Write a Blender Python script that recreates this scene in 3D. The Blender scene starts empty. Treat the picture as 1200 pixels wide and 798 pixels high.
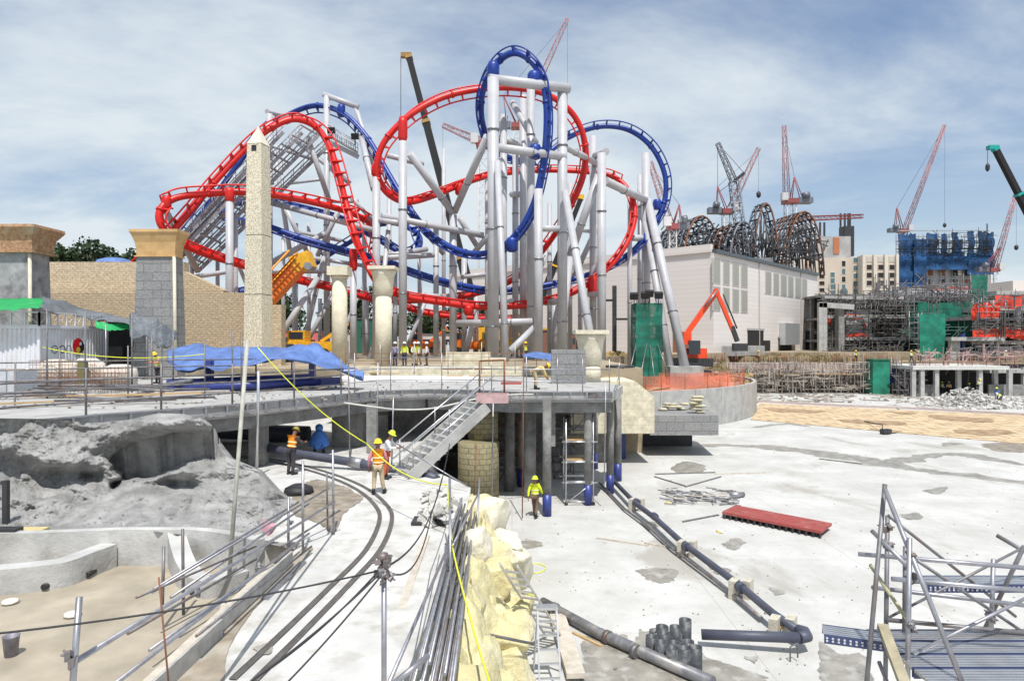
import bpy, bmesh, math, random
from mathutils import Vector, Matrix, noise
R = math.radians
sc = bpy.context.scene
COL = sc.collection
CZ = 7.7          # eye height above the basin floor
F = 800.0
def P(px, py, Y): return Vector(((px-600)/F*Y, Y, CZ-(py-399)/F*Y))
def G(px, py, z=0.0):
    Y = (CZ-z)*F/(py-399); return Vector(((px-600)/F*Y, Y, z))
def V(*a): return Vector(a)
ZP = 5.8          # plateau level
ZD = 5.3          # deck level
ZA = 2.7          # path level
ZW = 2.2          # pool level

# ---------------------------------------------------------------- materials
MC = {}
def mat(name, col, rough=0.7, metal=0.0, var=0.12, scale=3.0, bump=0.0, bscale=20.0, stain=None, stscale=0.6, stamt=0.5, alpha=1.0, coat=0.0):
    if name in MC: return MC[name]
    m = bpy.data.materials.new(name); m.use_nodes = True
    nt = m.node_tree; N = nt.nodes; L = nt.links
    b = N['Principled BSDF']; b.inputs['Roughness'].default_value = rough; b.inputs['Metallic'].default_value = metal
    if coat: b.inputs['Coat Weight'].default_value = coat
    tc = N.new('ShaderNodeTexCoord')
    n = N.new('ShaderNodeTexNoise'); n.inputs['Scale'].default_value = scale; n.inputs['Detail'].default_value = 6
    L.new(tc.outputs['Object'], n.inputs['Vector'])
    r = N.new('ShaderNodeMapRange'); r.inputs[1].default_value = .3; r.inputs[2].default_value = .7
    r.inputs[3].default_value = 1-var; r.inputs[4].default_value = 1+var
    L.new(n.outputs['Fac'], r.inputs[0])
    mx = N.new('ShaderNodeVectorMath'); mx.operation = 'SCALE'; mx.inputs[0].default_value = col[:3]
    L.new(r.outputs[0], mx.inputs['Scale'])
    out = mx.outputs[0]
    if stain:
        s = N.new('ShaderNodeTexNoise'); s.inputs['Scale'].default_value = stscale; s.inputs['Detail'].default_value = 9; s.inputs['Roughness'].default_value = .62
        L.new(tc.outputs['Object'], s.inputs['Vector'])
        rr = N.new('ShaderNodeMapRange'); rr.inputs[1].default_value = .5; rr.inputs[2].default_value = .66; rr.inputs[3].default_value = 0; rr.inputs[4].default_value = stamt
        L.new(s.outputs['Fac'], rr.inputs[0])
        mm = N.new('ShaderNodeMix'); mm.data_type = 'RGBA'; L.new(rr.outputs[0], mm.inputs[0]); L.new(out, mm.inputs[6]); mm.inputs[7].default_value = (*stain, 1)
        out = mm.outputs[2]
    L.new(out, b.inputs['Base Color'])
    if bump:
        bn = N.new('ShaderNodeTexNoise'); bn.inputs['Scale'].default_value = bscale; bn.inputs['Detail'].default_value = 8; bn.inputs['Roughness'].default_value=.65
        L.new(tc.outputs['Object'], bn.inputs['Vector'])
        bb = N.new('ShaderNodeBump'); bb.inputs['Strength'].default_value = min(1, bump*2); bb.inputs['Distance'].default_value = bump*.12
        L.new(bn.outputs['Fac'], bb.inputs['Height']); L.new(bb.outputs[0], b.inputs['Normal'])
    if alpha < 1: b.inputs['Alpha'].default_value = alpha
    MC[name] = m; return m
def brickmat(name, c1, c2, mortar, bw=.6, bh=.3, ms=.012, rough=.9, bump=.5, nscale=9, xy=False):
    m = bpy.data.materials.new(name); m.use_nodes = True
    nt = m.node_tree; N = nt.nodes; L = nt.links; b = N['Principled BSDF']; b.inputs['Roughness'].default_value = rough
    tc = N.new('ShaderNodeTexCoord'); sp = N.new('ShaderNodeSeparateXYZ'); L.new(tc.outputs['Object'], sp.inputs[0])
    ad = N.new('ShaderNodeMath'); ad.operation = 'ADD'; L.new(sp.outputs[0], ad.inputs[0]); L.new(sp.outputs[1], ad.inputs[1])
    cb = N.new('ShaderNodeCombineXYZ')
    if xy: L.new(sp.outputs[0], cb.inputs[0]); L.new(sp.outputs[1], cb.inputs[1])
    else: L.new(ad.outputs[0], cb.inputs[0]); L.new(sp.outputs[2], cb.inputs[1])
    k = N.new('ShaderNodeTexBrick'); k.inputs['Scale'].default_value = 1; k.inputs['Brick Width'].default_value = bw; k.inputs['Row Height'].default_value = bh
    k.inputs['Mortar Size'].default_value = ms; k.inputs['Color1'].default_value = (*c1, 1); k.inputs['Color2'].default_value = (*c2, 1); k.inputs['Mortar'].default_value = (*mortar, 1)
    L.new(cb.outputs[0], k.inputs['Vector'])
    n = N.new('ShaderNodeTexNoise'); n.inputs['Scale'].default_value = nscale; n.inputs['Detail'].default_value = 8; n.inputs['Roughness'].default_value=.7; L.new(tc.outputs['Object'], n.inputs['Vector'])
    r = N.new('ShaderNodeMapRange'); r.inputs[1].default_value=.3; r.inputs[2].default_value=.7; r.inputs[3].default_value = .62; r.inputs[4].default_value = 1.25; L.new(n.outputs['Fac'], r.inputs[0])
    s = N.new('ShaderNodeVectorMath'); s.operation = 'SCALE'; L.new(k.outputs['Color'], s.inputs[0]); L.new(r.outputs[0], s.inputs['Scale']); L.new(s.outputs[0], b.inputs['Base Color'])
    h = N.new('ShaderNodeMath'); h.operation = 'SUBTRACT'; L.new(n.outputs['Fac'], h.inputs[0]); L.new(k.outputs['Fac'], h.inputs[1])
    bb = N.new('ShaderNodeBump'); bb.inputs['Strength'].default_value = bump; bb.inputs['Distance'].default_value = .06; L.new(h.outputs[0], bb.inputs['Height']); L.new(bb.outputs[0], b.inputs['Normal'])
    MC[name] = m; return m
def netmat(name, col, alpha=.85, scale=6):
    m = bpy.data.materials.new(name); m.use_nodes = True
    nt = m.node_tree; N = nt.nodes; L = nt.links; b = N['Principled BSDF']; b.inputs['Roughness'].default_value = .9
    tc = N.new('ShaderNodeTexCoord'); n = N.new('ShaderNodeTexNoise'); n.inputs['Scale'].default_value = .35; n.inputs['Detail'].default_value = 6
    L.new(tc.outputs['Object'], n.inputs['Vector'])
    r = N.new('ShaderNodeMapRange'); r.inputs[1].default_value=.35; r.inputs[2].default_value=.68; r.inputs[3].default_value = .62; r.inputs[4].default_value = 1.5; L.new(n.outputs['Fac'], r.inputs[0])
    s = N.new('ShaderNodeVectorMath'); s.operation = 'SCALE'; s.inputs[0].default_value = col; L.new(r.outputs[0], s.inputs['Scale']); L.new(s.outputs[0], b.inputs['Base Color'])
    n2 = N.new('ShaderNodeTexNoise'); n2.inputs['Scale'].default_value = scale; n2.inputs['Detail'].default_value = 3; L.new(tc.outputs['Object'], n2.inputs['Vector'])
    r2 = N.new('ShaderNodeMapRange'); r2.inputs[1].default_value=.35; r2.inputs[2].default_value=.55; r2.inputs[3].default_value = alpha-.2; r2.inputs[4].default_value = min(1, alpha+.1); L.new(n2.outputs['Fac'], r2.inputs[0])
    L.new(r2.outputs[0], b.inputs['Alpha'])
    bb = N.new('ShaderNodeBump'); bb.inputs['Strength'].default_value = .6; bb.inputs['Distance'].default_value = .3; L.new(n.outputs['Fac'], bb.inputs['Height']); L.new(bb.outputs[0], b.inputs['Normal'])
    MC[name] = m; return m

# ---------------------------------------------------------------- mesh builder
class MB:
    def __init__(s): s.v = []; s.f = []; s.sm = []; s.mi = []; s.m = 0
    def add(s, vs, fs, smooth=False):
        o = len(s.v); s.v += [tuple(x) for x in vs]
        for f in fs: s.f.append([i+o for i in f]); s.sm.append(smooth); s.mi.append(s.m)
    def box(s, c, d, rz=0, M=None):
        hx, hy, hz = d[0]/2, d[1]/2, d[2]/2
        vs = [Vector((x, y, z)) for x in (-hx, hx) for y in (-hy, hy) for z in (-hz, hz)]
        rot = M if M is not None else Matrix.Rotation(rz, 3, 'Z'); c = Vector(c)
        s.add([rot @ v + c for v in vs], [(0,1,3,2),(4,6,7,5),(0,4,5,1),(2,3,7,6),(0,2,6,4),(1,5,7,3)])
        return s
    def bar(s, a, b, w, h=None, up=Vector((0,0,1))):   # square bar from a to b
        a = Vector(a); b = Vector(b); h = h or w; d = b-a; L = d.length
        if L < 1e-6: return s
        d.normalize(); x = d.cross(up)
        if x.length < 1e-3: x = d.cross(Vector((1,0,0)))
        x.normalize(); z = x.cross(d)
        M = Matrix((x, d, z)).transposed()
        return s.box((a+b)/2, (w, L, h), M=M)
    def tube(s, pts, r, n=8, r2=None, cap=True, closed=False):
        pts = [Vector(p) for p in pts]; m = len(pts)
        rs = r if isinstance(r, (list, tuple)) else [r + ((r2-r)*i/(m-1) if r2 is not None else 0) for i in range(m)]
        t0 = (pts[1]-pts[0]).normalized()
        u = t0.cross(Vector((0,0,1)))
        if u.length < 1e-3: u = t0.cross(Vector((1,0,0)))
        u.normalize(); o = len(s.v); vs = []
        for i in range(m):
            t = (pts[min(i+1,m-1)]-pts[max(i-1,0)])
            if t.length < 1e-9: t = t0
            t = t.normalized(); u = (u - t*u.dot(t)); u.normalize(); w = t.cross(u)
            for k in range(n):
                a = 2*math.pi*k/n; vs.append(pts[i] + (u*math.cos(a)+w*math.sin(a))*rs[i])
        fs = [(i*n+k, i*n+(k+1)%n, (i+1)*n+(k+1)%n, (i+1)*n+k) for i in range(m-1) for k in range(n)]
        s.add(vs, fs, True)
        if cap:
            s.f.append([o+k for k in range(n)][::-1]); s.sm.append(False); s.mi.append(s.m)
            s.f.append([o+(m-1)*n+k for k in range(n)]); s.sm.append(False); s.mi.append(s.m)
        return s
    def lathe(s, prof, c=(0,0,0), n=16, M=None, cap=True):
        c = Vector(c); vs = []; m = len(prof)
        for (r, z) in prof:
            for k in range(n):
                a = 2*math.pi*k/n; v = Vector((r*math.cos(a), r*math.sin(a), z)); vs.append((M @ v if M else v)+c)
        o = len(s.v)
        s.add(vs, [(i*n+k, i*n+(k+1)%n, (i+1)*n+(k+1)%n, (i+1)*n+k) for i in range(m-1) for k in range(n)], True)
        if cap:
            s.f.append([o+k for k in range(n)][::-1]); s.sm.append(False); s.mi.append(s.m)
            s.f.append([o+(m-1)*n+k for k in range(n)]); s.sm.append(False); s.mi.append(s.m)
        return s
    def prism(s, poly, z0, z1):      # poly of (x,y), counter clockwise
        n = len(poly); a = sum(poly[i][0]*poly[(i+1)%n][1]-poly[(i+1)%n][0]*poly[i][1] for i in range(n))
        if a < 0: poly = poly[::-1]
        vs = [(x, y, z0) for x, y in poly]+[(x, y, z1) for x, y in poly]
        s.add(vs, [list(range(n))[::-1], [n+i for i in range(n)]]+[(i, (i+1)%n, n+(i+1)%n, n+i) for i in range(n)]); return s
    def grid(s, fn, nu, nv, smooth=True):
        vs = [fn(i/nu, j/nv) for i in range(nu+1) for j in range(nv+1)]
        s.add(vs, [(i*(nv+1)+j, (i+1)*(nv+1)+j, (i+1)*(nv+1)+j+1, i*(nv+1)+j+1) for i in range(nu) for j in range(nv)], smooth); return s
    def lattice(s, a, b, w0, w1=None, n=10, rc=.07, rd=.035, up=Vector((0,0,1)), k=4):
        a = Vector(a); b = Vector(b); w1 = w1 or w0; d = (b-a).normalized(); x = d.cross(up)
        if x.length < 1e-2: x = d.cross(Vector((0,1,0)))
        x.normalize(); z = x.cross(d).normalized()
        def cn(t, q):
            w = w0+(w1-w0)*t; sx, sz = ((-1,-1),(1,-1),(1,1),(-1,1))[q]
            return a+(b-a)*t+x*sx*w/2+z*sz*w/2
        for q in range(4): s.tube([cn(0,q), cn(1,q)], rc, k)
        for i in range(n):
            t0, t1 = i/n, (i+1)/n
            for q in range(4):
                q2 = (q+1)%4
                s.tube([cn(t0, q if i%2 else q2), cn(t1, q2 if i%2 else q)], rd, 3, cap=False)
                s.tube([cn(t1,q), cn(t1,q2)], rd, 3, cap=False)
        return s
    def build(s, name, m, parent=None, loc=None, rz=0, origin=None):
        me = bpy.data.meshes.new(name)
        vs = s.v
        if parent is not None and loc is None:
            pass
        me.from_pydata(vs, [], s.f)
        for x in (m if isinstance(m, (list, tuple)) else [m]): me.materials.append(x)
        me.polygons.foreach_set('use_smooth', s.sm)
        me.polygons.foreach_set('material_index', s.mi)
        me.update()
        o = bpy.data.objects.new(name, me); COL.objects.link(o)
        if parent is not None:
            o.parent = parent
            if loc is None:  # vertices were given in world space
                o.matrix_parent_inverse = WM[parent.name].inverted()
        if loc is not None: o.location = loc; o.rotation_euler.z = rz
        return o
WM = {}
def tag(o, label=None, cat=None, group=None, kind=None):
    if label: o['label'] = label
    if cat: o['category'] = cat
    if group: o['group'] = group
    if kind: o['kind'] = kind
    return o
def thing(name, label, cat, loc=(0,0,0), rz=0, group=None):
    o = bpy.data.objects.new(name, None); COL.objects.link(o); o.empty_display_size = .3
    o.location = loc; o.rotation_euler.z = rz
    WM[o.name] = Matrix.Translation(Vector(loc)) @ Matrix.Rotation(rz, 4, 'Z')
    return tag(o, label, cat, group)
def one(mb, name, m, label, cat, group=None):
    return tag(mb.build(name, m), label, cat, group)
def struct(mb, name, m): return tag(mb.build(name, m), kind='structure')
def rel(mb):  return mb
def copy_tree(o, loc, rz=None, label=None, scale=None):
    r = o.copy(); COL.objects.link(r); r.location = loc
    if rz is not None: r.rotation_euler.z = rz
    if scale: r.scale = scale
    if label: r['label'] = label
    def rec(src, dst):
        for ch in list(src.children):
            c = ch.copy(); COL.objects.link(c); c.parent = dst; rec(ch, c)
    rec(o, r); return r
def cr(pts, sub=8):   # Catmull-Rom through tuples of vectors
    out = []; n = len(pts)
    for i in range(n-1):
        p0, p1, p2, p3 = pts[max(i-1,0)], pts[i], pts[i+1], pts[min(i+2,n-1)]
        for j in range(sub):
            t = j/sub
            out.append(.5*((2*p1)+(p2-p0)*t+(2*p0-5*p1+4*p2-p3)*t*t+(3*p1-p0-3*p2+p3)*t**3))
    out.append(pts[-1]); return out
def sag(a, b, s, n=12):
    a = Vector(a); b = Vector(b)
    return [a+(b-a)*i/n-Vector((0,0,s*4*(i/n)*(1-i/n))) for i in range(n+1)]

# base materials
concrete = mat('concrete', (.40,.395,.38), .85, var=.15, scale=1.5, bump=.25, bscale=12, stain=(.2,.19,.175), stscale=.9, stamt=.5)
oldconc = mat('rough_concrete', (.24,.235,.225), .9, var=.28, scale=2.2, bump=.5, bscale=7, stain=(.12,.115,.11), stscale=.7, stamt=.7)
blockgrey = brickmat('grey_block', (.235,.235,.24), (.29,.285,.28), (.17,.17,.17), 1.15, .58, .02, bump=.6)
whitepaint = mat('white_support_paint', (.45,.45,.475), .42, var=.08, scale=.8, stain=(.38,.37,.35), stscale=.9, stamt=.45)
redpaint = mat('red_track_paint', (.62,.010,.006), .4, var=.15, scale=1, stain=(.42,.03,.02), stscale=.9, stamt=.5)
bluepaint = mat('blue_track_paint', (.006,.035,.25), .4, var=.15, scale=1, stain=(.03,.07,.24), stscale=.9, stamt=.5)
galv = mat('galvanised_steel', (.36,.36,.39), .42, .7, var=.2, scale=6, stain=(.22,.17,.14), stscale=2.5, stamt=.45)
galvd = mat('weathered_steel_tube', (.20,.195,.205), .55, .5, var=.3, scale=5, stain=(.20,.11,.06), stscale=2, stamt=.6)
steel = mat('flange_steel', (.25,.25,.26), .4, .6, var=.1)
alu = mat('aluminium', (.62,.62,.63), .35, .8, var=.1, scale=5)
black = mat('black_rubber', (.02,.02,.022), .6, var=.2)
dark = mat('dark_steel', (.045,.045,.05), .5, .3, var=.3, scale=2)
timber = mat('formwork_timber', (.46,.31,.16), .8, var=.2, scale=2, bump=.15)
ply = mat('pale_plywood', (.56,.36,.16), .75, var=.15, scale=1.3, stain=(.35,.2,.08), stscale=1.1, stamt=.5)
stone = brickmat('carved_cream_stone', (.60,.54,.42), (.64,.575,.45), (.5,.44,.34), .9, .45, .012, bump=.9, nscale=5)
sand = brickmat('sandstone_brick', (.60,.49,.34), (.66,.54,.39), (.56,.45,.31), .42, .17, .025, bump=1, nscale=6)
sandd = brickmat('brown_sandstone_brick', (.53,.42,.285), (.60,.48,.33), (.46,.36,.24), .42, .17, .03, bump=1, nscale=5)
cream = brickmat('pale_cream_block', (.66,.60,.45), (.70,.635,.48), (.52,.46,.34), 1.1, .5, .012, bump=.35, nscale=2)
ybrick = brickmat('shaded_yellow_block', (.25,.22,.12), (.30,.26,.15), (.14,.13,.09), .42, .26, .02, bump=.4)  # block colour darkened to carry the shade under stair and platform
yrope = mat('yellow_rope', (.70,.72,.05), .6)
rope = mat('black_cable', (.02,.02,.025), .6)
orange = mat('orange_machine_paint', (.80,.17,.01), .4, var=.15)
yellow = mat('yellow_machine_paint', (.72,.38,.02), .45, var=.2)
excred = mat('orange_red_machine_paint', (.82,.07,.015), .4, var=.12)
bluetarp = mat('blue_tarpaulin', (.10,.18,.43), .5, var=.3, scale=1.6, bump=.8, bscale=5)
greytarp = mat('grey_tarpaulin', (.13,.145,.165), .5, var=.3, scale=1.2, bump=.7, bscale=4)
greentarp = mat('green_tarpaulin', (.01,.33,.09), .5, var=.15, scale=1.2)
glass = mat('dark_glass', (.03,.04,.05), .08, var=.1)
rust = mat('rusty_steel', (.20,.085,.045), .8, var=.3, scale=4)
crred = mat('crane_red', (.27,.065,.065), .5, var=.15)
crwhite = mat('crane_white', (.55,.53,.53), .5, var=.15)
crgrey = mat('crane_grey', (.17,.18,.21), .5, .3, var=.2)
bluepvc = mat('blue_pipe_paint', (.03,.045,.20), .4, var=.2)
pvc = mat('dark_blue_grey_pipe', (.065,.07,.10), .5, var=.2, scale=2)
# ---------------------------------------------------------------- camera, light, sky
cam = bpy.data.cameras.new('camera'); camo = bpy.data.objects.new('camera', cam); COL.objects.link(camo)
camo.location = (0,0,CZ); camo.rotation_euler = (R(90),0,0)
cam.lens = 24; cam.sensor_width = 36; cam.clip_end = 6000; cam.clip_start = .1
sc.camera = camo
SUN = Vector((.07,-.44,.88)).normalized()
sl = bpy.data.lights.new('sun','SUN'); sl.energy = 4.9; sl.angle = R(.5); sl.color = (1,.965,.91)
so = bpy.data.objects.new('sun', sl); COL.objects.link(so); so.rotation_euler = SUN.to_track_quat('Z','Y').to_euler(); so.location = (30,-30,80)
w = bpy.data.worlds.new('World'); sc.world = w; w.use_nodes = True
N = w.node_tree.nodes; L = w.node_tree.links; bg = N['Background']
sky = N.new('ShaderNodeTexSky'); sky.sky_type = 'NISHITA'; sky.sun_disc = False
sky.sun_elevation = math.asin(SUN.z); sky.sun_rotation = math.atan2(SUN.x, SUN.y); sky.air_density = 1.0; sky.dust_density = 1.5; sky.ozone_density = 1.4
tc = N.new('ShaderNodeTexCoord')
sp = N.new('ShaderNodeSeparateXYZ'); L.new(tc.outputs['Generated'], sp.inputs[0])
zc = N.new('ShaderNodeMath'); zc.operation = 'MAXIMUM'; zc.inputs[1].default_value = .0; L.new(sp.outputs[2], zc.inputs[0])
za = N.new('ShaderNodeMath'); za.operation = 'ADD'; za.inputs[1].default_value = .18; L.new(zc.outputs[0], za.inputs[0])
dx = N.new('ShaderNodeMath'); dx.operation = 'DIVIDE'; L.new(sp.outputs[0], dx.inputs[0]); L.new(za.outputs[0], dx.inputs[1])
dy = N.new('ShaderNodeMath'); dy.operation = 'DIVIDE'; L.new(sp.outputs[1], dy.inputs[0]); L.new(za.outputs[0], dy.inputs[1])
cb = N.new('ShaderNodeCombineXYZ'); L.new(dx.outputs[0], cb.inputs[0]); L.new(dy.outputs[0], cb.inputs[1])
mp = N.new('ShaderNodeMapping'); mp.inputs['Rotation'].default_value = (0,0,R(28)); mp.inputs['Scale'].default_value = (.75,1.0,1); mp.inputs['Location'].default_value = (3.1,1.7,0); L.new(cb.outputs[0], mp.inputs[0])
n1 = N.new('ShaderNodeTexNoise'); n1.inputs['Scale'].default_value = .8; n1.inputs['Detail'].default_value = 9; n1.inputs['Roughness'].default_value = .6; n1.inputs['Distortion'].default_value = .25; L.new(mp.outputs[0], n1.inputs['Vector'])
r1 = N.new('ShaderNodeMapRange'); r1.interpolation_type = 'SMOOTHSTEP'; r1.inputs[1].default_value = .34; r1.inputs[2].default_value = .66; r1.inputs[3].default_value = .28; r1.inputs[4].default_value = 1.0; L.new(n1.outputs['Fac'], r1.inputs[0])
# paler towards the horizon
hz = N.new('ShaderNodeMapRange'); hz.inputs[1].default_value = .0; hz.inputs[2].default_value = .30; hz.inputs[3].default_value = .5; hz.inputs[4].default_value = 0; L.new(sp.outputs[2], hz.inputs[0])
ad = N.new('ShaderNodeMath'); ad.operation = 'ADD'; ad.use_clamp = True; L.new(r1.outputs[0], ad.inputs[0]); L.new(hz.outputs[0], ad.inputs[1])
mx = N.new('ShaderNodeMix'); mx.data_type = 'RGBA'; L.new(ad.outputs[0], mx.inputs[0])
hs = N.new('ShaderNodeHueSaturation'); hs.inputs['Saturation'].default_value = 1.45; hs.inputs['Value'].default_value = 1.15; L.new(sky.outputs[0], hs.inputs['Color']); tn = N.new('ShaderNodeMix'); tn.data_type = 'RGBA'; tn.blend_type = 'MULTIPLY'; tn.inputs[0].default_value = 1; tn.inputs[7].default_value = (.76,1.03,1.2,1); L.new(hs.outputs[0], tn.inputs[6]); L.new(tn.outputs[2], mx.inputs[6]); mx.inputs[7].default_value = (8.7,9.6,10.2,1)
L.new(mx.outputs[2], bg.inputs[0]); bg.inputs[1].default_value = .088
sc.view_settings.view_transform = 'Standard'; sc.view_settings.look = 'None'; sc.view_settings.gamma = 1; sc.view_settings.exposure = -.04

# ---------------------------------------------------------------- ground
def floormat():
    m = bpy.data.materials.new('dusty_white_concrete'); m.use_nodes = True; nt = m.node_tree; N = nt.nodes; L = nt.links; b = N['Principled BSDF']
    tc = N.new('ShaderNodeTexCoord')
    def nz(s, d=8, rgh=.6, sc3=None, dist=0):
        n = N.new('ShaderNodeTexNoise'); n.inputs['Scale'].default_value = s; n.inputs['Detail'].default_value = d; n.inputs['Roughness'].default_value = rgh; n.inputs['Distortion'].default_value = dist
        if sc3:
            q = N.new('ShaderNodeMapping'); q.inputs['Scale'].default_value = sc3; L.new(tc.outputs['Object'], q.inputs[0]); L.new(q.outputs[0], n.inputs['Vector'])
        else: L.new(tc.outputs['Object'], n.inputs['Vector'])
        return n
    def mr(src, a, b_, c, d):
        r = N.new('ShaderNodeMapRange'); r.inputs[1].default_value=a; r.inputs[2].default_value=b_; r.inputs[3].default_value=c; r.inputs[4].default_value=d; L.new(src, r.inputs[0]); return r.outputs[0]
    def mixc(fac, a, bcol):
        q = N.new('ShaderNodeMix'); q.data_type = 'RGBA'; L.new(fac, q.inputs[0])
        if isinstance(a, tuple): q.inputs[6].default_value = a
        else: L.new(a, q.inputs[6])
        q.inputs[7].default_value = bcol; return q.outputs[2]
    c = mixc(mr(nz(.35).outputs['Fac'], .35, .65, 0, 1), (.56,.555,.535,1), (.43,.42,.395,1))
    c = mixc(mr(nz(2.2, 12, .78).outputs['Fac'], .48, .70, 0, .65), c, (.40,.385,.36,1))
    c = mixc(mr(nz(.22, 9, .6, (1,.6,1), .8).outputs['Fac'], .58, .65, 0, .7), c, (.33,.305,.265,1))
    c = mixc(mr(nz(.6, 10, .7, (.25,1.6,1)).outputs['Fac'], .60, .68, 0, .4), c, (.36,.345,.32,1))
    c = mixc(mr(nz(14, 6, .8).outputs['Fac'], .66, .74, 0, .6), c, (.25,.24,.22,1))
    vo = N.new('ShaderNodeTexBrick'); vo.offset = 0; vo.inputs['Scale'].default_value = 1; vo.inputs['Brick Width'].default_value = 6; vo.inputs['Row Height'].default_value = 6; vo.inputs['Mortar Size'].default_value = .015; L.new(tc.outputs['Object'], vo.inputs['Vector'])
    c = mixc(mr(vo.outputs['Fac'], 0, 1, 0, .6), c, (.3,.29,.27,1))
    L.new(c, b.inputs['Base Color']); b.inputs['Roughness'].default_value = .8
    bb = N.new('ShaderNodeBump'); bb.inputs['Strength'].default_value = .35; bb.inputs['Distance'].default_value = .02; L.new(nz(9, 10, .7).outputs['Fac'], bb.inputs['Height']); L.new(bb.outputs[0], b.inputs['Normal'])
    MC['floor'] = m; return m
floor_m = floormat()
earth = mat('earth', (.33,.27,.19), .95, var=.3, scale=.3, bump=.5, bscale=3, stain=(.14,.12,.07), stscale=.25, stamt=.8)
m_ = MB(); m_.add([(-1500,-150,0),(1500,-150,0),(1500,3500,0),(-1500,3500,0)], [(0,1,2,3)]); struct(m_, 'ground', floor_m)
pl = MB()
pl.prism([(-900,46),(-6,46),(-6,47),(9,47),(9,76),(19,91),(30,103.4),(33,103.6),(33,112),(-900,112)], .01, ZP)
pl.prism([(-900,112),(900,112),(900,3000),(-900,3000)], .01, ZP)
pl.prism([(33,103.5),(900,103.5),(900,111.9),(33.05,111.9)], .01, 4.4)
struct(pl, 'plateau', earth)
# raised round terrace with its curved concrete retaining wall
arc = [(9,57.2),(12.5,58.6),(16,60.6),(19,63),(21.8,66),(24.2,69.5),(26,73.5),(27.3,78),(27.6,84),(27.2,92),(31,103)]
tm = MB(); tm.prism([(8.9,47.2)]+arc+[(32.9,103.45),(9.1,103.45)], .02, 2.9); struct(tm, 'terrace', earth)
rw = MB()
for i in range(len(arc)-1):
    a = Vector((*arc[i],0)); b = Vector((*arc[i+1],0)); d = (b-a).normalized(); nn = Vector((d.y,-d.x,0))
    q = [a, b, b+nn*.35, a+nn*.35]; rw.prism([(v.x,v.y) for v in q], .012, 3.35)
one(rw, 'retaining_wall', concrete, 'curved grey concrete retaining wall below the orange mesh fence', 'wall')
# path level (upper slab) and pool floor
pm = MB(); pm.prism([(-5.0,1),(-1.75,1),(-1.45,12),(-1.35,20),(-1.4,23.2),(-3.6,27.4),(-4.4,45.9),(-60,45.9),(-60,16.9),(-5.2,16.9)], .015, ZA); 
pathm = mat('worn_path_concrete', (.54,.53,.51), .8, var=.14, scale=1.1, bump=.2, bscale=14, stain=(.38,.36,.32), stscale=1.6, stamt=.8)
struct(pm, 'path', pathm)
poolm = mat('muddy_screed', (.37,.32,.245), .55, var=.22, scale=1.2, bump=.2, bscale=6, stain=(.30,.25,.18), stscale=.7, stamt=.6)
wm = MB(); wm.prism([(-60,1),(-5.05,1),(-5.25,16.85),(-60,16.85)], .02, ZW); struct(wm, 'pool_floor', poolm)
# the guide channel (two steel-lined slots) curving along the path
ch_px = [(285,798),(340,745),(395,690),(437,645),(452,610),(446,592),(425,574),(395,560),(360,549),(325,541),(280,535)]
cen = cr([G(x,y,ZA) for x,y in ch_px], 10)
slot = mat('dark_slot', (.10,.09,.08), .5, var=.3, scale=4)  # dark strips laid flat on the path for the slots
for nm, off in (('left',-.17),('right',.17)):
    sm_ = MB(); q = []
    for i, p in enumerate(cen):
        t = (cen[min(i+1,len(cen)-1)]-cen[max(i-1,0)]).normalized(); n_ = Vector((t.y,-t.x,0)); q.append((p+n_*(off-.048), p+n_*(off+.048)))
    vs = []; 
    for a,b in q: vs += [a+V(0,0,.024), b+V(0,0,.024)]
    sm_.add(vs, [(2*i,2*i+1,2*i+3,2*i+2) for i in range(len(q)-1)])
    struct(sm_, 'track_slot', slot)
    for e in (-.053,.053):
        rl = MB(); pp = []
        for i, p in enumerate(cen[::2]):
            j = i*2; t = (cen[min(j+1,len(cen)-1)]-cen[max(j-1,0)]).normalized(); n_ = Vector((t.y,-t.x,0)); pp.append(p+n_*(off+e)+V(0,0,.026))
        rl.tube(pp, .008, 5); one(rl, 'slot_edge_strip', galvd, 'thin rusty steel edge strip lining a curved slot in the path', 'edge strip', 'steel strips along the path slots')
# wet patches and streaks
wetm = mat('damp_concrete', (.27,.25,.215), .35, var=.3, scale=1.5, stain=(.44,.42,.39), stscale=2.2, stamt=.9)
mudm = mat('brown_damp_mud', (.25,.21,.16), .4, var=.4, scale=1.6, stain=(.42,.39,.34), stscale=1.8, stamt=.8, bump=.3, bscale=8)
rnd = random.Random(4)
LIFT=[.008]
def patch(pts, z=0.0, m=wetm, name='wet_patch', lift=None, jag=.3):
    LIFT[0]+=.0006; lift=LIFT[0]
    pts=[(v.x,v.y) for v in cr([Vector((a,b)) for a,b in pts]+[Vector(pts[0])],3)][:-1]
    c = [G(x,y,z) for x,y in pts]; n = len(c); out = []
    for i in range(n):
        a, b = c[i], c[(i+1)%n]
        for k in range(9):
            p = a+(b-a)*k/9; nz_ = (noise.noise(V(p.x*1.3, p.y*1.3, 3))*jag + noise.noise(V(p.x*4, p.y*4, 9))*jag*.6+noise.noise(V(p.x*11, p.y*11, 9))*jag*.35)*1.5
            ce = sum(c, Vector())/n; dd = (p-ce); 
            if dd.length > .01: p = p+dd.normalized()*nz_*max(.4, dd.length*.25)
            out.append((p.x, p.y, z+lift))
    mb = MB(); mb.add(out, [list(range(len(out)))]); return struct(mb, name, m)
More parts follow.
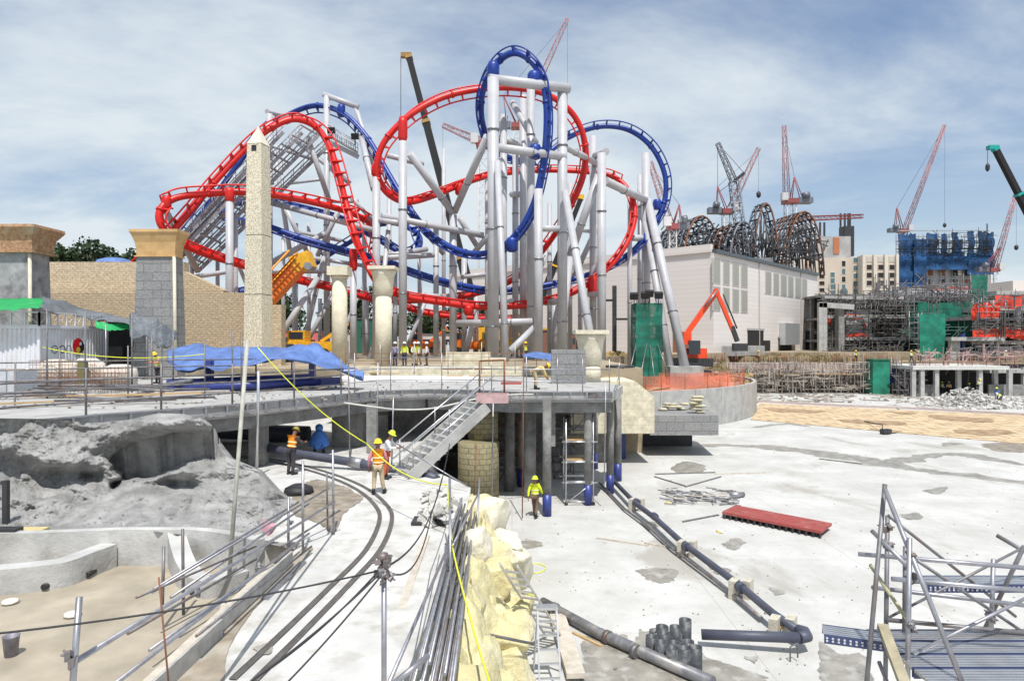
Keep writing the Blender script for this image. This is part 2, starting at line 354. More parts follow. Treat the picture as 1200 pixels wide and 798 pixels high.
def streak(pts, wd, z=0.0, m=wetm, lift=.004):
    c = cr([G(x,y,z) for x,y in pts], 10); mb = MB(); vs = []
    for i, p in enumerate(c):
        t = (c[min(i+1,len(c)-1)]-c[max(i-1,0)]).normalized(); n_ = Vector((t.y,-t.x,0)); k = i/(len(c)-1)
        w_ = wd*(.25+1.0*math.sin(math.pi*min(1,max(.02,k)))**.5)*(.8+.9*noise.noise(p*.5)+.5*noise.noise(p*2.3))
        w2 = wd*(.25+.8*math.sin(math.pi*k)**.5 if 0<k<1 else .25*wd)*(.8+.9*noise.noise(p*.6+V(9,0,0))+.5*noise.noise(p*2.1))
        vs += [p-n_*max(.05,w_)+V(0,0,lift), p+n_*max(.05,abs(w2))+V(0,0,lift)]
    mb.add(vs, [(2*i,2*i+1,2*i+3,2*i+2) for i in range(len(c)-1)]); return struct(mb, 'wet_streak', m)
streak([(770,522),(860,522),(930,528),(990,536),(1050,546),(1120,556),(1200,566),(1260,574)], 1.05)
streak([(1035,543),(1080,535),(1130,533),(1200,545)], .85, lift=.006)
streak([(880,501),(920,497),(950,500)], .5)
patch([(1150,520),(1200,517),(1230,522),(1210,530),(1165,528)], m=mudm, lift=.008)
patch([(1105,523),(1130,520),(1105,519)])
patch([(785,549),(800,541),(822,544),(826,552),(800,555)]); patch([(598,636),(620,632),(636,639),(615,643)])
patch([(747,669),(768,665),(796,670),(785,682),(765,681)]); patch([(845,637),(862,630),(872,636),(860,645)])
patch([(720,770),(770,735),(800,742),(830,770),(905,800),(780,815)], jag=.5); patch([(684,750),(735,745),(760,830),(690,830)], jag=.5)
patch([(960,750),(985,765),(1015,770),(1020,830),(965,800)]); patch([(870,770),(890,768),(885,778)]); patch([(1055,603),(1075,600),(1080,607),(1062,609)])
patch([(1080,575),(1110,570),(1100,579)]); patch([(750,612),(775,612),(760,622)]); patch([(902,688),(920,692),(908,697)]); patch([(830,663),(855,668),(840,673)])
patch([(410,596),(425,585),(415,575),(372,562),(352,570),(340,600),(372,612),(390,625),(402,605)], ZA, mudm, jag=.25)
patch([(180,830),(265,725),(315,672),(368,640),(340,672),(310,700),(268,760),(255,830)], ZA, mat('tan_mud',(.33,.28,.215),.5,var=.3,scale=2,stain=(.45,.42,.37),stscale=1.5,stamt=.7,bump=.2,bscale=8), jag=.35)
patch([(300,760),(318,752),(322,760),(308,766)], ZA); patch([(500,780),(515,776),(518,786)], ZA)
# tan timber formwork floor on the far side of the basin
fw = MB(); fw.prism([(p.x,p.y) for p in (G(890,473),G(1300,492),G(1320,531),G(1060,508),G(880,492))], .012, .06)
fwm = brickmat('formwork_panels', (.56,.42,.26), (.62,.48,.31), (.33,.23,.14), 2.6, 1.3, .11, bump=.2, nscale=.8, xy=True)
struct(fw, 'timber_formwork_floor', fwm)
fwd_=mat('damp_formwork', (.34,.22,.12), .5, var=.3, scale=1.5, stain=(.55,.40,.24), stscale=1.5, stamt=.8)
for pts in ([(900,478),(960,481),(955,484),(905,482)],[(985,491),(1060,495),(1050,498),(990,495)],[(1090,486),(1160,491),(1150,495),(1095,491)],[(1120,503),(1185,505),(1170,510),(1125,508)],[(1040,482),(1075,484),(1060,486)],[(1020,503),(1055,505),(1045,507)]): patch(pts, .062, fwd_, 'damp_formwork_patch', jag=.6)
# far hill on the right horizon
hl = MB()
def hf(u, v):
    x = 250+u*330; y = 380+v*160; h = 26*math.sin(math.pi*min(1,max(0,u)))**.6*math.sin(math.pi*v)
    return V(x, y, ZP+max(0,h)*(.8+.5*noise.noise(V(x*.012, y*.012, 0)))-.3)
hl.grid(hf, 40, 10); struct(hl, 'hill', mat('far_hill', (.07,.10,.08), 1, var=.4, scale=.03))
# ---------------------------------------------------------------- deck / bridge
def poly_slab(mb, pts, z0, z1): mb.prism([(p[0],p[1]) for p in pts], z0, z1)
e = [G(-60,506,ZD),G(0,497,ZD),G(100,488.5,ZD),G(200,481,ZD),G(300,473,ZD),G(400,463,ZD),G(440,459,ZD),G(500,457,ZD),G(560,458,ZD),G(600,460,ZD),G(717,460,ZD)]
EX = [(p.x,p.y) for p in e]
dk = thing('concrete_deck', 'long curved grey concrete deck with rails crossing over the path', 'bridge deck', (-6,34,ZD-.4))
mb = MB()
mb.prism([EX[0],EX[1],EX[2],EX[3],EX[4],(-9.5,33.5),(-14,35.5),(-28,35),(-38,30),(-38,19)], ZD-.45, ZD)
mb.prism([EX[4],EX[5],EX[6],EX[7],EX[8],EX[9],EX[10],(5.9,36.4),(5.4,38),(-9.5,38),(-9.5,33.45)], ZD-.45, ZD-.001)
mb.prism([(-9.5,38.02),(5.4,38.02),(4.6,45.9),(-9.5,45.9)], ZD-.45, ZD-.004)
mb.prism([(-60,35.2),(-28,35.02),(-14.02,35.52),(-14,45.9),(-60,45.9)], ZD-.45, ZD-.003)
mb.build('slab', concrete, dk)
b2 = MB()     # beams beneath the edge
for i in range(len(EX)-1):
    a = V(*EX[i],ZD-.7); b = V(*EX[i+1],ZD-.7); n_ = (b-a).normalized(); nn = V(-n_.y,n_.x,0); b2.bar(a+nn*.35, b+nn*.35, .3, .5)
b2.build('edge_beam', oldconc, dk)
# cast-in channel along the front edge: two steel flats with cleats
c1 = MB(); c2 = MB(); 
for i in range(len(EX)-1):
    a = V(*EX[i],ZD-.0); b = V(*EX[i+1],ZD-.0); n_ = (b-a).normalized(); nn = V(n_.y,-n_.x,0); L_ = (b-a).length
    c1.bar(a+nn*.05+V(0,0,.03), b+nn*.05+V(0,0,.03), .06, .05); c1.bar(a+nn*.10-V(0,0,.28), b+nn*.10-V(0,0,.28), .12, .05)
    for k in range(max(2,int(L_/.75))):
        p = a+(b-a)*(k+.5)/max(2,int(L_/.75)); c2.bar(p+nn*.07-V(0,0,.27), p+nn*.07+V(0,0,.03), .05, .07, up=n_)
c1.v+=[]; o_=len(c1.v); c1.v+=c2.v; c1.f+=[[i+o_ for i in f] for f in c2.f]; c1.sm+=c2.sm; c1.mi+=c2.mi; c1.build('edge_channel', galv, dk)
# ribbed upstand strip on the platform side
c3 = MB(); a = V(*EX[8],ZD); b = V(*EX[10],ZD)
c3.bar(a+V(0,-.14,-.12), b+V(0,-.14,-.12), .1, .26)
for k in range(22):
    p = a+(b-a)*(k+.5)/22; c3.box(p+V(0,-.21,-.12), (.03,.05,.24))
c3.build('ribbed_strip', galvd, dk)
# arched white hose line draped along the bridge edge
one(MB().tube(cr([P(403,472,25.5),P(440,477,26),P(470,480,27),P(510,478,28),P(560,467,29),P(600,462.5,30.5),P(625,462,31)],8), .035, 6), 'drape_pipe', mat('white_pvc',(.6,.58,.54),.5), 'thin white pipe arching along the front face of the bridge deck', 'pipe')
def zcol(name, label, cat, px, py0, py1, Y, r, m, group=None, blue=0, z0=None):
    x = (px-600)/F*Y; zt = CZ-(py0-399)/F*Y; zb = z0 if z0 is not None else CZ-(py1-399)/F*Y
    t = thing(name, label, cat, (x,Y,zb), 0, group)
    MB().lathe([(r,zb+blue),(r,zt)], (x,Y,0), 16).build('shaft', m, t)
    if blue: MB().lathe([(r*1.06,zb),(r*1.06,zb+blue)], (x,Y,0), 16).build('sleeve', bluepvc, t)
    return t
for px, y1, Y, lab in ((641,605,30,'round grey column with blue foot beside the worker in the basin'),(689,590,32,'round grey column with blue foot in front of the scaffold tower'),
      (715,578,34.4,'round grey column with blue foot at the front right platform corner'),(724,563,37.5,'round grey column with blue foot just behind the right corner column'),(611,570,36,'thin shaded grey column under the platform left of the scaffold tower'),(697,545,41,'round column in shade behind the scaffold tower')):
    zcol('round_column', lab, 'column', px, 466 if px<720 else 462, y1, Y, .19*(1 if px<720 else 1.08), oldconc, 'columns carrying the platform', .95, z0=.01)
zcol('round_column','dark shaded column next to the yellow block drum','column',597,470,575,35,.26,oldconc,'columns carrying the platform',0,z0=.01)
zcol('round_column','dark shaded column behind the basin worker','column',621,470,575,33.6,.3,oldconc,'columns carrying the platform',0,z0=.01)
# bridge piers
def pier(label, px0, px1, py0, py1, Y, d=.6, rz=0):
    x0=(px0-600)/F*Y; x1=(px1-600)/F*Y; zt = ZD-.46; zb=ZA+.01
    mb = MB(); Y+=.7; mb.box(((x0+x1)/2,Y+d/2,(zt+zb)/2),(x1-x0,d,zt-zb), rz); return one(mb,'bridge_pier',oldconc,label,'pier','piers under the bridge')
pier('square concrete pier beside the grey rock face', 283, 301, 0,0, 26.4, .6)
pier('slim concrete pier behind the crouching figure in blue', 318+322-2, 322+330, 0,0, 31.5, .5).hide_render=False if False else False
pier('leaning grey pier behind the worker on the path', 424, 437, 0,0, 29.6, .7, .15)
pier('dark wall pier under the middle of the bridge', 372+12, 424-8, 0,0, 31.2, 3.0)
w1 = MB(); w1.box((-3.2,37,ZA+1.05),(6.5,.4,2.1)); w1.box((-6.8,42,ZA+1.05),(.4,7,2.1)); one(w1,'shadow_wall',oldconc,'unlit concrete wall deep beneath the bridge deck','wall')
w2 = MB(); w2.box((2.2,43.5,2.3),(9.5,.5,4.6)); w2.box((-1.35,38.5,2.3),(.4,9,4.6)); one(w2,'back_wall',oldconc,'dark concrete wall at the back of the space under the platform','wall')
# yellow block drums under the stair
dr = MB().lathe([(1.0,.02),(1.0,2.75),(.92,2.8)], G(560,588,0)+V(0,.6,0), 24); one(dr,'block_drum',ybrick,'round drum of yellow blocks with shade in their colour below the concrete stair','drum')
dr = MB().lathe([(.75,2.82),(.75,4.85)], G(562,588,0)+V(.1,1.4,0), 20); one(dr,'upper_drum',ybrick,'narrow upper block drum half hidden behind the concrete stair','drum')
# big dark pipe along the back of the path
bp = thing('dark_pipe','fat dark pipe lying along the path below the bridge','pipe',G(400,565,ZA))
MB().tube([P(300,522,28),P(345,531,27),P(410,541,26.5),P(470,551,25.8),P(500,556,25.2),P(512,562,24.8)],.17,12).build('pipe_run',pvc,bp)
MB().tube([P(410,540.7,26.5),P(425,543.6,26.3)],.21,12).build('coupling',galv,bp)
bp2 = one(MB().tube([P(240,503,33.5),P(330,508,34),P(362,509,34)],.42,16),'storage_pipe',pvc,'very thick dark blue pipe lying in shade under the bridge','pipe')
# ---------------------------------------------------------------- stair
st = thing('concrete_stair','pale concrete stair with tube handrails rising to the deck','stair',(-3.9,25.6,ZA))
A = V(-4.05,25.2,ZA); B = V(-1.3,26.9,ZD-.05); run = V(B.x-A.x,B.y-A.y,0); rn = run.normalized(); sd = V(rn.y,-rn.x,0); ns = 13; Wd = 1.25
mb = MB()
ang = math.atan2(rn.y, rn.x)
for i in range(ns):
    p = A+run*(i+.5)/ns; h = (B.z-A.z)*(i+1)/ns; th = .42
    mb.box((p.x,p.y,A.z+h-th/2),(run.length/ns*1.02,Wd,th), ang)
mb.build('steps', concrete, st)
for s_ in (-1,1):
    MB().bar(A+sd*s_*(Wd/2+.05)+V(0,0,.02), B+sd*s_*(Wd/2+.05)+V(0,0,-.1), .08, .42).build('stringer', concrete, st)
for s_ in (-1,1):
    for hh in (.5,1.0):
        MB().tube([A+sd*s_*Wd/2+V(0,0,hh)-rn*.2, B+sd*s_*Wd/2+V(0,0,hh+.1)+rn*.35], .028, 6).build('handrail', alu, st)
    for k in (.05,.5,.95):
        p = A+(B-A)*k+sd*s_*Wd/2; MB().tube([p, p+V(0,0,1.15)], .026, 6).build('handrail_post', galv, st)
lb = thing('landing_box','open timber formwork box with a pale pink rim at the stair top','formwork box',P(572,478,26.5))
mb = MB(); c = P(577,470,26.6); mb.box(c,(1.25,.7,.1)); mb.build('base', ply, lb)
for dx_,dy_,sx,sy in ((0,-.36,1.25,.05),(0,.36,1.25,.05),(-.6,0,.05,.67),(.6,0,.05,.67)):
    MB().box(c+V(dx_,dy_,.12),(sx,sy,.34)).build('side_board', mat('pinkish_board',(.50,.33,.33),.7,var=.2), lb)
fr = MB()
for a,b in (((562,463),(562,423)),((562,423),(591,422)),((591,422),(591,460))): fr.tube([P(*a,29),P(*b,29)],.045,6)
one(fr,'gate_frame',rust,'brown steel portal frame standing at the head of the stair','frame')
# ---------------------------------------------------------------- guard rails of scaffold tube
def guard(label, pts, posts, hz=(.5,1.05), m=galv, group='tube guard rails', r=.026, over=.25, ph=1.2):
    t = thing('guard_rail', label, 'guard rail', pts[0], 0, group)
    for h in hz:
        MB().tube([Vector(p)+V(0,0,h) for p in pts], r, 6).build('rail', m, t)
    for p in posts:
        p = Vector(p); MB().tube([p, p+V(0,0,ph+rnd.random()*over)], r*1.05, 6).build('post', m, t)
    return t
def lerp_path(pts, k):
    pts = [Vector(p) for p in pts]; Ls = [(pts[i+1]-pts[i]).length for i in range(len(pts)-1)]; s_ = k*sum(Ls)
    for i, l in enumerate(Ls):
        if s_ <= l or i == len(Ls)-1: return pts[i]+(pts[i+1]-pts[i])*(s_/l)
        s_ -= l
dp = [V(p[0],p[1]+.35,ZD) for p in EX]
guard('two-tube guard rail on the left front edge of the deck', dp[0:6], [lerp_path(dp[0:6],k) for k in (.05,.26,.42,.6,.8,.99)], (.45,.85,1.15), ph=1.5, r=.034, m=galvd)
guard('guard rail along the deck between stair and rock face', dp[5:9], [lerp_path(dp[5:9],k) for k in (.1,.4,.75)], (.5,1.05), ph=1.6)
guard('guard rail along the front of the raised platform', dp[8:11], [lerp_path(dp[8:11],k) for k in (.12,.4,.62,.8,.99)], (.5,1.05), ph=1.5)
q = [V(4.9,31.8,ZD),V(5.7,36.3,ZD)]; guard('short guard rail on the right side of the platform', q, [q[1]], (.5,1.05))
q = [P(-20,466,27),P(60,459,28.5),P(130,453,30),P(200,448,31.5),P(300,443,33)]; q=[V(p.x,p.y,ZD) for p in q]
guard('inner guard rail in front of the wrapped cages', q, [lerp_path(q,k) for k in (.02,.2,.33,.5,.66,.9)], (.3,.75,1.2,1.5), ph=2.4, over=1.6, m=galvd, r=.034)
q = [V(-8.5,44,ZD+.2),V(-3,44.5,ZD+.2),V(0.2,44.5,ZD+.2)]; guard('guard rail before the group of workers on the plateau', q, [lerp_path(q,k) for k in (0,.25,.5,.75,1)], (.55,1.1), ph=1.9)
q = [V(-11.5,47.2,ZP),V(-2,47.2,ZP),V(5,47.2,ZP)]; guard('thin reddish guard rail on the plateau edge', q, [lerp_path(q,k) for k in (0,.15,.3,.45,.6,.8,1)], (.5,1.0), m=rust, r=.022)
# deck kerb of cream blocks at the plateau edge
kb = MB(); kb.box((-3.2,46.35,ZD+.33),(16.5,.8,.62)); one(kb,'block_kerb',cream,'low cream block kerb between deck and coaster plateau','kerb')
kb = MB(); kb.box((-6.5,41.5,ZD+.09),(9,3.5,.16)); one(kb,'white_slab',mat('fresh_white_screed',(.75,.74,.72),.8,var=.04),'bright white concrete pad on the deck behind the blue tarp','slab')
for s_,(x,y,a) in enumerate(((550,417,52),(512+125,422,46))):
    pass
mb = MB(); c=V((550-600)/F*52,52,ZP); mb.prism([(c.x-1.7,50.8),(c.x+2.8,50.8),(c.x+2.8,53),(c.x-1.7,53)],ZP+.005,ZP+.55); mb.prism([(c.x-1.7,51),(c.x+1.6,51),(c.x+1.6,52.8),(c.x-1.7,52.8)],ZP+.555,ZP+1.0); one(mb,'cream_plinth',cream,'stepped cream block plinth right of the workers on the plateau','plinth')
# grey block wall on the platform and reddish plank
one(MB().box(((666-600)/F*38,38,ZD+.95),(1.9,.4,1.9)),'block_wall',blockgrey,'small grey block wall on the platform beside the cream column','wall')
one(MB().box(P(599,449,33),(1.0,.25,.12)),'red_plank',mat('pink_red_board',(.42,.12,.11),.7),'short red plank lying on the deck near the stair head','plank')
# ---------------------------------------------------------------- cream block wall + grey slab to the right of the platform
mb = MB(); Y=42
xa=(716-600)/F*Y; xb=(767-600)/F*Y; xm=(745-600)/F*Y; zt=CZ-48/F*Y; zr=CZ-66/F*Y; zb=CZ-109/F*Y
poly=[(xa-2.5,zb),(xb,zb),(xb,zr),(xm,zt),(xa-2.5,zt)]
vs=[(x,Y,z) for x,z in poly]+[(x,Y+5,z) for x,z in poly]; n=5
mb.add(vs,[list(range(n)),[n+i for i in range(n)][::-1]]+[(i,n+i,n+(i+1)%n,(i+1)%n) for i in range(n)])
one(mb,'cream_block_wall',cream,'large pale cream block wall right of the platform columns','wall')
mb = MB(); mb.box(((731-600)/F*43+.2,44.5,zb/2),(.3,.3,zb-.02)); one(mb,'prop_post',bluepvc,'short blue prop standing under the cream block wall','post')
mb = MB(); mb.box((9.4,50,.98),(7.5,.4,1.9)); one(mb,'slab_shade_wall',dark,'dark wall standing in for the shade under the grey slab','wall')  # near-black wall stands in for the shadow beneath the slab
mb = MB(); x0=(762-600)/F*45; x1=(842-600)/F*45; z0=CZ-111/F*45; z1=CZ-88/F*45
mb.prism([(x0,45),(x1,45),(x1+.6,51),(x0,51)], z0, z1); one(mb,'grey_slab',blockgrey,'thick grey slab ledge jutting out over the basin','slab')
for (px,py) in ((742,519),(747,519),(752,519)):
    pass
bagm = mat('sandbag_cloth',(.46,.42,.30),.9,var=.25,scale=5,bump=.3)
def bag(c, rz, label):
    mb = MB(); mb.lathe([(.05,-.33),(.17,-.25),(.21,0),(.17,.25),(.05,.33)],(0,0,0),8,M=Matrix.Rotation(R(90),3,'Y')@Matrix.Scale(.5,3,(1,0,0)))
    o = mb.build('sandbag', bagm, None, loc=c, rz=rz); return tag(o,label,'sandbag','sandbags on the grey slab')
bags=[]
for k in range(30):
    if k < 18: px, Y_, h = 817+rnd.uniform(-5,5), 46.3+rnd.uniform(0,.3), z1+.1+(k//3)*.2
    else: px, Y_, h = rnd.uniform(775,803), rnd.uniform(48,50), z1+.1+(k%3)*.16
    b_ = bag(((px-600)/F*Y_, Y_, h), rnd.uniform(-.5,.5), 'dusty tan sandbag in the neat stack on the grey slab' if k<18 else 'loose tan sandbag behind the neat stack on the grey slab')
    b_['group'] = 'stacked sandbags' if k<18 else 'loose sandbags'
# urn
t=thing('stone_urn','wide dark stone bowl on a short foot behind the cream wall','urn',P(727,450,48))
c=P(727,450,48); MB().lathe([(.55,0),(.5,.1),(.2,.25),(.18,.5)],c,16).build('foot',dark,t); MB().lathe([(.18,.5),(.7,.75),(1.0,1.1),(1.05,1.3),(.9,1.3),(.6,1.0)],c,20).build('bowl',dark,t)
# ---------------------------------------------------------------- left: sandstone walls, pillars, obelisk, columns
def wallp(name,label,cat,px0,px1,pyt,Y,d,m,zb=ZP+.005,pyt2=None,group=None):
    x0=(px0-600)/F*Y; x1=(px1-600)/F*Y; zt=CZ-(pyt-399)/F*Y; z2=zt if pyt2 is None else CZ-(pyt2-399)/F*Y
    mb=MB(); poly=[(x0,zb),(x1,zb),(x1,z2),(x0,zt)]; vs=[(x,Y,z) for x,z in poly]+[(x,Y+d,z) for x,z in poly]
    mb.add(vs,[(0,1,2,3),(7,6,5,4)]+[(i,4+i,4+(i+1)%4,(i+1)%4) for i in range(4)])
    return one(mb,name,m,label,cat,group)
wallp('sandstone_wall','brown rough sandstone wall behind the white container','wall',-80,300,343,52,1.2,sandd)
wallp('upper_sandstone_wall','light sandstone parapet rising above the brown wall','wall',30,215,307,53.6,1,sand)
wallp('sloped_sandstone_wall','sandstone wall stepping down towards the obelisk','wall',215,262,318,53.6,1,sandd,pyt2=340)
def pillar(label, pxa, pxb, yt, Y, m, caplab, caprows, capm):
    xa=(pxa-600)/F*Y; xb=(pxb-600)/F*Y; w_=xb-xa; cx=(xa+xb)/2; zt=CZ-(yt-399)/F*Y; zb=ZP-.4
    t=thing('stone_pillar',label,'pillar',(cx,Y,zb),0)
    mb=MB(); b_=.18; D_=.42
    vs=[(xa-b_,Y-b_,zb),(xb+b_,Y-b_,zb),(xb+b_,Y+w_*D_+b_,zb),(xa-b_,Y+w_*D_+b_,zb),(xa,Y,zt),(xb,Y,zt),(xb,Y+w_*D_,zt),(xa,Y+w_*D_,zt)]
    mb.add(vs,[(0,1,5,4),(1,2,6,5),(2,3,7,6),(3,0,4,7),(4,5,6,7)]); mb.build('shaft',m,t)
    MB().tube([(xb-.02,Y-.06,zt),(xb+b_-.02,Y-b_-.06,zb)],.11,8).build('corner_roll',mat('cream_render',(.62,.56,.45),.9,var=.1,bump=.2),t)
    cp=MB(); n=len(caprows); yc=Y+w_*D_/2
    vs=[]
    for (o_,z) in caprows: vs+= [(cx-w_/2-o_,yc-w_*D_/2-o_,zt+z),(cx+w_/2+o_,yc-w_*D_/2-o_,zt+z),(cx+w_/2+o_,yc+w_*D_/2+o_,zt+z),(cx-w_/2-o_,yc+w_*D_/2+o_,zt+z)]
    cp.add(vs,[(4*i+k,4*i+(k+1)%4,4*i+4+(k+1)%4,4*i+4+k) for i in range(n-1) for k in range(4)]+[(3,2,1,0),(4*n-4,4*n-3,4*n-2,4*n-1)])
    cp.build('cornice',capm,t); return t,cx,w_,zt
t,cx,w_,zt=pillar('grey block pillar topped by a bare plywood cornice',160,205,301,45,blockgrey,'',[(.12,0),(.12,.08),(.0,.081),(.02,.5),(.08,.95),(.24,1.45),(.33,1.6),(.33,1.78)],ply)
MB().box((cx-.3,45-.06+.1,zt+.42),(.75,.08,.5),M=Matrix.Rotation(R(38),3,'Y')).build('loose_board',timber,t)
t,cx,w_,zt=pillar('grey block pillar with a crumbling carved brown cornice',-40,36,296,45,mat('patched_grey_block',(.30,.30,.31),.9,var=.25,scale=1.5,bump=.3,stain=(.13,.12,.12),stscale=1.1,stamt=.8),'',[(.35,-.02),(.35,.1),(.2,.102),(.22,.5),(.3,1.0),(.6,1.45),(.68,1.6),(.64,1.78)],mat('carved_brown_plaster',(.42,.25,.14),.95,var=.35,scale=5,bump=1,bscale=6,stain=(.5,.42,.3),stscale=1.2,stamt=.7))
# obelisk
Y=50; cx=(297-600)/F*Y; hb=.77; ht=.58; zt=CZ+(399-166)/F*Y; zp=CZ+(399-143)/F*Y; rzo=R(-12)
t=thing('obelisk','tall cream stone obelisk carved all over with small glyphs','obelisk',(cx,Y,ZP))
def ring(h,z): 
    M=Matrix.Rotation(rzo,3,'Z'); return [M@V(sx*h,sy*h,0)+V(cx,Y+1,z) for sx,sy in ((-1,-1),(1,-1),(1,1),(-1,1))]
glyph=bpy.data.materials.new('glyph_stone'); glyph.use_nodes=True; nt=glyph.node_tree; N_=nt.nodes; L_=nt.links; b_=N_['Principled BSDF']; b_.inputs['Roughness'].default_value=.9
tcg=N_.new('ShaderNodeTexCoord'); vg=N_.new('ShaderNodeTexVoronoi'); vg.feature='DISTANCE_TO_EDGE'; vg.inputs['Scale'].default_value=7.5; mg=N_.new('ShaderNodeMapping'); mg.inputs['Scale'].default_value=(1,1,.8); L_.new(tcg.outputs['Object'],mg.inputs[0]); L_.new(mg.outputs[0],vg.inputs['Vector'])
ng=N_.new('ShaderNodeTexNoise'); ng.inputs['Scale'].default_value=5; ng.inputs['Detail'].default_value=5; L_.new(tcg.outputs['Object'],ng.inputs['Vector'])
rg=N_.new('ShaderNodeMapRange'); rg.inputs[1].default_value=.0; rg.inputs[2].default_value=.07; L_.new(vg.outputs['Distance'],rg.inputs[0])
r3=N_.new('ShaderNodeMapRange'); r3.inputs[1].default_value=.48; r3.inputs[2].default_value=.60; r3.inputs[3].default_value=0; r3.inputs[4].default_value=1; L_.new(ng.outputs['Fac'],r3.inputs[0])
ml=N_.new('ShaderNodeMath'); ml.operation='MAXIMUM'; L_.new(rg.outputs[0],ml.inputs[0]); L_.new(r3.outputs[0],ml.inputs[1])
mg2=N_.new('ShaderNodeMix'); mg2.data_type='RGBA'; L_.new(ml.outputs[0],mg2.inputs[0]); mg2.inputs[6].default_value=(.62,.55,.41,1); mg2.inputs[7].default_value=(.72,.65,.50,1); L_.new(mg2.outputs[2],b_.inputs['Base Color'])
bg_=N_.new('ShaderNodeBump'); bg_.inputs['Strength'].default_value=.9; bg_.inputs['Distance'].default_value=.05; L_.new(ml.outputs[0],bg_.inputs['Height']); L_.new(bg_.outputs[0],b_.inputs['Normal'])
mb=MB()
zs=[ZP,ZP+5.3,ZP+9.7,zt]; hh=lambda z: hb+(ht-hb)*(z-ZP)/(zt-ZP)
for i in range(3):
    a_=ring(hh(zs[i]),zs[i]+.02); c_=ring(hh(zs[i+1]-.03),zs[i+1]-.03); mb.add(a_+c_,[(0,1,5,4),(1,2,6,5),(2,3,7,6),(3,0,4,7),(4,5,6,7),(3,2,1,0)])
mb.build('shaft',glyph,t)
mb=MB(); a_=ring(ht+.02,zt); mb.add(a_+[V(cx,Y+1,zp)],[(0,1,4),(1,2,4),(2,3,4),(3,0,4),(3,2,1,0)]); mb.build('tip',mat('plain_cream_stone',(.68,.62,.5),.85,var=.06,bump=.1),t)
mb=MB(); M=Matrix.Rotation(rzo,3,'Z'); mb.box(M@V(-.0,-ht-.005,0)+V(cx,Y+1,zt-.35),(.4,.06,.42),rzo); mb.build('window_opening',black,t)
mb=MB()
for z in zs[1:3]:
    a_=ring(hh(z)-.02,z-.03); c_=ring(hh(z)-.02,z+.02); mb.add(a_+c_,[(0,1,5,4),(1,2,6,5),(2,3,7,6),(3,0,4,7)])
mb.build('joint_line',dark,t)
one(MB().box(((318-600)/F*51.5,52,ZP+2.3),(1.5,1.0,4.6)),'block_stub',sandd,'narrow brown block stub right behind the obelisk foot','block')
crm=mat('column_plaster',(.70,.64,.50),.9,var=.12,scale=4,bump=.45,bscale=9,stain=(.48,.42,.30),stscale=2,stamt=.4)
def ecol(label,px,yt,yb,Y,r,cap,zb):
    x=(px-600)/F*Y; zt=CZ-(yt-399)/F*Y; t=thing('stone_column',label,'column',(x,Y,zb))
    if cap=='block':
        MB().lathe([(r,zb),(r*.95,zt-.95)],(x,Y,0),18).build('shaft',crm,t)
        MB().box((x,Y,zt-.35),(r*2.6,r*2.6,.7)).build('capital',crm,t); MB().lathe([(r*.95,zt-.95),(r*1.1,zt-.9),(r*1.1,zt-.72)],(x,Y,0),18).build('neck_ring',crm,t)
    else:
        MB().lathe([(r*1.05,zb),(r,zt-1.75*r*2)],(x,Y,0),18).build('shaft',crm,t)
        MB().lathe([(r*1.0,zt-3.5*r),(r*1.12,zt-3.4*r),(r*1.2,zt-2.2*r),(r*1.38,zt-1.0*r),(r*1.62,zt-.42*r)],(x,Y,0),18).build('capital',crm,t)
        MB().box((x,Y,zt-.2*r),(r*3.3,r*3.3,.4*r)).build('abacus',crm,t)
ecol('cream column with a plain square block capital',398,313,430,54,.62,'block',ZP)
ecol('cream column with a flared capital in front of grey coaster supports',449.5,313,430,52,.62,'bell',ZP)
ecol('broad cream column with a wide flared capital on the platform',692,387,440,40,.58,'bell',ZD)
# ---------------------------------------------------------------- container with tarps
Y0=41; zc0=CZ-(442-399)/F*Y0; c0=V((46-600)/F*Y0,Y0,zc0); a=R(85.9); dl=V(math.cos(a),math.sin(a),0); dn=V(-math.sin(a),math.cos(a),0); H=2.95; LL=6.1; WW=2.7
t=thing('shipping_container','white corrugated site container with a round red and black emblem','container',c0)
wc=mat('container_white',(.66,.67,.70),.5,var=.05,scale=1,stain=(.5,.42,.36),stscale=1.3,stamt=.35)
def corr(p0,d,L,nrm,z0,z1,n):
    mb=MB(); vs=[]; k=0; pts=[]
    for i in range(n):
        s0=L*i/n; w_=L/n
        pts+=[(s0,0),(s0+w_*.38,0),(s0+w_*.5,-.06),(s0+w_*.88,-.06)]
    pts.append((L,0))
    for s_,o_ in pts:
        q=p0+d*s_+nrm*o_; vs+=[V(q.x,q.y,z0),V(q.x,q.y,z1)]
    mb.add(vs,[(2*i,2*i+2,2*i+3,2*i+1) for i in range(len(pts)-1)]); return mb
corr(c0,dl,LL,-dn,zc0,zc0+H,22).build('long_side',wc,t)
corr(c0,dn,WW,-dl,zc0,zc0+H,9).build('end_side',wc,t)
mb=MB(); q=[c0,c0+dl*LL,c0+dl*LL+dn*WW,c0+dn*WW]; mb.prism([(v.x,v.y) for v in q],zc0+H-.02,zc0+H+.06); mb.prism([(v.x,v.y) for v in [c0+dl*.1+dn*.1,c0+dl*(LL-.1)+dn*.1,c0+dl*(LL-.1)+dn*(WW-.1),c0+dl*.1+dn*(WW-.1)]],zc0,zc0+H-.05); mb.build('roof',wc,t)
for v in q: MB().bar(v+V(0,0,0)-dn*0, v+V(0,0,H+.08),.16).build('corner_post',wc,t)
for p,qq in ((q[0],q[1]),(q[0],q[3])):
    MB().bar(p+V(0,0,H+.05),qq+V(0,0,H+.05),.14).build('top_rail',wc,t)
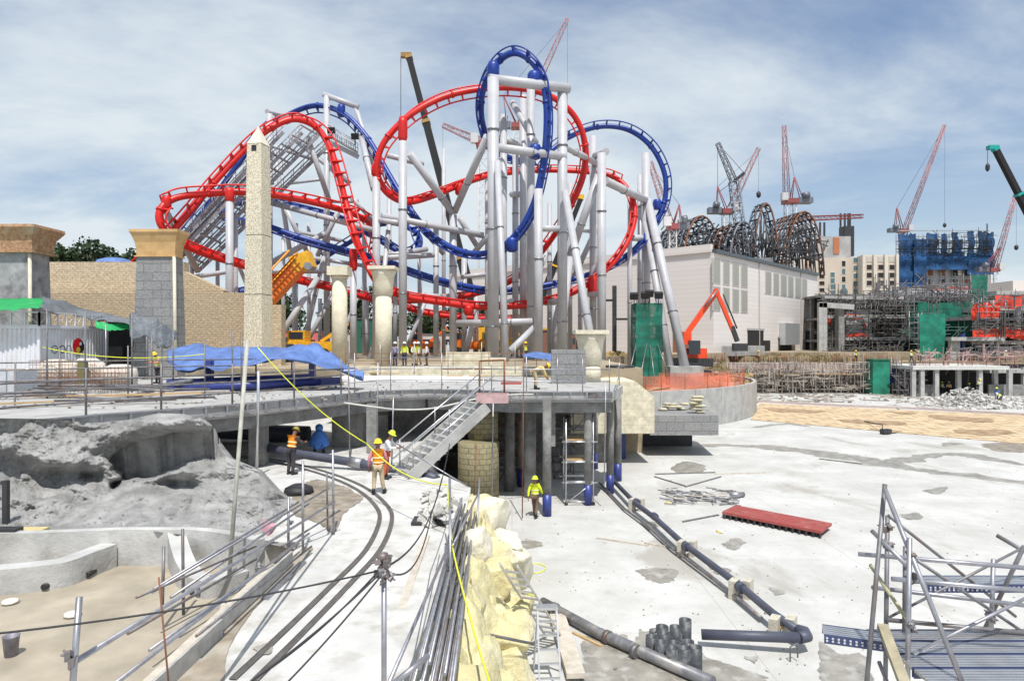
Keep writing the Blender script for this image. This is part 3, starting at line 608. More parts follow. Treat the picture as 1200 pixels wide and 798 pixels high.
# frame on the container roof
tf=thing('roof_frame','white steel lattice frame standing on the container roof','steel frame',c0+V(0,0,H+.1))
for p,d_,L_,n in ((c0,dl,LL,8),(c0,dn,WW,3)):
    mb=MB()
    for h in (.16,.95): mb.bar(p+V(0,0,H+h),p+d_*L_+V(0,0,H+h),.08)
    for i in range(n+1): mb.bar(p+d_*L_*i/n+V(0,0,H+.14),p+d_*L_*i/n+V(0,0,H+.95),.09)
    for i in range(n): mb.tube([p+d_*L_*i/n+V(0,0,H+.18),p+d_*L_*(i+1)/n+V(0,0,H+.92)],.02,5)
    mb.build('frame_side',wc,tf)
# emblem and letters on the long side
def onside(s_,z,off=.03): return c0+dl*s_-dn*off+V(0,0,z-c0.z)
Ms=Matrix((dl,V(0,0,1),-dn)).transposed()
def disc(s_,z,rx,rz_,m,name,off=.02,ringw=0,par=t,a0=0,a1=360):
    mb=MB(); n=28; o=[]; inn=[]
    for k in range(n+1):
        aa=R(a0+(a1-a0)*k/n); o.append(onside(s_+math.cos(aa)*rx,z+math.sin(aa)*rz_,off)+V(0,0,0)); inn.append(onside(s_+math.cos(aa)*(rx-ringw if ringw else 0),z+math.sin(aa)*(rz_-ringw*.8 if ringw else 0),off))
    mb.add(o+inn,[(k,k+1,n+1+k+1,n+1+k) for k in range(n)]); return mb.build(name,m,par)
zl=zc0+1.35; zz=zc0+1.85
inkk=mat('black_ink',(.015,.015,.02),.6); redk=mat('red_ink',(.6,.01,.02),.5); yelk=mat('yellow_ink',(.55,.42,.05),.5); grk=mat('dark_green_ink',(.05,.14,.07),.5); gyk=mat('grey_ink',(.2,.2,.23),.5)
disc(3.3,zz,.5,.5,redk,'emblem_disc',.012); disc(3.45,zz-.05,.42,.40,inkk,'emblem_black_half',.018,0,t,-100,100); disc(3.3,zz-.25,.2,.18,yelk,'emblem_spot',.022); disc(3.5,zz+.14,.11,.12,mat('pale_ink',(.6,.62,.7),.5),'emblem_dot',.026)  # red disc with a printed black half and small spots
for s_,m_ in ((1.25,grk),(1.9,inkk),(2.45,gyk)): disc(s_,zz-.2,.27,.25,m_,'ring_letter',.014,.06)
MB().box(onside(1.25,zz-.2,.014),(.3,.05,.02),M=Ms).build('ring_letter_bar',grk,t)
MB().box(onside(3.25,zz-.62,.014),(.5,.05,.02),M=Ms).build('small_writing',gyk,t)
def textobj(txt,size,p,m,name,par):
    cu=bpy.data.curves.new(name,'FONT'); cu.body=txt; cu.size=size; cu.extrude=.005; o=bpy.data.objects.new(name,cu); COL.objects.link(o)
    bpy.context.view_layer.update(); dg=bpy.context.evaluated_depsgraph_get(); me=bpy.data.meshes.new_from_object(o.evaluated_get(dg)); bpy.data.objects.remove(o)
    me.materials.clear(); me.materials.append(m); me.transform(Matrix.Translation(p)@Ms.to_4x4())
    ob=bpy.data.objects.new(name,me); COL.objects.link(ob); ob.parent=par; ob.matrix_parent_inverse=WM[par.name].inverted(); return ob
textobj('C Co',.95,onside(.55,zc0+.35,.02),inkk,'lettering',t)
# tarpaulins: pixel-traced outlines given depth and sag
def sheet(rowa,rowb,m,name,label,cat,nu=30,nv=8,sagz=.15,wob=.12,th=.02):
    A_=cr([P(*p) for p in rowa],6); B_=cr([P(*p) for p in rowb],6)
    def at(L_,u): 
        k=u*(len(L_)-1); i=min(int(k),len(L_)-2); return L_[i]+(L_[i+1]-L_[i])*(k-i)
    def fn(u,v):
        p=at(A_,u)*(1-v)+at(B_,u)*v; s_=math.sin(math.pi*v)*sagz
        return p+V(0,0,-s_+wob*noise.noise(V(p.x*.9,p.y*.9,u*3))+wob*.6*noise.noise(V(u*14,v*5,p.x*.2)))
    mb=MB(); mb.grid(fn,nu,nv); o=one(mb,name,m,label,cat); s=o.modifiers.new('thick','SOLIDIFY'); s.thickness=th; return o
sheet([(-30,351,44),(20,350,44),(52,350,44)],[(-30,364,40),(20,363,40),(47,361,40)],greentarp,'green_tarp','bright green tarpaulin sheet over the container roof frame','tarpaulin')
sheet([(50,349.5,44),(75,353,46),(110,366,47),(150,372,47),(180,377,46)],[(45,362,40.2),(60,366,41.5),(95,373,45),(128,378,43),(155,381,42)],greytarp,'grey_tarp','long grey tarpaulin sagging from the container roof to the block pillar','tarpaulin',wob=.2)
sheet([(152,369,41),(175,378,41),(195,383,41.5),(207,388,42)],[(152,394,40.6),(170,399,40.5),(190,402,40.7),(208,398,42)],greytarp,'hanging_tarp','crumpled grey tarpaulin hanging at the end of the shelter','tarpaulin',wob=.5,sagz=0)
sheet([(112,376,43),(130,379,43),(152,380,43)],[(112,384,42.6),(130,388,42.4),(152,386,42.6)],greentarp,'green_flap','green tarpaulin edge showing under the grey shelter sheet','tarpaulin',sagz=.1)
# dark shelter
XS=-1;t=thing('dark_shelter','open black-sheeted shelter between container and block pillar','shelter',P(155,441,44))
blk=mat('black_sheet',(.018,.018,.02),.7,var=.4,scale=2,bump=.4,bscale=2)
mb=MB(); p=P(126,441,47.3); q2=P(186,441,47.3); mb.box(((p.x+q2.x)/2,47.4,zc0+1.7),(q2.x-p.x,.1,3.6)); mb.build('back_sheet',blk,t)
mb=MB(); mb.box((p.x+1.9,46,zc0+.9),(.9,2,1.8)); mb.box((q2.x-.6,46,zc0+.6),(1.6,1.6,1.2)); mb.build('stacked_goods',blk,t)
for px in (172,190,124):
    MB().tube([P(px,441,42),P(px,380,42)],.04,6).build('prop',galv,t)
# wrapped cages in front of the container
cg=mat('white_liner',(.62,.57,.50),.8,var=.15,scale=3,bump=.3,bscale=3)
def cage(px,w_,h,label,Y=34):
    c=V((px-600)/F*Y,Y,ZD+.01); t=thing('wire_cage',label,'wire cage',c,0,'liner cages on the deck')
    mb=MB(); mb.lathe([(.3,.02),(.62,.05),(.66,h*.6),(.6,h*.85),(.3,h)],(0,0,0),10,M=Matrix.Scale(w_/1.3,3,(1,0,0))); 
    for i,v in enumerate(mb.v): mb.v[i]=tuple(Vector(v)+c)
    mb.build('liner',cg,t)
    g=MB()
    for i in range(int(w_/.18)+1):
        x=c.x-w_/2+i*.18; g.tube([(x,Y-.72,ZD+.02),(x,Y-.72,ZD+h)],.012,4)
    for i in range(int(h/.2)+1): g.tube([(c.x-w_/2,Y-.72,ZD+.02+i*.2),(c.x+w_/2,Y-.72,ZD+.02+i*.2)],.012,4)
    g.build('wire_front',rust,t)
for px,w_,h,lab in ((20,1.9,1.0,'short wire cage with white liner at the far left'),(66,1.7,1.45,'wire cage with white liner left of the khaki strap'),(103,1.7,1.5,'wire cage with tall white liner below the emblem'),(140,1.8,1.2,'wire cage with white liner at the right end')): cage(px,w_,h,lab)
one(MB().box(P(97,437,33.1),(.35,.3,1.1)),'khaki_strap',mat('khaki_cloth',(.17,.16,.06),.9),'khaki green cloth strip hanging over the wire cages','cloth')
one(MB().box(P(0,452,29),(2.2,1.4,1.3)),'grey_crate',mat('grey_crate_paint',(.5,.52,.55),.6,stain=(.3,.3,.3)),'pale grey crate standing on the deck at the left edge','crate')
# pipes twisting along the deck
one(MB().tube(cr([P(35,458,29),P(80,463,28.5),P(130,469,28),P(165,462,29),P(195,451,30.5),P(225,446,31.5)],6),.1,8),'flexible_duct',galvd,'dusty grey flexible duct winding along the deck','duct')
for i,(a_,b_,r_) in enumerate((((195,456,31),(400,446,34.5),.2),((195,449,32),(370,441,35.5),.16))):
    one(MB().tube([P(*a_),P(*b_)],r_,12),'blue_pipe',bluepvc,('lower' if i==0 else 'upper')+' dark blue pipe lying on the deck under the blue tarp','pipe','blue pipes under the blue tarp')
# posts below the tarp
t=thing('tarp_stand','blue steel stand holding up the sagging blue tarp','stand',P(300,450,33))
for px,y in ((245,428),(366,425),(250,430),(300,428),(342,430)): MB().box((P(px,440,34).x,34,ZD+.7),(.28 if px in(245,366) else .06,.28 if px in(245,366) else .06,1.4)).build('post',bluepvc,t)
MB().box((P(300,440,34).x,34,ZD+.35),(8.5,.25,.3)).build('beam',bluepvc,t)
o=sheet([(196,411,37),(240,405,37),(300,407.5,37),(345,406,36),(369,402,35.5),(385,411,35),(402,424,34.5),(427,437,34)],[(196,418,33),(212,437,32),(245,433,32),(290,427,32),(330,423,32),(360,425,32),(392,431,32.5),(424,438.5,33)],bluetarp,'blue_tarp','large crinkled blue tarpaulin stretched low over the deck','tarpaulin',nu=60,nv=16,sagz=.25,wob=.28)
sheet([(612,414,46),(640,413.5,46),(670,416,46),(692,421,46)],[(618,420,44),(640,421,44),(668,424,44),(688,424,44)],bluetarp,'small_blue_tarp','narrow blue tarpaulin strip beside the broad cream column','tarpaulin',nu=24,nv=6,wob=.15)
# ---------------------------------------------------------------- sculpted rock face
def top_y(x):
    pts=[(-60,500),(0,488),(60,489),(110,494),(150,490),(185,482),(215,483),(232,487),(243,497),(252,516),(266,534),(300,548),(322,572),(342,588),(352,612),(358,648)]
    for i in range(len(pts)-1):
        if x<=pts[i+1][0]:
            k=(x-pts[i][0])/(pts[i+1][0]-pts[i][0]); return pts[i][1]+(pts[i+1][1]-pts[i][1])*k
    return 648
def bot_y(x): return 626+4*math.sin(x*.03) + (0 if x<280 else (x-280)*.32)
def g2(x,y,cx,cy,sx,sy,rot=0):
    dx_=x-cx; dy_=y-cy; c_=math.cos(rot); s_=math.sin(rot); u=(dx_*c_+dy_*s_)/sx; v=(-dx_*s_+dy_*c_)/sy; return math.exp(-(u*u+v*v))
def rockfn(u,v):
    x=-60+u*418; yt=top_y(x)+2; yb=max(bot_y(x),yt+1.5); y=yt+(yb-yt)*v
    k=(y-485)/(628-485); k=min(1,max(0,k))
    y0_=top_y(x); k=min(1,max(0,(y-y0_)/max(4,bot_y(x)-y0_))); Yt=min(19.25+max(x,-60)*.0195,21.2)-max(0,x-225)*.008; Yd=Yt-(Yt-16.75)*(.18*k+.82*k**2.6)
    # forms: brow, cavern, folds
    Yd-=1.2*g2(x,y,195,497,70,14,-.12); Yd+=1.2*g2(x,y,182,530,62,17,-.12); Yd+=.6*g2(x,y,130,560,16,22,0)
    Yd+=.0; Yd-=.7*g2(x,y,170,548,34,6,-.1); Yd+=1.0*g2(x,y,212,567,30,9,-.05)
    Yd-=1.0*g2(x,y,85,540,40,16,.1); Yd+=.9*g2(x,y,92,556,32,9,.1); Yd-=.9*g2(x,y,290,590,40,22,.5); Yd+=.6*g2(x,y,35,560,40,14,.3)
    ss=lambda a,b,t: (lambda q:q*q*(3-2*q))(min(1,max(0,(t-a)/(b-a))))
    yT=514-(x-122)*.11; yB=578-(x-122)*.33
    cx_=x-180; cy_=y-536; ca,sa=math.cos(-.24),math.sin(-.24); uu=(cx_*ca+cy_*sa)/62; vv=(-cx_*sa+cy_*ca)/25
    rr_=uu*uu+vv*vv+.35*noise.noise(V(x*.035,y*.06,11))+.15*noise.noise(V(x*.11,y*.16,4)); Yd+=(1.9+.6*noise.noise(V(x*.05,y*.12,7)))*ss(0,.55,1-rr_)*ss(119,127,x)
    dl_y=572-(x-128)*.62; Yd+=1.2*math.exp(-((y-dl_y)/4.5)**2)*ss(126,134,x)*(1-ss(180,190,x))
    Yd-=.9*g2(x,y,150,556,22,8,-.15); Yd-=.5*g2(x,y,205,548,25,12,.2)
    p=V(x*.03,y*.045,2); Yd+=.42*noise.noise(p)+.19*noise.noise(p*2.7)+.08*noise.noise(p*7)+.05*noise.noise(p*19)+.012*noise.noise(p*41)
    z=CZ-(y-399)/F*Yd
    return V((x-600)/F*Yd,Yd,z)
mb=MB(); nu,nv=260,120
mb.grid(rockfn,nu,nv)
# back skirt so that the rock has a body
tp=[rockfn(i/nu,0) for i in range(nu+1)]; bk=[p+V(0,.5,-.12) for p in tp]; bk2=[V(p.x,p.y+.9,ZA) for p in tp]
mb.add(tp+bk+bk2,[(i+1,i,nu+1+i,nu+2+i) for i in range(nu)]+[(nu+2+i,nu+1+i,2*nu+2+i,2*nu+3+i) for i in range(nu)],True)
rockm=mat('shotcrete_rock',(.37,.365,.355),.95,var=.3,scale=1.6,bump=.8,bscale=11,stain=(.23,.225,.22),stscale=1.3,stamt=.8)
one(mb,'artificial_rock',rockm,'sculpted grey shotcrete rock face with a dark hollow','rock face')
# pool walls
pw=mat('pool_render',(.47,.465,.45),.85,var=.18,scale=1.3,bump=.3,bscale=9,stain=(.22,.21,.19),stscale=.8,stamt=.6)
def curb(pts,h0,w_,name,label,z=ZW,m=pw,top=None,endh=None):
    c=cr([Vector(p) for p in pts],8); mb=MB(); vs=[]; n=len(c)
    for i,p in enumerate(c):
        t_=(c[min(i+1,n-1)]-c[max(i-1,0)]).normalized(); nn=V(-t_.y,t_.x,0); h=h0[0]+(h0[1]-h0[0])*i/(n-1) if isinstance(h0,tuple) else h0
        if callable(top): h=top(i/(n-1))
        for o_,zz_ in ((0,z),(0,z+h),(w_,z+h),(w_,z)): vs.append(V(p.x,p.y,0)+nn*o_+V(0,0,zz_))
    mb.add(vs,[(4*i+k,4*i+4+k,4*i+4+(k+1)%4,4*i+(k+1)%4) for i in range(n-1) for k in range(3)]+[(0,1,2,3),(4*n-1,4*n-2,4*n-3,4*n-4)])
    return one(mb,name,m,label,'wall')
curb([G(-40,701,ZW),G(0,698,ZW),G(45,693,ZW),G(80,687,ZW),G(110,675,ZW),G(137,664,ZW)],.56,.42,'pool_kerb','thick white-topped kerb curving in from the left of the pool')
curb([G(-60,670,ZW),G(0,668,ZW),G(50,667,ZW),G(137,663,ZW),G(195,663,ZW),G(225,663,ZW),G(262,668,ZW),G(300,678,ZW)],.88,.25,'pool_back_wall','stained grey wall at the back of the empty pool')
curb([G(196,662,ZW),G(206,685,ZW),G(222,697,ZW),G(244,702,ZW),G(268,696,ZW),G(292,688,ZW)],None,.4,'swept_kerb','curved pool kerb sweeping up to a point on the right',top=lambda k:.88-.5*min(1,k*3)**.6)
mk=MB(); mk.box(P(8,624,17),(1.8,.5,.16)); one(mk,'yellow_ledge',mat('yellow_render',(.55,.45,.22),.8),'yellowish ledge at the foot of the rock on the far left','ledge')
mk=MB(); mk.box(P(2,645,16.6),(.85,.3,1.1)); mk.box(P(7,600,17.2),(.12,.12,1.6)); one(mk,'dark_post',dark,'dark stub post with steel plate at the left pool corner','post')  # plain dark steel boxes at the pool corner
for (px,py,lab) in ((59,689,'left'),(108,675,'middle'),(231,695,'right')):
    c=G(px,py,ZW)+V(0,-.22,.1); one(MB().tube([c,c+V(0,.3,0)],.07,10),'drain_stub',black,f'{lab} black drain stub in the pool kerb','drain pipe','drain stubs in the pool kerbs')
c=G(13,768,ZW); t=thing('bucket','dirty grey plastic bucket standing in the muddy pool','bucket',c)
bk_=mat('dirty_bucket',(.20,.19,.23),.5,var=.3,scale=8); MB().lathe([(.10,.0),(.13,.34),(.14,.35),(.12,.34),(.09,.03)],c,18).build('pail',bk_,t); MB().tube([c+V(.135*math.cos(a_),.0-.135*abs(math.sin(a_))*.3,.33-.1*math.sin(a_)) for a_ in [math.pi*k/8 for k in range(9)]],.006,5).build('handle',galvd,t)
rn2=random.Random(3)
for (px,py,lab) in ((12,707,'flat pale stone by the left pool kerb'),(85,722,'pale foam lump in the middle of the pool floor')):
    mb=MB(); c=G(px,py,ZW); mb.lathe([(.03,.1),(.14,.08),(.17,.03),(.1,0)],c,9); one(mb,'pale_stone',mat('pale_lump',(.66,.63,.56),.8),lab,'stone')
# ---------------------------------------------------------------- roller coasters
def track(root, ctrl, m, gauge=1.3, rs=.31, rr=.08, hgt=.47, tie=1.25, sub=10, nm='track'):
    P_=[P(c[0],c[1],c[2]) for c in ctrl]; U=[Vector(c[3]) for c in ctrl]
    pts=cr(P_,sub); ups=[u.normalized() for u in cr(U,sub)]
    fr=[]
    for i,p in enumerate(pts):
        t=(pts[min(i+1,len(pts)-1)]-pts[max(i-1,0)]).normalized(); u=ups[i]; u=(u-t*u.dot(t)); 
        if u.length<.05: u=fr[-1][2].copy() if fr else V(0,0,1)
        u.normalize(); fr.append((p,t,u,t.cross(u)))
    mb=MB(); mb.tube(pts,rs,12)
    acc=0; last=pts[0]
    for i in range(1,len(fr)):
        acc+=(fr[i][0]-fr[i-1][0]).length
        if acc>=tie:
            acc=0; p,t,u,s_=fr[i]
            a=p+u*hgt+s_*gauge/2; b=p+u*hgt-s_*gauge/2; q=.16
            vs=[p+s_*rs*.9-t*.07+u*.1,p-s_*rs*.9-t*.07+u*.1,b-t*.07-u*.1,b-t*.07+u*.02,a-t*.07+u*.02,a-t*.07-u*.1]
            vs=vs+[v+t*.14 for v in vs]; m6=[(0,5,4,3,2,1),(6,7,8,9,10,11)]+[(k,(k+1)%6,6+(k+1)%6,6+k) for k in range(6)]
            mb.add(vs,m6)
        if i%(sub*2)==0:
            p,t,u,s_=fr[i]; mb.tube([p-t*.12,p+t*.12],rs*1.22,12)
    sp_=mb.build(nm,m,root)
    WM[sp_.name]=Matrix.Identity(4)
    for sg in (-1,1):
        r_=MB().tube([p+u*(hgt)+s_*sg*gauge/2 for p,t,u,s_ in fr],rr,6).build('rail',m,None); r_.parent=sp_; r_.matrix_parent_inverse=(WM[root.name]@root.matrix_parent_inverse.inverted() if False else Matrix.Identity(4))
        # sub-part: world transform of the spine object is identity by construction
    return fr
UP=(0,0,1)
red=thing('red_roller_coaster','bright red roller coaster with a large tilted ring and lift hill','roller coaster',(0,72,ZP))
blu=thing('blue_roller_coaster','deep blue roller coaster with a tall loop on white supports','roller coaster',(6,76,ZP))
RED=[(140,335,61,(-.5,0,.9)),(205,268,62,(-.6,-.1,.8)),(250,215,64,(-.6,-.1,.8)),(290,172,66,(-.6,-.1,.8)),(318,150,67,(-.3,-.1,1)),(345,140,68,(0,-.1,1)),(370,149,69,(.5,-.5,1)),(386,172,69,(.7,-.8,.5)),(397,205,68.5,(.6,-1,.2)),(406,240,68,(.6,-1,.2)),(416,275,67,(.6,-1,.3)),(429,308,67,(.6,-.7,.6)),(444,333,67,(.3,-.3,1)),(472,347,68,UP),(520,355,69.5,UP),(570,360,71,UP),(620,357,73,(-.1,0,1)),(665,346,75,(-.4,0,1)),(705,321,77,(-.7,0,.8)),(733,288,78,(-1,0,.4)),(744,254,79,(-1,.2,0)),(738,226,80,(-.8,.2,-.5)),(718,207,81,(-.2,.2,.8)),(680,201,82,UP),(630,200,82,UP),(580,205,80,UP),(545,215,77,UP),(510,229,74,(.1,0,1)),(480,237,71,(.2,.1,1)),(458,230,69,(.7,.2,.7)),(443,210,68,(1,.4,.2)),(443,185,67.5,(1,.6,-.1)),(455,160,67.5,(.7,1,-.4)),(485,132,68,(.2,1,-.1)),(530,111,69,(0,1,0)),(590,103,70,(0,1,-.1)),(640,111,71,(-.2,1,-.2)),(672,135,72,(-.8,.8,-.4)),(686,170,73,(-1,.4,-.1)),(684,205,74,(-1,.3,.1)),(670,240,75,(-1,.2,.3)),(650,275,77,(-.7,.2,.7)),(625,307,79,(-.5,0,.9)),(598,330,81,(-.3,0,1)),(555,345,83,UP),(500,352,83,UP),(445,352,81,UP),(400,341,77,UP),(340,327,71,(.1,0,1)),(262,305,65,(.15,0,1)),(215,287,61.5,(.3,.1,1)),(190,266,60,(.9,.4,.3)),(188,246,60,(.7,.8,.6)),(207,232,61,(.2,.5,1)),(245,227,62,(0,.2,1)),(290,225.5,63,(0,.1,1)),(340,232,65,(0,.1,1)),(390,243,68,(0,.1,1)),(425,256,71,(-.2,.1,1)),(442,274,75,(-.8,.3,.5)),(440,300,80,(-.8,.3,.6)),(450,335,84,(-.3,0,1)),(480,362,86,UP),(540,372,88,UP),(610,374,90,UP)]
frR=track(red,RED,redpaint)
def B2(x,y,Y,cx=None,cy=None,dy=0): return (x,y,Y,(x-cx,dy,cy-y) if cx is not None else UP)
BLU=[(200,300,78,(-.5,0,1)),(250,232,79,(-.6,0,.8)),(305,160,80,(-.6,0,.8)),(338,135,80,(-.3,-.2,-.6)),(372,124,80,(0,-.5,-1)),(405,135,79,(-.4,-.4,-1)),(432,164,78,(-.8,-.5,-.6)),(456,205,76,(-.8,-.4,-.6)),(480,244,74,(-.7,-.2,-.8)),(508,277,72,(-.4,0,-1)),(545,296,70,(0,0,-1)),(580,294,68,(.4,0,-1)),(607,272,66.5,(.8,0,-.8)),(625,240,66,(1,-.1,-.4)),(635,200,65.5,(1,-.2,-.1)),(640,160,65,(1,-.2,0)),(640,120,65,(1,-.2,.1)),(634,90,65,(1,-.2,.5)),(620,70,65.5,(.6,-.1,.9)),(603,62.5,66,(0,-.1,1)),(586,71,67,(-.6,-.1,.9)),(571,92,68,(-1,-.1,.4)),(564,120,69.5,(-1,-.1,0)),(567,150,72,(-1,0,-.3)),(582,176,75,(-.5,0,-1)),(610,188,79,(-.1,.2,-1)),(640,180,81,(-.2,.4,.4)),(665,162,82,(-.4,.2,1)),(700,149,82.5,(-.2,.1,1)),(735,152,82.5,(.3,.1,1)),(763,172,82,(.8,.1,.7)),(779,205,82,(1,.1,0)),(778,238,82,(1,.1,-.3)),(763,267,81.5,(.8,0,-.7)),(740,295,81,(.5,0,-.9)),(700,318,80,(.2,0,-1)),(650,332,79,(0,0,-1)),(590,340,78,(0,0,-1)),(540,334,76.5,(0,0,-1)),(490,320,75,(0,0,-1)),(450,305,74,(0,0,-1)),(400,292,72.5,(0,0,-1)),(350,278,71.5,(0,0,-1)),(310,264,72,(0,0,-1)),(275,256,74,(-.3,0,-1)),(262,247,77,(-1,0,0)),(280,238,80,(0,0,1)),(320,239,81,UP),(360,247,81,UP),(400,258,80,UP),(440,279,79,UP),(472,296,78,UP),(491,290,79,(-.8,.3,.4)),(487,272,82,(-.5,.3,.8)),(450,262,85,UP),(400,290,87,UP),(330,330,88,UP),(240,350,86,UP)]
frB=track(blu,BLU,bluepaint)
def sup(root,a,b,w,flanges=True,nm='support_column',n=12):
    a=Vector(a); b=Vector(b); Ym=(a.y+b.y)/2; r=w/F*Ym/2*.93; mb=MB(); mb.tube([a,b],r,n)
    L_=(b-a).length; d=(b-a).normalized(); mb.m=1
    if flanges and L_>5:
        k=4+rnd.random()*3; 
        while k<L_-2: 
            c=a+d*k; mb.tube([c-d*.05,c+d*.05],r*1.17,n); k+=6.5+rnd.random()*3
    mb.m=0
    return mb.build(nm,[whitepaint,steel],root)
def vert(root,px,py,Y,w,px2=None,Y2=None,py2=None,nm='support_column'):
    a=P(px,py,Y)
    if py2 is not None: b=P(px2 if px2 is not None else px,py2,Y2 or Y)
    else:
        Yb=Y2 or Y; zb=(ZP if (px-600)/F*Yb<8.9 or Yb>76+1.5*((px-600)/F*Yb-9) else 2.9)-.05; b=V(((px2 if px2 is not None else px)-600)/F*Yb,Yb,zb)
    return sup(root,a,b,w,nm=nm)
# columns standing on the plateau: px, top y, depth, width
for (px,py,Y,w,*r_) in ((578,92,63,14.5),(572,210,74,8),(590,135,72,9),(604,178,77,8),(613,112,74,9),(631,222,65,11),(622,100,69,10),(659,103,66,12.5),(644,238,80,6),(705,180,71,11),(695,160,78,9),(757,180,82,11),(750,205,86,7),
    (472,166,66.5,10.5),(441,208,68,10,441),(531,252,72,9.5),(511,268,75,7),(383,113,79,8),(316,134,74,7.5),(269,235,61,9.5),(276,250,68,6),(414,318,68,8.5),(456,218,84,6),(492,300,84,6),(544,300,84,7),(650,352,78,7),(680,328,86,6),(738,230,80,6),
    (347,262,82,5),(362,262,84,5),(332,270,86,5),(427,262,86,6),(463,306,80,6),(520,175,90,5),(668,215,88,6),(612,352,82,7),(400,340,80,6),(430,350,84,5),(375,350,82,5),(345,330,78,6),(255,306,70,5),(225,300,66,5),(558,345,88,6),(603,350,90,5)):
    vert(red if rnd.random()<.5 or px in(472,441,269,414,705) else blu,px,py,Y,w)
# slanted legs
for root,a,b,w in ((blu,(583,190,62),(593,423,57),8.5),(blu,(662,225,65),(698,428,56),10),(red,(702,205,73),(668,300,75),10),(red,(668,300,75),(655,424,72),9),(blu,(757,258,82),(786,436,75),9.5),(blu,(759,235,82),(804,436,74),11),
    (red,(422,155,79),(438,222,70),8),(blu,(360,160,72),(386,236,74),6.5),(blu,(400,240,76),(372,300,77),6),(red,(480,180,67),(531,250,72),9.5),(blu,(571,160,64),(533,248,72),9),(blu,(455,270,69),(440,424,68),6),(red,(193,245,61),(232,318,66),8),(red,(190,300,61),(215,330,64),7),
    (blu,(628,382,66),(597,412,63),8.5),(blu,(553,382,72),(545,415,74),8),(red,(585,262,72),(552,300,74),7),(blu,(538,255,74),(560,290,76),7),(red,(372,326,72),(329,392,68),7.5),(blu,(340,160,82),(410,215,82),6),(blu,(322,178,80),(345,330,84),6),(red,(455,355,72),(432,424,70),7),
    (blu,(480,250,78),(520,298,80),6),(blu,(335,245,78),(362,300,80),6),(red,(380,300,76),(352,420,76),6),(red,(275,300,72),(300,360,76),5),(blu,(640,300,80),(620,345,80),5),(red,(705,255,82),(670,330,84),7),(blu,(416,124,79),(445,215,80),6),(red,(600,120,72),(628,168,70),8),
    (blu,(360,400,74),(393,340,76),6),(red,(395,410,80),(420,345,80),5),(blu,(470,424,82),(500,350,82),5),(blu,(410,230,78),(440,262,80),5)):
    sup(root,P(*a),P(*b),w,nm='slanted_support')
# cross beams
for root,a,b,w in ((blu,(573,93,63),(667,104,66),12.5),(blu,(574,172,63),(662,184,66),11),(red,(447,253,68),(566,276,73),8),(red,(440,303,70),(508,299,74),7),(blu,(540,325,74),(572,321,74),5.5),(blu,(536,379,70),(628,377,66),9),(blu,(600,228,77),(612,228,74),8),(blu,(632,268,65),(660,268,66),8),
    (red,(697,183,78),(710,178,72),9),(blu,(709,212,72),(757,235,82),10),(red,(740,279,80),(757,279,82),8),(blu,(379,111,79),(420,126,79),7),(blu,(313,131,74),(340,138,80),6),(blu,(308,168,73),(368,187,75),5),(red,(318,238,73),(438,270,69),7),(red,(318,308,73),(380,274,77),7.5),(red,(300,318,66),(382,318,77),6),
    (blu,(455,300,74),(500,292,78),7),(red,(350,272,80),(400,282,80),5),(red,(225,325,64),(270,318,62),6),(red,(455,345,70),(535,348,74),6),(red,(690,345,76),(708,345,71),7),(blu,(592,164,72),(612,172,74),8),(red,(660,171,66),(700,192,78),8),(red,(640,355,76),(660,352,66),8),(blu,(384,236,79),(420,236,79),5),
    (red,(453,182,72),(496,193,74),7),(blu,(350,300,82),(430,312,82),5),(red,(340,215,82),(380,210,80),4),(blu,(600,352,70),(560,362,76),5),(red,(472,262,67),(443,258,68),7),(blu,(680,270,86),(700,272,78),5)):
    o=sup(root,P(*a),P(*b),w,nm='cross_beam',flanges=True)
# saddles joining track and supports
for root,m_,p,w in ((red,redpaint,(472,152,66.6),(1.0,1.0,2.4)),(red,redpaint,(269,229,61),(.9,.9,1.3)),(red,redpaint,(414,305,68),(.9,.9,2.2)),(red,redpaint,(441,200,68),(1.1,1,1.2)),(red,redpaint,(549,364,70),(1,1,1.0)),(red,redpaint,(622,366,73),(1,1,1.6)),(red,redpaint,(694,336,76),(1.2,1.2,2.4)),(blu,bluepaint,(578,84,66),(1.3,1.3,1.8)),(blu,bluepaint,(626,92,65),(1.4,1.4,1.2)),(blu,bluepaint,(627,178,65),(1.3,1.3,1.3)),(blu,bluepaint,(600,287,66.5),(1.2,1.2,1.4)),(blu,bluepaint,(400,130,79),(1,1,1.4)),(red,redpaint,(538,222,76),(1,1,1.3)),(blu,bluepaint,(770,240,81.5),(1.1,1.1,1.2)),(red,redpaint,(195,238,60.4),(.9,.9,1.2))):
    MB().lathe([(.30*w[0],-w[2]/2),(.46*w[0],-w[2]*.35),(.46*w[0],w[2]*.3),(.36*w[0],w[2]/2)],P(*p),12).build('track_saddle',m_,root)
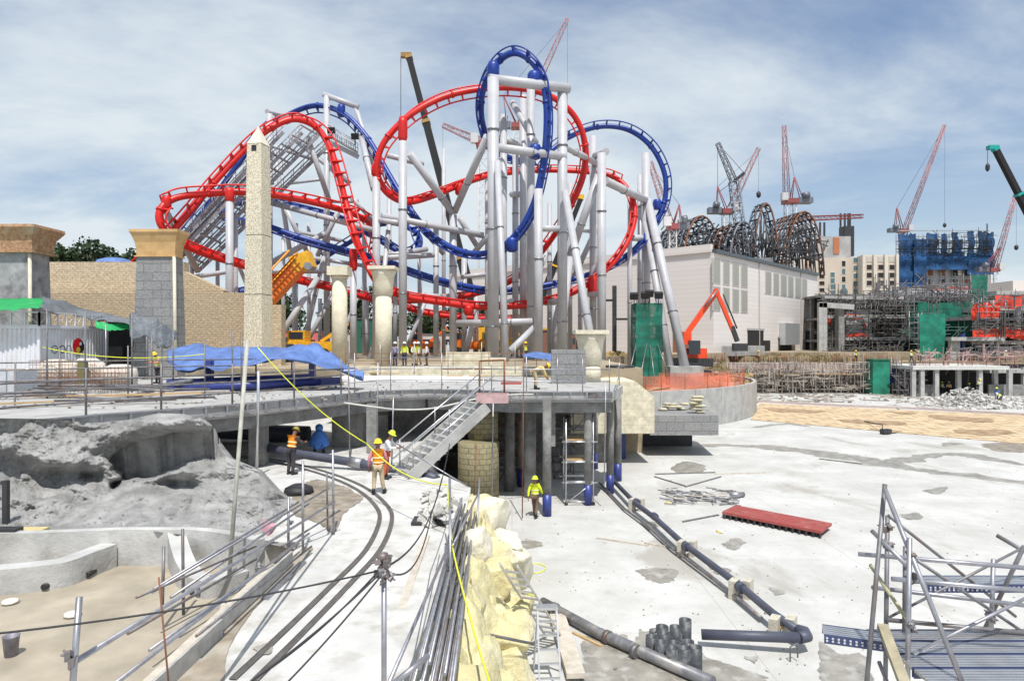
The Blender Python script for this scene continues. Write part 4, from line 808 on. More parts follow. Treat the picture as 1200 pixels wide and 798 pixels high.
# lift catwalks: stair flights with handrails and underside bracing
stairm=mat('catwalk_grating',(.30,.30,.32),.5,.3,var=.3,scale=2)
cw=thing('lift_catwalk','long grey steel stair flights climbing beside the red lift hill','catwalk',P(215,300,66))
for (oa,ob,Ya,Yb,wd) in (((211,283),(330,157),64,69,1.3),((214,300),(352,158),65,71,1.4),((222,309),(374,158),67,73,1.4),((232,318),(388,168),69,75,1.4),((205,300),(318,180),63,69,1.2)):
    a=P(*oa,Ya); b=P(*ob,Yb); d=b-a; n=int(d.length/.5); dd=d.normalized(); s_=dd.cross(V(0,0,1)).normalized()
    f=MB()
    for sg in (-1,1):
        f.bar(a+s_*sg*wd/2,b+s_*sg*wd/2,.14,.35)
        for h in (.55,1.1): f.tube([a+s_*sg*wd/2+V(0,0,h),b+s_*sg*wd/2+V(0,0,h)],.045,4)
        for i in range(0,n,3): f.tube([a+d*i/n+s_*sg*wd/2,a+d*i/n+s_*sg*wd/2+V(0,0,1.1)],.04,4)
    f.build('stair_frame',stairm,cw); g=MB()
    for i in range(n): g.box(a+d*(i+.5)/n,(wd,.05,.05) if False else (.34,wd*1.1,.06),rz=math.atan2(dd.y,dd.x))
    g.build('treads',stairm,cw)
for i in range(14):
    k=i/13; a=P(212+140*k,296-150*k,65+5*k); b=P(238+134*k,308-150*k,69+4*k)
    MB().tube([a,b],.12,6).build('brace',whitepaint,cw)
mp_=thing('maintenance_platform','small railed grey platform under the top of the blue hill','platform',P(400,172,78))
a=P(386,160,78); b=P(418,178,78); MB().bar(a,b,1.2,.15).build('floor_plate',galv,mp_)
f=MB()
for sg in (-.6,.6):
    for h in (.55,1.1): f.tube([a+V(0,sg,h),b+V(0,sg,h)],.04,4)
    for i in range(7): f.tube([a+(b-a)*i/6+V(0,sg,0),a+(b-a)*i/6+V(0,sg,1.1)],.04,4)
f.build('railing',galv,mp_); MB().bar(P(384,166,78),P(420,184,78),.35,.5).build('beam',whitepaint,mp_)
def flood(px,py,Y,label,group='floodlights on the green tower'):
    c=P(px,py,Y); t=thing('floodlight',label,'floodlight',c,0,group)
    MB().box(c,(.8,.5,.65),M=Matrix.Rotation(R(25),3,'X')).build('housing',black,t); MB().tube([c-V(0,0,1.0),c-V(0,0,.2)],.06,6).build('bracket',dark,t)
flood(388,153,77,'left dark floodlight above the small coaster platform','floodlights at the platform'); flood(416,160,77,'right dark floodlight above the small coaster platform','floodlights at the platform')
# concrete footing with the two slanted legs
fb=MB(); c=G(802,448,2.9); cY=74; x=(803-600)/F*cY
fb.box((x,cY+.5,3.9),(3.6,2.6,2.0)); one(fb,'footing_block',concrete,'pale concrete footing block under two slanted coaster legs','footing')
# green netted shaft tower
nt_g=netmat('green_netting',(.010,.14,.095),.98,1.4); nt_b=netmat('blue_netting',(.010,.060,.165),1.15,.5); nt_o=netmat('orange_mesh',(.78,.20,.12),.52,7)
gt=thing('netted_scaffold','narrow green netted scaffold tower at the foot of the blue coaster','scaffold tower',V((757-600)/F*72,72,2.9))
x0=(742.5-600)/F*72; x1=(773-600)/F*72; zb=2.92; zt=CZ-(356-399)/F*72
mb=MB(); nsg=8
def nf(u,v):
    x=x0+(x1-x0)*u; z=zb+(zt-zb)*v; return V(x,70.7+.15*noise.noise(V(x*1.5,z*.6,0))+.06*math.sin(z*6),z)
mb.grid(nf,12,24); mb.build('net_front',nt_g,gt)
for xs in (x0,x1):
    mb=MB(); mb.grid(lambda u,v: V(xs+.08*noise.noise(V(u*5,v*9,xs)),70.7+3*u,zb+(zt-zb)*v),6,20); mb.build('net_side',nt_g,gt)
def scaff(root,xs,ys,z0,z1,dz=1.9,r=.035,m=galvd,nm='scaffold_frame',plank=True,seed=0,brace=True):
    rr=random.Random(seed); mb=MB()
    nz=max(1,int((z1-z0)/dz)); 
    for x in xs:
        for y in ys: mb.tube([(x,y,z0),(x,y,z1+rr.uniform(0,.6))],r,5)
    for i in range(1,nz+1):
        z=z0+i*dz
        for y in ys: mb.tube([(xs[0]-.2,y,z),(xs[-1]+.2,y,z)],r,5); mb.tube([(xs[0],y,z-.9),(xs[-1],y,z-.9)],r*.8,5)
        for x in xs: mb.tube([(x,ys[0]-.2,z),(x,ys[-1]+.2,z)],r,5)
    if brace:
        for i in range(nz):
            for j in range(0,len(xs)-1):
                if rr.random()<.55:
                    a_,b_=(xs[j],xs[j+1]) if rr.random()<.5 else (xs[j+1],xs[j]); mb.tube([(a_,ys[0]-.03,z0+i*dz),(b_,ys[0]-.03,z0+(i+1)*dz)],r*.8,4)
    o=mb.build(nm,m,root)
    if plank:
        pb=MB()
        for i in range(1,nz+1):
            for j in range(len(xs)-1):
                if rr.random()<.6: pb.box(((xs[j]+xs[j+1])/2,(ys[0]+ys[-1])/2,z0+i*dz+.05),(xs[j+1]-xs[j],abs(ys[-1]-ys[0])*.8,.05))
        if pb.v: pb.build('scaffold_boards',timber if rr.random()<.4 else galv,root)
    return o
scaff(gt,[x0+.1,(x0+x1)/2,x1-.1],[71,73.4],zb,zt,1.8,plank=False)
for a,b in (((735,448,69),(745,405,70.6)),((768,450,68),(762,405,70.6)),((748,455,67),(758,402,70.6)),((784,440,69),(770,402,70.8))): MB().tube([P(*a),P(*b)],.04,5).build('raking_tube',galv,gt)
for px,py,l in ((743,347,'left'),(756,346,'middle'),(761,344,'upper'),(772,346,'right')): flood(px,py,70.5,f'{l} dark floodlight on top of the green netted tower')
# orange mesh fence round the terrace
of=thing('mesh_fence','orange plastic mesh fence along the rim of the round terrace','fence',(20,66,2.9))
pts=[V(x-.4,y+.4,2.92) for x,y in arc[:9]]; pts=[V(8.9,62,2.92),V(11,62.6,2.92),V(14,64,2.92)]+[V(x-.7,y+.8,2.92) for x,y in arc[3:8]]
pp=cr(pts,6); mb=MB(); mb.grid(lambda u,v: pp[min(len(pp)-1,int(u*(len(pp)-1)))]+V(0,0,v*1.45+.1*noise.noise(V(u*30,v,0))),len(pp)-1,4); mb.build('mesh',nt_o,of)
mb=MB(); 
for p in pp[::3]: mb.tube([p,p+V(0,0,1.7)],.03,5)
mb.build('stakes',rust,of)
of=thing('mesh_fence','pink orange mesh fence just in front of the concrete footing','fence',(14,70,2.9))
pp=[P(772,455,70),P(800,456,69),P(830,455,70),P(855,453,73)]; pp=cr([V(p.x,p.y,2.92) for p in pp],6); mb=MB(); mb.grid(lambda u,v: pp[min(len(pp)-1,int(u*(len(pp)-1)))]+V(0,0,v*1.5+.1*noise.noise(V(u*30,v,4))),len(pp)-1,4); mb.build('mesh',nt_o,of)
# ---------------------------------------------------------------- people
BM={}
def skin_mesh(verts, edges, rad, sub=1, root=0, name='body'):
    me=bpy.data.meshes.new(name); me.from_pydata([tuple(v) for v in verts],edges,[]); o=bpy.data.objects.new(name,me); COL.objects.link(o)
    s=o.modifiers.new('s','SKIN'); 
    lay=me.skin_vertices[0].data
    for i,r_ in enumerate(rad): lay[i].radius=(r_,r_) if not isinstance(r_,tuple) else r_; lay[i].use_root=(i==root)
    s.use_smooth_shade=True
    if sub: u=o.modifiers.new('u','SUBSURF'); u.levels=sub; u.render_levels=sub
    bpy.context.view_layer.update(); dg=bpy.context.evaluated_depsgraph_get(); m2=bpy.data.meshes.new_from_object(o.evaluated_get(dg)); bpy.data.objects.remove(o); m2.name=name
    m2.polygons.foreach_set('use_smooth',[True]*len(m2.polygons)); return m2
def joints(pose):
    """x: right hand side, y: forward, z: up. Foot soles at z=0. Returns dict of joints for a 1.72 m figure"""
    hip=V(*pose.get('hip',(0,0,.93))); lean=pose.get('lean',0); side=pose.get('side',0)
    fw=V(math.sin(side),math.sin(lean),math.cos(lean)).normalized()
    J={'hip':hip,'waist':hip+fw*.15,'chest':hip+fw*.36,'neck':hip+fw*.53}
    hl=pose.get('head',lean*.6); hd=V(0,math.sin(hl),math.cos(hl)); J['jaw']=J['neck']+hd*.09; J['head']=J['neck']+hd*.17; J['crown']=J['neck']+hd*.24; J['hd']=hd
    for s_,n in ((-1,'l'),(1,'r')):
        sh=J['neck']-fw*.06+V(s_*.185,0,0); J['sh'+n]=sh
        el,wr=pose.get('arm'+n,((s_*.06,-.03,-.29),(s_*.02,.10,-.25))); J['el'+n]=sh+V(*el); J['wr'+n]=J['el'+n]+V(*wr); J['ha'+n]=J['wr'+n]+V(*wr).normalized()*.09
        J['hj'+n]=hip+V(s_*.095,0,-.03)
        kn,an=pose.get('leg'+n,((s_*.11,.02,.49),(s_*.11,-.02,.08))); J['kn'+n]=V(*kn); J['an'+n]=V(*an)
        f=pose.get('toe'+n,(s_*.04,.17,-.045)); J['toe'+n]=J['an'+n]+V(*f)
    return J
def body_mesh(key,pose):
    if key in BM: return BM[key]
    J=joints(pose); vs=[];ed=[];rd=[];ix={}
    def add(n,r_,par=None): ix[n]=len(vs); vs.append(J[n]); rd.append(r_); 
    def link(a,b): ed.append((ix[a],ix[b]))
    add('hip',(.135,.10)); add('waist',(.115,.085)); add('chest',(.14,.10)); add('neck',.055); add('jaw',.07); add('head',.088); add('crown',.075)
    for a,b in (('hip','waist'),('waist','chest'),('chest','neck'),('neck','jaw'),('jaw','head'),('head','crown')): link(a,b)
    for n in 'lr':
        for nm,r_ in (('sh',.062),('el',.042),('wr',.029),('ha',.033)): add(nm+n,r_)
        link('chest','sh'+n); link('sh'+n,'el'+n); link('el'+n,'wr'+n); link('wr'+n,'ha'+n)
        for nm,r_ in (('hj',.085),('kn',.057),('an',.038),('toe',.034)): add(nm+n,r_)
        link('hip','hj'+n); link('hj'+n,'kn'+n); link('kn'+n,'an'+n); link('an'+n,'toe'+n)
    body=skin_mesh(vs,ed,rd,1,0,'person')
    # face and fingers merged into the one body mesh
    mb=MB(); fwd=V(0,1,0); hd=J['hd']; right=V(1,0,0); fwd=(V(0,1,0)-hd*hd.y).normalized()
    hc=J['head']
    mb.tube([hc+fwd*.075+hd*.02,hc+fwd*.115-hd*.02],.011,6,r2=.018)
    for s_ in (-1,1):
        mb.lathe([(.0,-.011),(.011,0),(.0,.011)],hc+fwd*.083+right*s_*.032+hd*.018,6,cap=False); mb.tube([hc+right*s_*.088-hd*.025,hc+right*s_*.095+hd*.025],.014,6)
    mb.tube([hc+fwd*.083-hd*.05+right*.022,hc+fwd*.083-hd*.05-right*.022],.007,5)
    for n,s_ in (('l',-1),('r',1)):
        d=(J['ha'+n]-J['wr'+n]).normalized(); ax=d.cross(V(0,1,0)); ax=ax.normalized() if ax.length>.1 else V(1,0,0); up=ax.cross(d)
        for k,(o_,ln) in enumerate(((-.027,.07),(-.009,.08),(.009,.075),(.027,.06))):
            b0=J['ha'+n]+up*o_+d*.005; mb.tube([b0,b0+d*ln*.5,b0+d*ln*.8-ax*s_*.02,b0+d*ln*.85-ax*s_*.04],.009,5)
        b0=J['wr'+n]+d*.03+up*.03; mb.tube([b0,b0+d*.03+up*.03,b0+d*.065+up*.035],.011,5)
    bm=bmesh.new(); bm.from_mesh(body); me2=bpy.data.meshes.new('t'); me2.from_pydata(mb.v,[],mb.f); bm.from_mesh(me2); bm.to_mesh(body); bm.free(); body.polygons.foreach_set('use_smooth',[True]*len(body.polygons))
    # shirt
    def chain(names,rads,links,nm,sub=1):
        ii={n:k for k,n in enumerate(names)}
        return skin_mesh([J[n] if isinstance(n,str) and n in J else n for n in names],[(ii[a],ii[b]) for a,b in links],rads,sub,0,nm)
    J['neck2']=J['neck']-(J['neck']-J['chest']).normalized()*.02
    for n in 'lr': J['cuff'+n]=J['el'+n]+(J['wr'+n]-J['el'+n])*.93; J['hem'+n]=J['kn'+n]+(J['an'+n]-J['kn'+n])*.9; 
    shirt=chain(['chest','waist','hip','neck2','shl','ell','cuffl','shr','elr','cuffr'],[(.155,.115),(.135,.105),(.15,.115),.075,.078,.056,.045,.078,.056,.045],[('chest','waist'),('waist','hip'),('chest','neck2'),('chest','shl'),('shl','ell'),('ell','cuffl'),('chest','shr'),('shr','elr'),('elr','cuffr')],'shirt')
    J['vh']=J['hip']+(J['waist']-J['hip'])*.15; vest=chain(['chest','waist','neck2','vh'],[(.19,.145),(.175,.14),.11,(.178,.145)],[('chest','waist'),('chest','neck2'),('waist','vh')],'vest')
    pants=chain(['hip','hjl','knl','heml','hjr','knr','hemr'],[(.15,.115),.105,.078,.062,.105,.078,.062],[('hip','hjl'),('hjl','knl'),('knl','heml'),('hip','hjr'),('hjr','knr'),('knr','hemr')],'trousers')
    bms=[]
    for n in 'lr':
        bt=MB(); a=J['an'+n]; tt=J['toe'+n]; bt.tube([a+V(0,0,.12),a+V(0,0,.02)],.058,8); d=(tt-a); d.z=0; d.normalize(); bt.tube([V(a.x,a.y,a.z-.03)-d*.06,V(a.x,a.y,a.z-.03)+d*.05,V(a.x,a.y,a.z-.035)+d*.2],[.048,.052,.04],8)
        bm_=bpy.data.meshes.new('boot'); bm_.from_pydata(bt.v,[],bt.f); bm_.polygons.foreach_set('use_smooth',bt.sm); bms.append(bm_)
    hm=MB(); z_=hd; x_=right; y_=z_.cross(x_); M=Matrix((x_,y_,z_)).transposed()
    hm.lathe([(.150,0),(.128,.012),(.122,.05),(.10,.1),(.06,.135),(.0,.148)],J['head']+hd*.045,14,M=M,cap=False); hm.box(J['head']+hd*.055+fwd*.135,(.15,.09,.012),M=M); hm.tube([J['head']+hd*.10-fwd*.1,J['head']+hd*.185,J['head']+hd*.10+fwd*.1],.014,5)
    he=bpy.data.meshes.new('helmet'); he.from_pydata(hm.v,[],hm.f); he.polygons.foreach_set('use_smooth',[True]*len(hm.f))
    stp=MB()
    wv=J['waist']; up_=(J['chest']-J['waist']).normalized(); M2=Matrix((V(1,0,0),up_.cross(V(1,0,0)),up_)).transposed()
    for h in (-.02,.13):
        M3=M2@Matrix.Scale(.80,3,(0,1,0)); stp.lathe([(.188,-.022),(.190,.022)],wv+up_*h,16,M=M3,cap=False)
    sm2=bpy.data.meshes.new('reflective_strip'); sm2.from_pydata(stp.v,[],stp.f); sm2.polygons.foreach_set('use_smooth',[True]*len(stp.f))
    BM[key]=(body,shirt,vest,pants,bms,he,sm2,J); return BM[key]
skinm=mat('skin',(.22,.11,.07),.6)
CM={}
def cl(c,nm): 
    if nm not in CM: CM[nm]=mat('cloth_'+nm,c,.85,var=.15,scale=6,bump=.3,bscale=7)
    return CM[nm]
hiv=cl((.95,.30,.01),'hi_vis_orange'); hiy=cl((.75,.85,.03),'hi_vis_lime'); refl=mat('reflective_tape',(.85,.82,.45),.3); yel=mat('yellow_helmet',(.95,.62,.01),.35); limeh=mat('lime_helmet',(.65,.85,.04),.35); whh=mat('white_helmet',(.8,.8,.8),.35); bluh=mat('blue_helmet',(.03,.08,.4),.35)
def person(loc,rz,key,pose,label,shirt,vest,pants,helmet,group=None,sc_=1.0,boots=black,strip=True):
    b,s,v,p,bt,he,st_,J=body_mesh(key,pose)
    def ob(me,m,par=None):
        o=bpy.data.objects.new(me.name,me); COL.objects.link(o)
        if not me.materials: me.materials.append(m)
        o.material_slots[0].link='OBJECT'; o.material_slots[0].material=m; o.parent=par; return o
    t=ob(b,skinm); t.name='person'; t.location=loc; t.rotation_euler.z=rz; t.scale=(sc_,)*3
    tag(t,label,'person',group)
    ob(s,shirt,t); ob(p,pants,t); [ob(x_,boots,t) for x_ in bt]
    if vest: 
        vv=ob(v,vest,t)
        if strip: ob(st_,refl,vv)
    if helmet: ob(he,helmet,t)
    return t
STAND={}
BACK={'legl':((-.12,.05,.49),(-.14,-.06,.08)),'legr':((.13,.0,.49),(.19,.06,.08)),'armr':((.08,.04,-.28),(-.05,.22,-.12)),'arml':((-.10,-.02,-.28),(-.02,.08,-.25))}
WALK={'legl':((-.10,.16,.50),(-.10,.20,.08)),'legr':((.10,-.04,.49),(.11,-.28,.12)),'arml':((-.07,-.12,-.26),(-.01,-.02,-.25)),'armr':((.07,.10,-.26),(0,.2,-.16))}
BEND={'hip':(0,-.12,.88),'lean':1.15,'head':1.3,'armr':((.02,.10,-.27),(-.05,.12,-.2)),'arml':((-.02,.10,-.27),(.05,.12,-.2))}
CROUCH={'hip':(0,-.18,.34),'lean':.5,'head':.35,'legl':((-.18,.26,.48),(-.15,.02,.08)),'legr':((.18,.26,.48),(.15,.02,.08)),'armr':((.05,.2,-.2),(-.1,.2,.02)),'arml':((-.05,.2,-.2),(.1,.2,.02))}
WORK={'lean':.25,'head':.5,'armr':((.06,.14,-.23),(-.08,.24,.0)),'arml':((-.06,.14,-.23),(.08,.24,.0))}
khaki=cl((.48,.38,.24),'khaki'); pink=cl((.62,.24,.28),'pink'); navy=cl((.03,.04,.09),'navy'); white=cl((.7,.7,.72),'white'); darkc=cl((.05,.045,.05),'dark'); lilac=cl((.30,.30,.45),'lilac'); bluec=cl((.06,.17,.50),'bright_blue'); brown=cl((.16,.10,.07),'brown')
g=G(443,579,ZA); person(g,R(8),'back',BACK,'worker on the path seen from behind with orange vest, yellow helmet and khaki trousers',pink,hiv,khaki,yel)
g=G(627,606,0); person(g,R(-20),'walk',WALK,'worker in the basin beside a blue-footed column in lime vest and dark trousers',hiy,hiy,brown,limeh)
g=G(452,561,ZA); g=V(g.x,g.y-.0,ZA); person(g,R(-100),'work',WORK,'worker in pale shirt and orange belt bending over near the stair foot',white,None,cl((.5,.12,.05),'orange_red'),limeh)
g=G(341,556,ZA); person(g,R(-30),'work',WORK,'worker in shade under the bridge wearing a helmet darkened in colour for shade and an orange vest',darkc,hiv,darkc,mat('shaded_helmet',(.25,.2,.02),.5))  # yellow helmet copy with the bridge shade put into its colour
g=G(374,531,ZA+.02); g.z=ZA+.01; t=person(g,R(15),'crouch',CROUCH,'crouching person wrapped in a bright blue hooded rain cape under the bridge',bluec,None,bluec,None,sc_=1.15)
cj=body_mesh('crouch',CROUCH)[-1]; hb=MB(); h_=cj['head']; hb.lathe([(.10,-.14),(.145,-.05),(.15,.03),(.12,.11),(.05,.15),(0,.16)],h_,14,cap=False); hb.m=0
hb.lathe([(.36,-.42),(.38,-.3),(.30,-.05),(.16,.12),(.11,.17)],cj['chest']+V(0,.05,.05),16,cap=False)
o=hb.build('rain_cape',bluec); o.parent=t
for i,(px,sh,vs_,pt,he,rz_,key,ps,lab) in enumerate(((463,lilac,None,navy,whh,R(160),'stand',STAND,'person in a lilac shirt and white helmet at the left end of the plateau group'),(474,hiy,hiy,navy,whh,R(170),'stand',STAND,'worker with lime vest and white helmet second in the plateau group'),(486,white,hiy,khaki,whh,R(200),'back',BACK,'worker with white sleeves, lime vest and khaki trousers in the plateau group'),(490,khaki,hiy,brown,whh,R(30),'walk',WALK,'worker partly hidden behind the khaki-trousered one in the plateau group'),(500,white,None,darkc,whh,R(90),'stand',STAND,'person in white shirt and dark trousers at the right of the plateau group'))):
    Y=51+ (1.2 if i==3 else 0)+i*.15; person(((px-600)/F*Y,Y,ZP),rz_,key,ps,lab,sh,vs_,pt,he,'workers gathered by the coaster supports')
person(((628-600)/F*33.5,33.5,ZD+.01),R(-80),'bend',BEND,'worker bending down on the platform in a yellow helmet and khaki clothes',cl((.65,.5,.2),'mustard'),None,khaki,yel)
person(((403-600)/F*56,56,ZP),R(180),'stand',STAND,'worker in white clothes beside the plain block-capital column',white,None,white,whh)
person(((616-600)/F*60,60,ZP),R(150),'stand',STAND,'dark clothed worker with a yellow vest among the big supports',darkc,hiy,darkc,yel)
person(((660-600)/F*88,88,ZP),R(180),'walk',WALK,'distant worker in orange between the coaster legs',hiv,hiv,navy,yel)
person(((185-600)/F*38,38,ZD+.01),R(160),'work',WORK,'worker in a yellow vest beside the dark shelter opening',pink,hiy,darkc,yel)
# ---------------------------------------------------------------- big white studio hall
hw=bpy.data.materials.new('hall_cladding'); hw.use_nodes=True; nt=hw.node_tree; N_=nt.nodes; L_=nt.links; b_=N_['Principled BSDF']; b_.inputs['Roughness'].default_value=.6
tcg=N_.new('ShaderNodeTexCoord'); sg=N_.new('ShaderNodeSeparateXYZ'); L_.new(tcg.outputs['Object'],sg.inputs[0]); am=N_.new('ShaderNodeMath'); am.operation='ADD'; L_.new(sg.outputs[0],am.inputs[0]); L_.new(sg.outputs[1],am.inputs[1]); cg_=N_.new('ShaderNodeCombineXYZ'); L_.new(am.outputs[0],cg_.inputs[0]); L_.new(sg.outputs[2],cg_.inputs[1])
kb_=N_.new('ShaderNodeTexBrick'); kb_.offset=.5; kb_.inputs['Scale'].default_value=1; kb_.inputs['Brick Width'].default_value=9; kb_.inputs['Row Height'].default_value=.72; kb_.inputs['Mortar Size'].default_value=.035; kb_.inputs['Color1'].default_value=(.72,.665,.63,1); kb_.inputs['Color2'].default_value=(.76,.70,.67,1); kb_.inputs['Mortar'].default_value=(.63,.58,.55,1); L_.new(cg_.outputs[0],kb_.inputs['Vector']); L_.new(kb_.outputs['Color'],b_.inputs['Base Color'])
C0=V(31,105,0); dr_=V(.658,.753,0); dl_=V(-.719,.695,0); zt=CZ+110/F*105
t=thing('studio_hall','huge pale panelled windowless hall with grey louvre panels behind the coaster','hall',(31,105,ZP))
A1=C0+dr_*49.8; A2=C0+dl_*62; A3=A1+dl_*62
mb=MB(); q=[C0,A1,A3,A2]; mb.prism([(v.x,v.y) for v in q],ZP-1.4,zt-.6); mb.build('cladding_wall',hw,t)
mb=MB(); nR=V(dr_.y,-dr_.x,0); nL=V(dl_.y,-dl_.x,0)*-1
mb.bar(C0+nR*.1+V(0,0,zt-.7),A1+nR*.1+V(0,0,zt-.7),.7,.55); mb.build('roof_edge',mat('dark_roof_edge',(.07,.085,.10),.4),t)
mb=MB(); mb.bar(C0+dl_*.3+V(0,0,zt-.2),A2+V(0,0,zt-.2),.6,1.2); mb.build('parapet',hw,t)
def onwall(s_,z0,z1,w_,m,name,o_=.06,par=t,d=.12):
    c=C0+dr_*(s_+w_/2)+nR*o_+V(0,0,(z0+z1)/2); return MB().box(c,(w_,d,z1-z0),rz=math.atan2(dr_.y,dr_.x)).build(name,m,par)
def swall(px): # distance along the right facade for a pixel column
    k=(px-600)/F; return (k*105-31)/(dr_.x-k*dr_.y)
hall_f=mat('hall_frame',(.5,.47,.45),.6); [onwall(swall(p_),ZP,zt-1,.22,hall_f,'downpipe',.12) for p_ in (889,938)]; lou=mat('grey_louvre',(.33,.33,.29),.6,var=.06)
for px0,px1 in ((835,843),(847,854),(858,865),(868,875)):
    for z0,z1 in ((zt-5.4,zt-1.9),(zt-9.6,zt-6.2)): onwall(swall(px0+.5)-.25,z0-.2,z1+.2,swall(px1)-swall(px0+.5)+.5,hall_f,'louvre_frame',.03); onwall(swall(px0+.5),z0,z1,swall(px1)-swall(px0+.5),lou,'louvre_panel')
for px0,px1 in ((897,903),(906.5,912),(915,921),(923.5,929),(932,937),(940,945)): onwall(swall(px0)-.25,zt-6.1,zt-2.1,swall(px1)-swall(px0)+.5,hall_f,'louvre_frame',.03); onwall(swall(px0),zt-5.9,zt-2.3,swall(px1)-swall(px0),lou,'louvre_panel')
dkm=mat('door_void',(.02,.018,.018),.8)
def zat(px,py): s_=swall(px); Y_=105+s_*dr_.y; return CZ-(py-399)/F*Y_
for px0,px1,py in ((876,894,387),(912,927,396),(944,958,388)):
    o=onwall(swall(px0),ZP-.3,zat(px0,py),swall(px1)-swall(px0),dkm,'doorway'); onwall(swall(px0)-.3,zat(px0,py)-.0,zat(px0,py)+.35,swall(px1)-swall(px0)+.6,mat('concrete_lintel',(.4,.38,.37),.8),'lintel',.12)
onwall(swall(894.5),ZP-.3,ZP+1.9,swall(902)-swall(894.5),dkm,'doorway',.05)
vb=thing('vent_box','light grey metal duct box hung on the hall above a doorway','duct box',C0+dr_*swall(920)+V(0,0,10)); s0=swall(913)
onwall(s0,zat(920,404),zat(920,379),swall(930)-s0,mat('duct_metal',(.47,.49,.50),.4,.3),'duct_body',.6,vb,1.1)
# left facade service bits
for s_,w_,h_,m_,nm in ((4,3,3.4,mat('red_brown_panel',(.35,.12,.06),.7),'red_panel'),(8,2.2,3.2,dkm,'doorway'),(41,3,5.5,mat('brown_door',(.14,.08,.05),.6),'door')):
    c=C0+dl_*(s_+w_/2)+nL*.06+V(0,0,ZP+h_/2-.1); MB().box(c,(w_,.12,h_),rz=math.atan2(dl_.y,dl_.x)).build(nm,m_,t)
bs=MB(); bs.box(C0+dr_*5.5+nR*2.5+V(0,0,ZP+.3),(11,2.4,1.5),rz=math.atan2(dr_.y,dr_.x)); one(bs,'loading_plinth',concrete,'long grey concrete plinth at the foot of the pale hall','plinth')
# lower wing on the far left of the hall, behind the coaster
# ---------------------------------------------------------------- arched steel frames being erected behind the hall
def arch(label,cx,Y,w_,zb,h,dep,n,ang,tilt=0,seed=0,mm=(dark,crgrey),ribs=9):
    rr=random.Random(seed); t=thing('arched_steel_frame',label,'steel frame',(cx,Y,zb),0,'arched roof frames under construction')
    M=Matrix.Rotation(R(ang),3,'Z'); prof=[(math.cos(math.pi*k/12)*w_/2*(1-.18*math.sin(math.pi*k/12)), math.sin(math.pi*k/12)**.8*h) for k in range(13)]
    rows=[]
    for i in range(n):
        y=-dep/2+dep*i/(n-1); sc_=1-tilt*i/(n-1); pts=[M@V(x*sc_,y,0)+V(cx,Y,zb+z*sc_) for x,z in prof]; rows.append(pts)
        mb=MB(); mb.tube(pts,.22,5); mb.build('arch_rib',rust if rr.random()<.25 else crgrey,t)
    mb=MB(); 
    for k in range(1,12):
        for i in range(n-1):
            mb.tube([rows[i][k],rows[i+1][k]],.22,4)
            if rr.random()<.8: mb.tube([rows[i][k],rows[i+1][min(12,k+1)]],.14,3)
    mb.build('purlins',dark,t)
    mb=MB(); mb.m=0
    for i in (0,n//2,n-1):
        z=zb+h*.1
        for j in range(5): 
            x=-w_/2*.8+w_*.8*j/4; a=M@V(x,-dep/2+dep*i/(n-1),0)+V(cx,Y,zb-.5); mb.tube([a,a+V(rr.uniform(-1,1),0,h*(.55+.35*math.sin(math.pi*j/4)))],.16,4)
            mb.tube([a+V(0,0,h*.3*(1+j%2)),a+M@V(w_*.2,0,0)+V(0,0,h*.3*(2-j%2))],.16,4)
    mb.build('inner_bracing',dark,t)
def zz_(py,Y): return CZ-(py-399)/F*Y
arch('dark tunnel-like steel frame at the left end above the hall roof',(803-600)/F*165,165,12.5,zz_(296,165)-3,11.0,11,7,32,.15,1)
arch('lower arched steel frame second from the left above the hall',(853-600)/F*160,160,10.5,zz_(298,160)-3,10.0,9,6,35,.1,2)
arch('tall open steel arch held by the crane hook',(893-600)/F*165,165,7.5,zz_(305,165)-3,16.5,3,3,20,.0,3)
arch('big arched steel frame with cross bracing at the right end',(929-600)/F*176,176,11.0,zz_(308,170)-3,16,10,7,12,.0,4)
arch('small dark steel frame behind the left tunnel frame',(776-600)/F*175,180,9,zz_(300,175)-3,9,14,6,20,.0,5)
mb=MB(); rr=random.Random(8)
t=thing('steel_platform','tangle of dark steel beams and props on the structure behind the hall','steelwork',(60,172,20))
for i in range(300):
    px=rr.uniform(770,950); Y=rr.uniform(150,185); z=zz_(rr.uniform(268,306)+ (12 if 870<px<915 else 0),Y); x=(px-600)/F*Y; L=rr.uniform(2,6)
    mb.bar((x,Y,z),(x+rr.choice((L,0,L*.5)),Y+rr.uniform(-2,2),z+rr.choice((0,0,L*.6,-L*.4))),.24)
o=mb.build('beams',dark,t); o['kind']='stuff'
mb=MB(); mb.box((46,170,18.0),(26,30,17)); mb.build('core',mat('core_grey',(.20,.20,.21),.8,var=.3,scale=.3),t)
# ---------------------------------------------------------------- hotel blocks and blue netted tower
def block(name,label,cat,px0,px1,pyt,Y,dep,m,zb=ZP-.2,rz=0):
    x0=(px0-600)/F*Y; x1=(px1-600)/F*Y; zt=zz_(pyt,Y); t=thing(name,label,cat,((x0+x1)/2,Y,zb),0); mb=MB(); mb.box(((x0+x1)/2,Y+dep/2,(zt+zb)/2),(x1-x0,dep,zt-zb)); mb.build('wall',m,t); return t
def win(t,px,py,w_,h_,Y,m,frame=None,nm='window',proud=.12):
    x=(px-600)/F*Y; z=zz_(py,Y); W=w_/F*Y; H=h_/F*Y
    fr=MB().box((x,Y-.04,z),(W+.5,.12,H+.5)).build(nm,frame or hotel_l,t); WM[fr.name]=Matrix.Identity(4)
    p=MB().box((x,Y-.08,z),(W,.14,H)).build('pane',m,None); p.parent=fr; p.matrix_parent_inverse=Matrix.Identity(4)
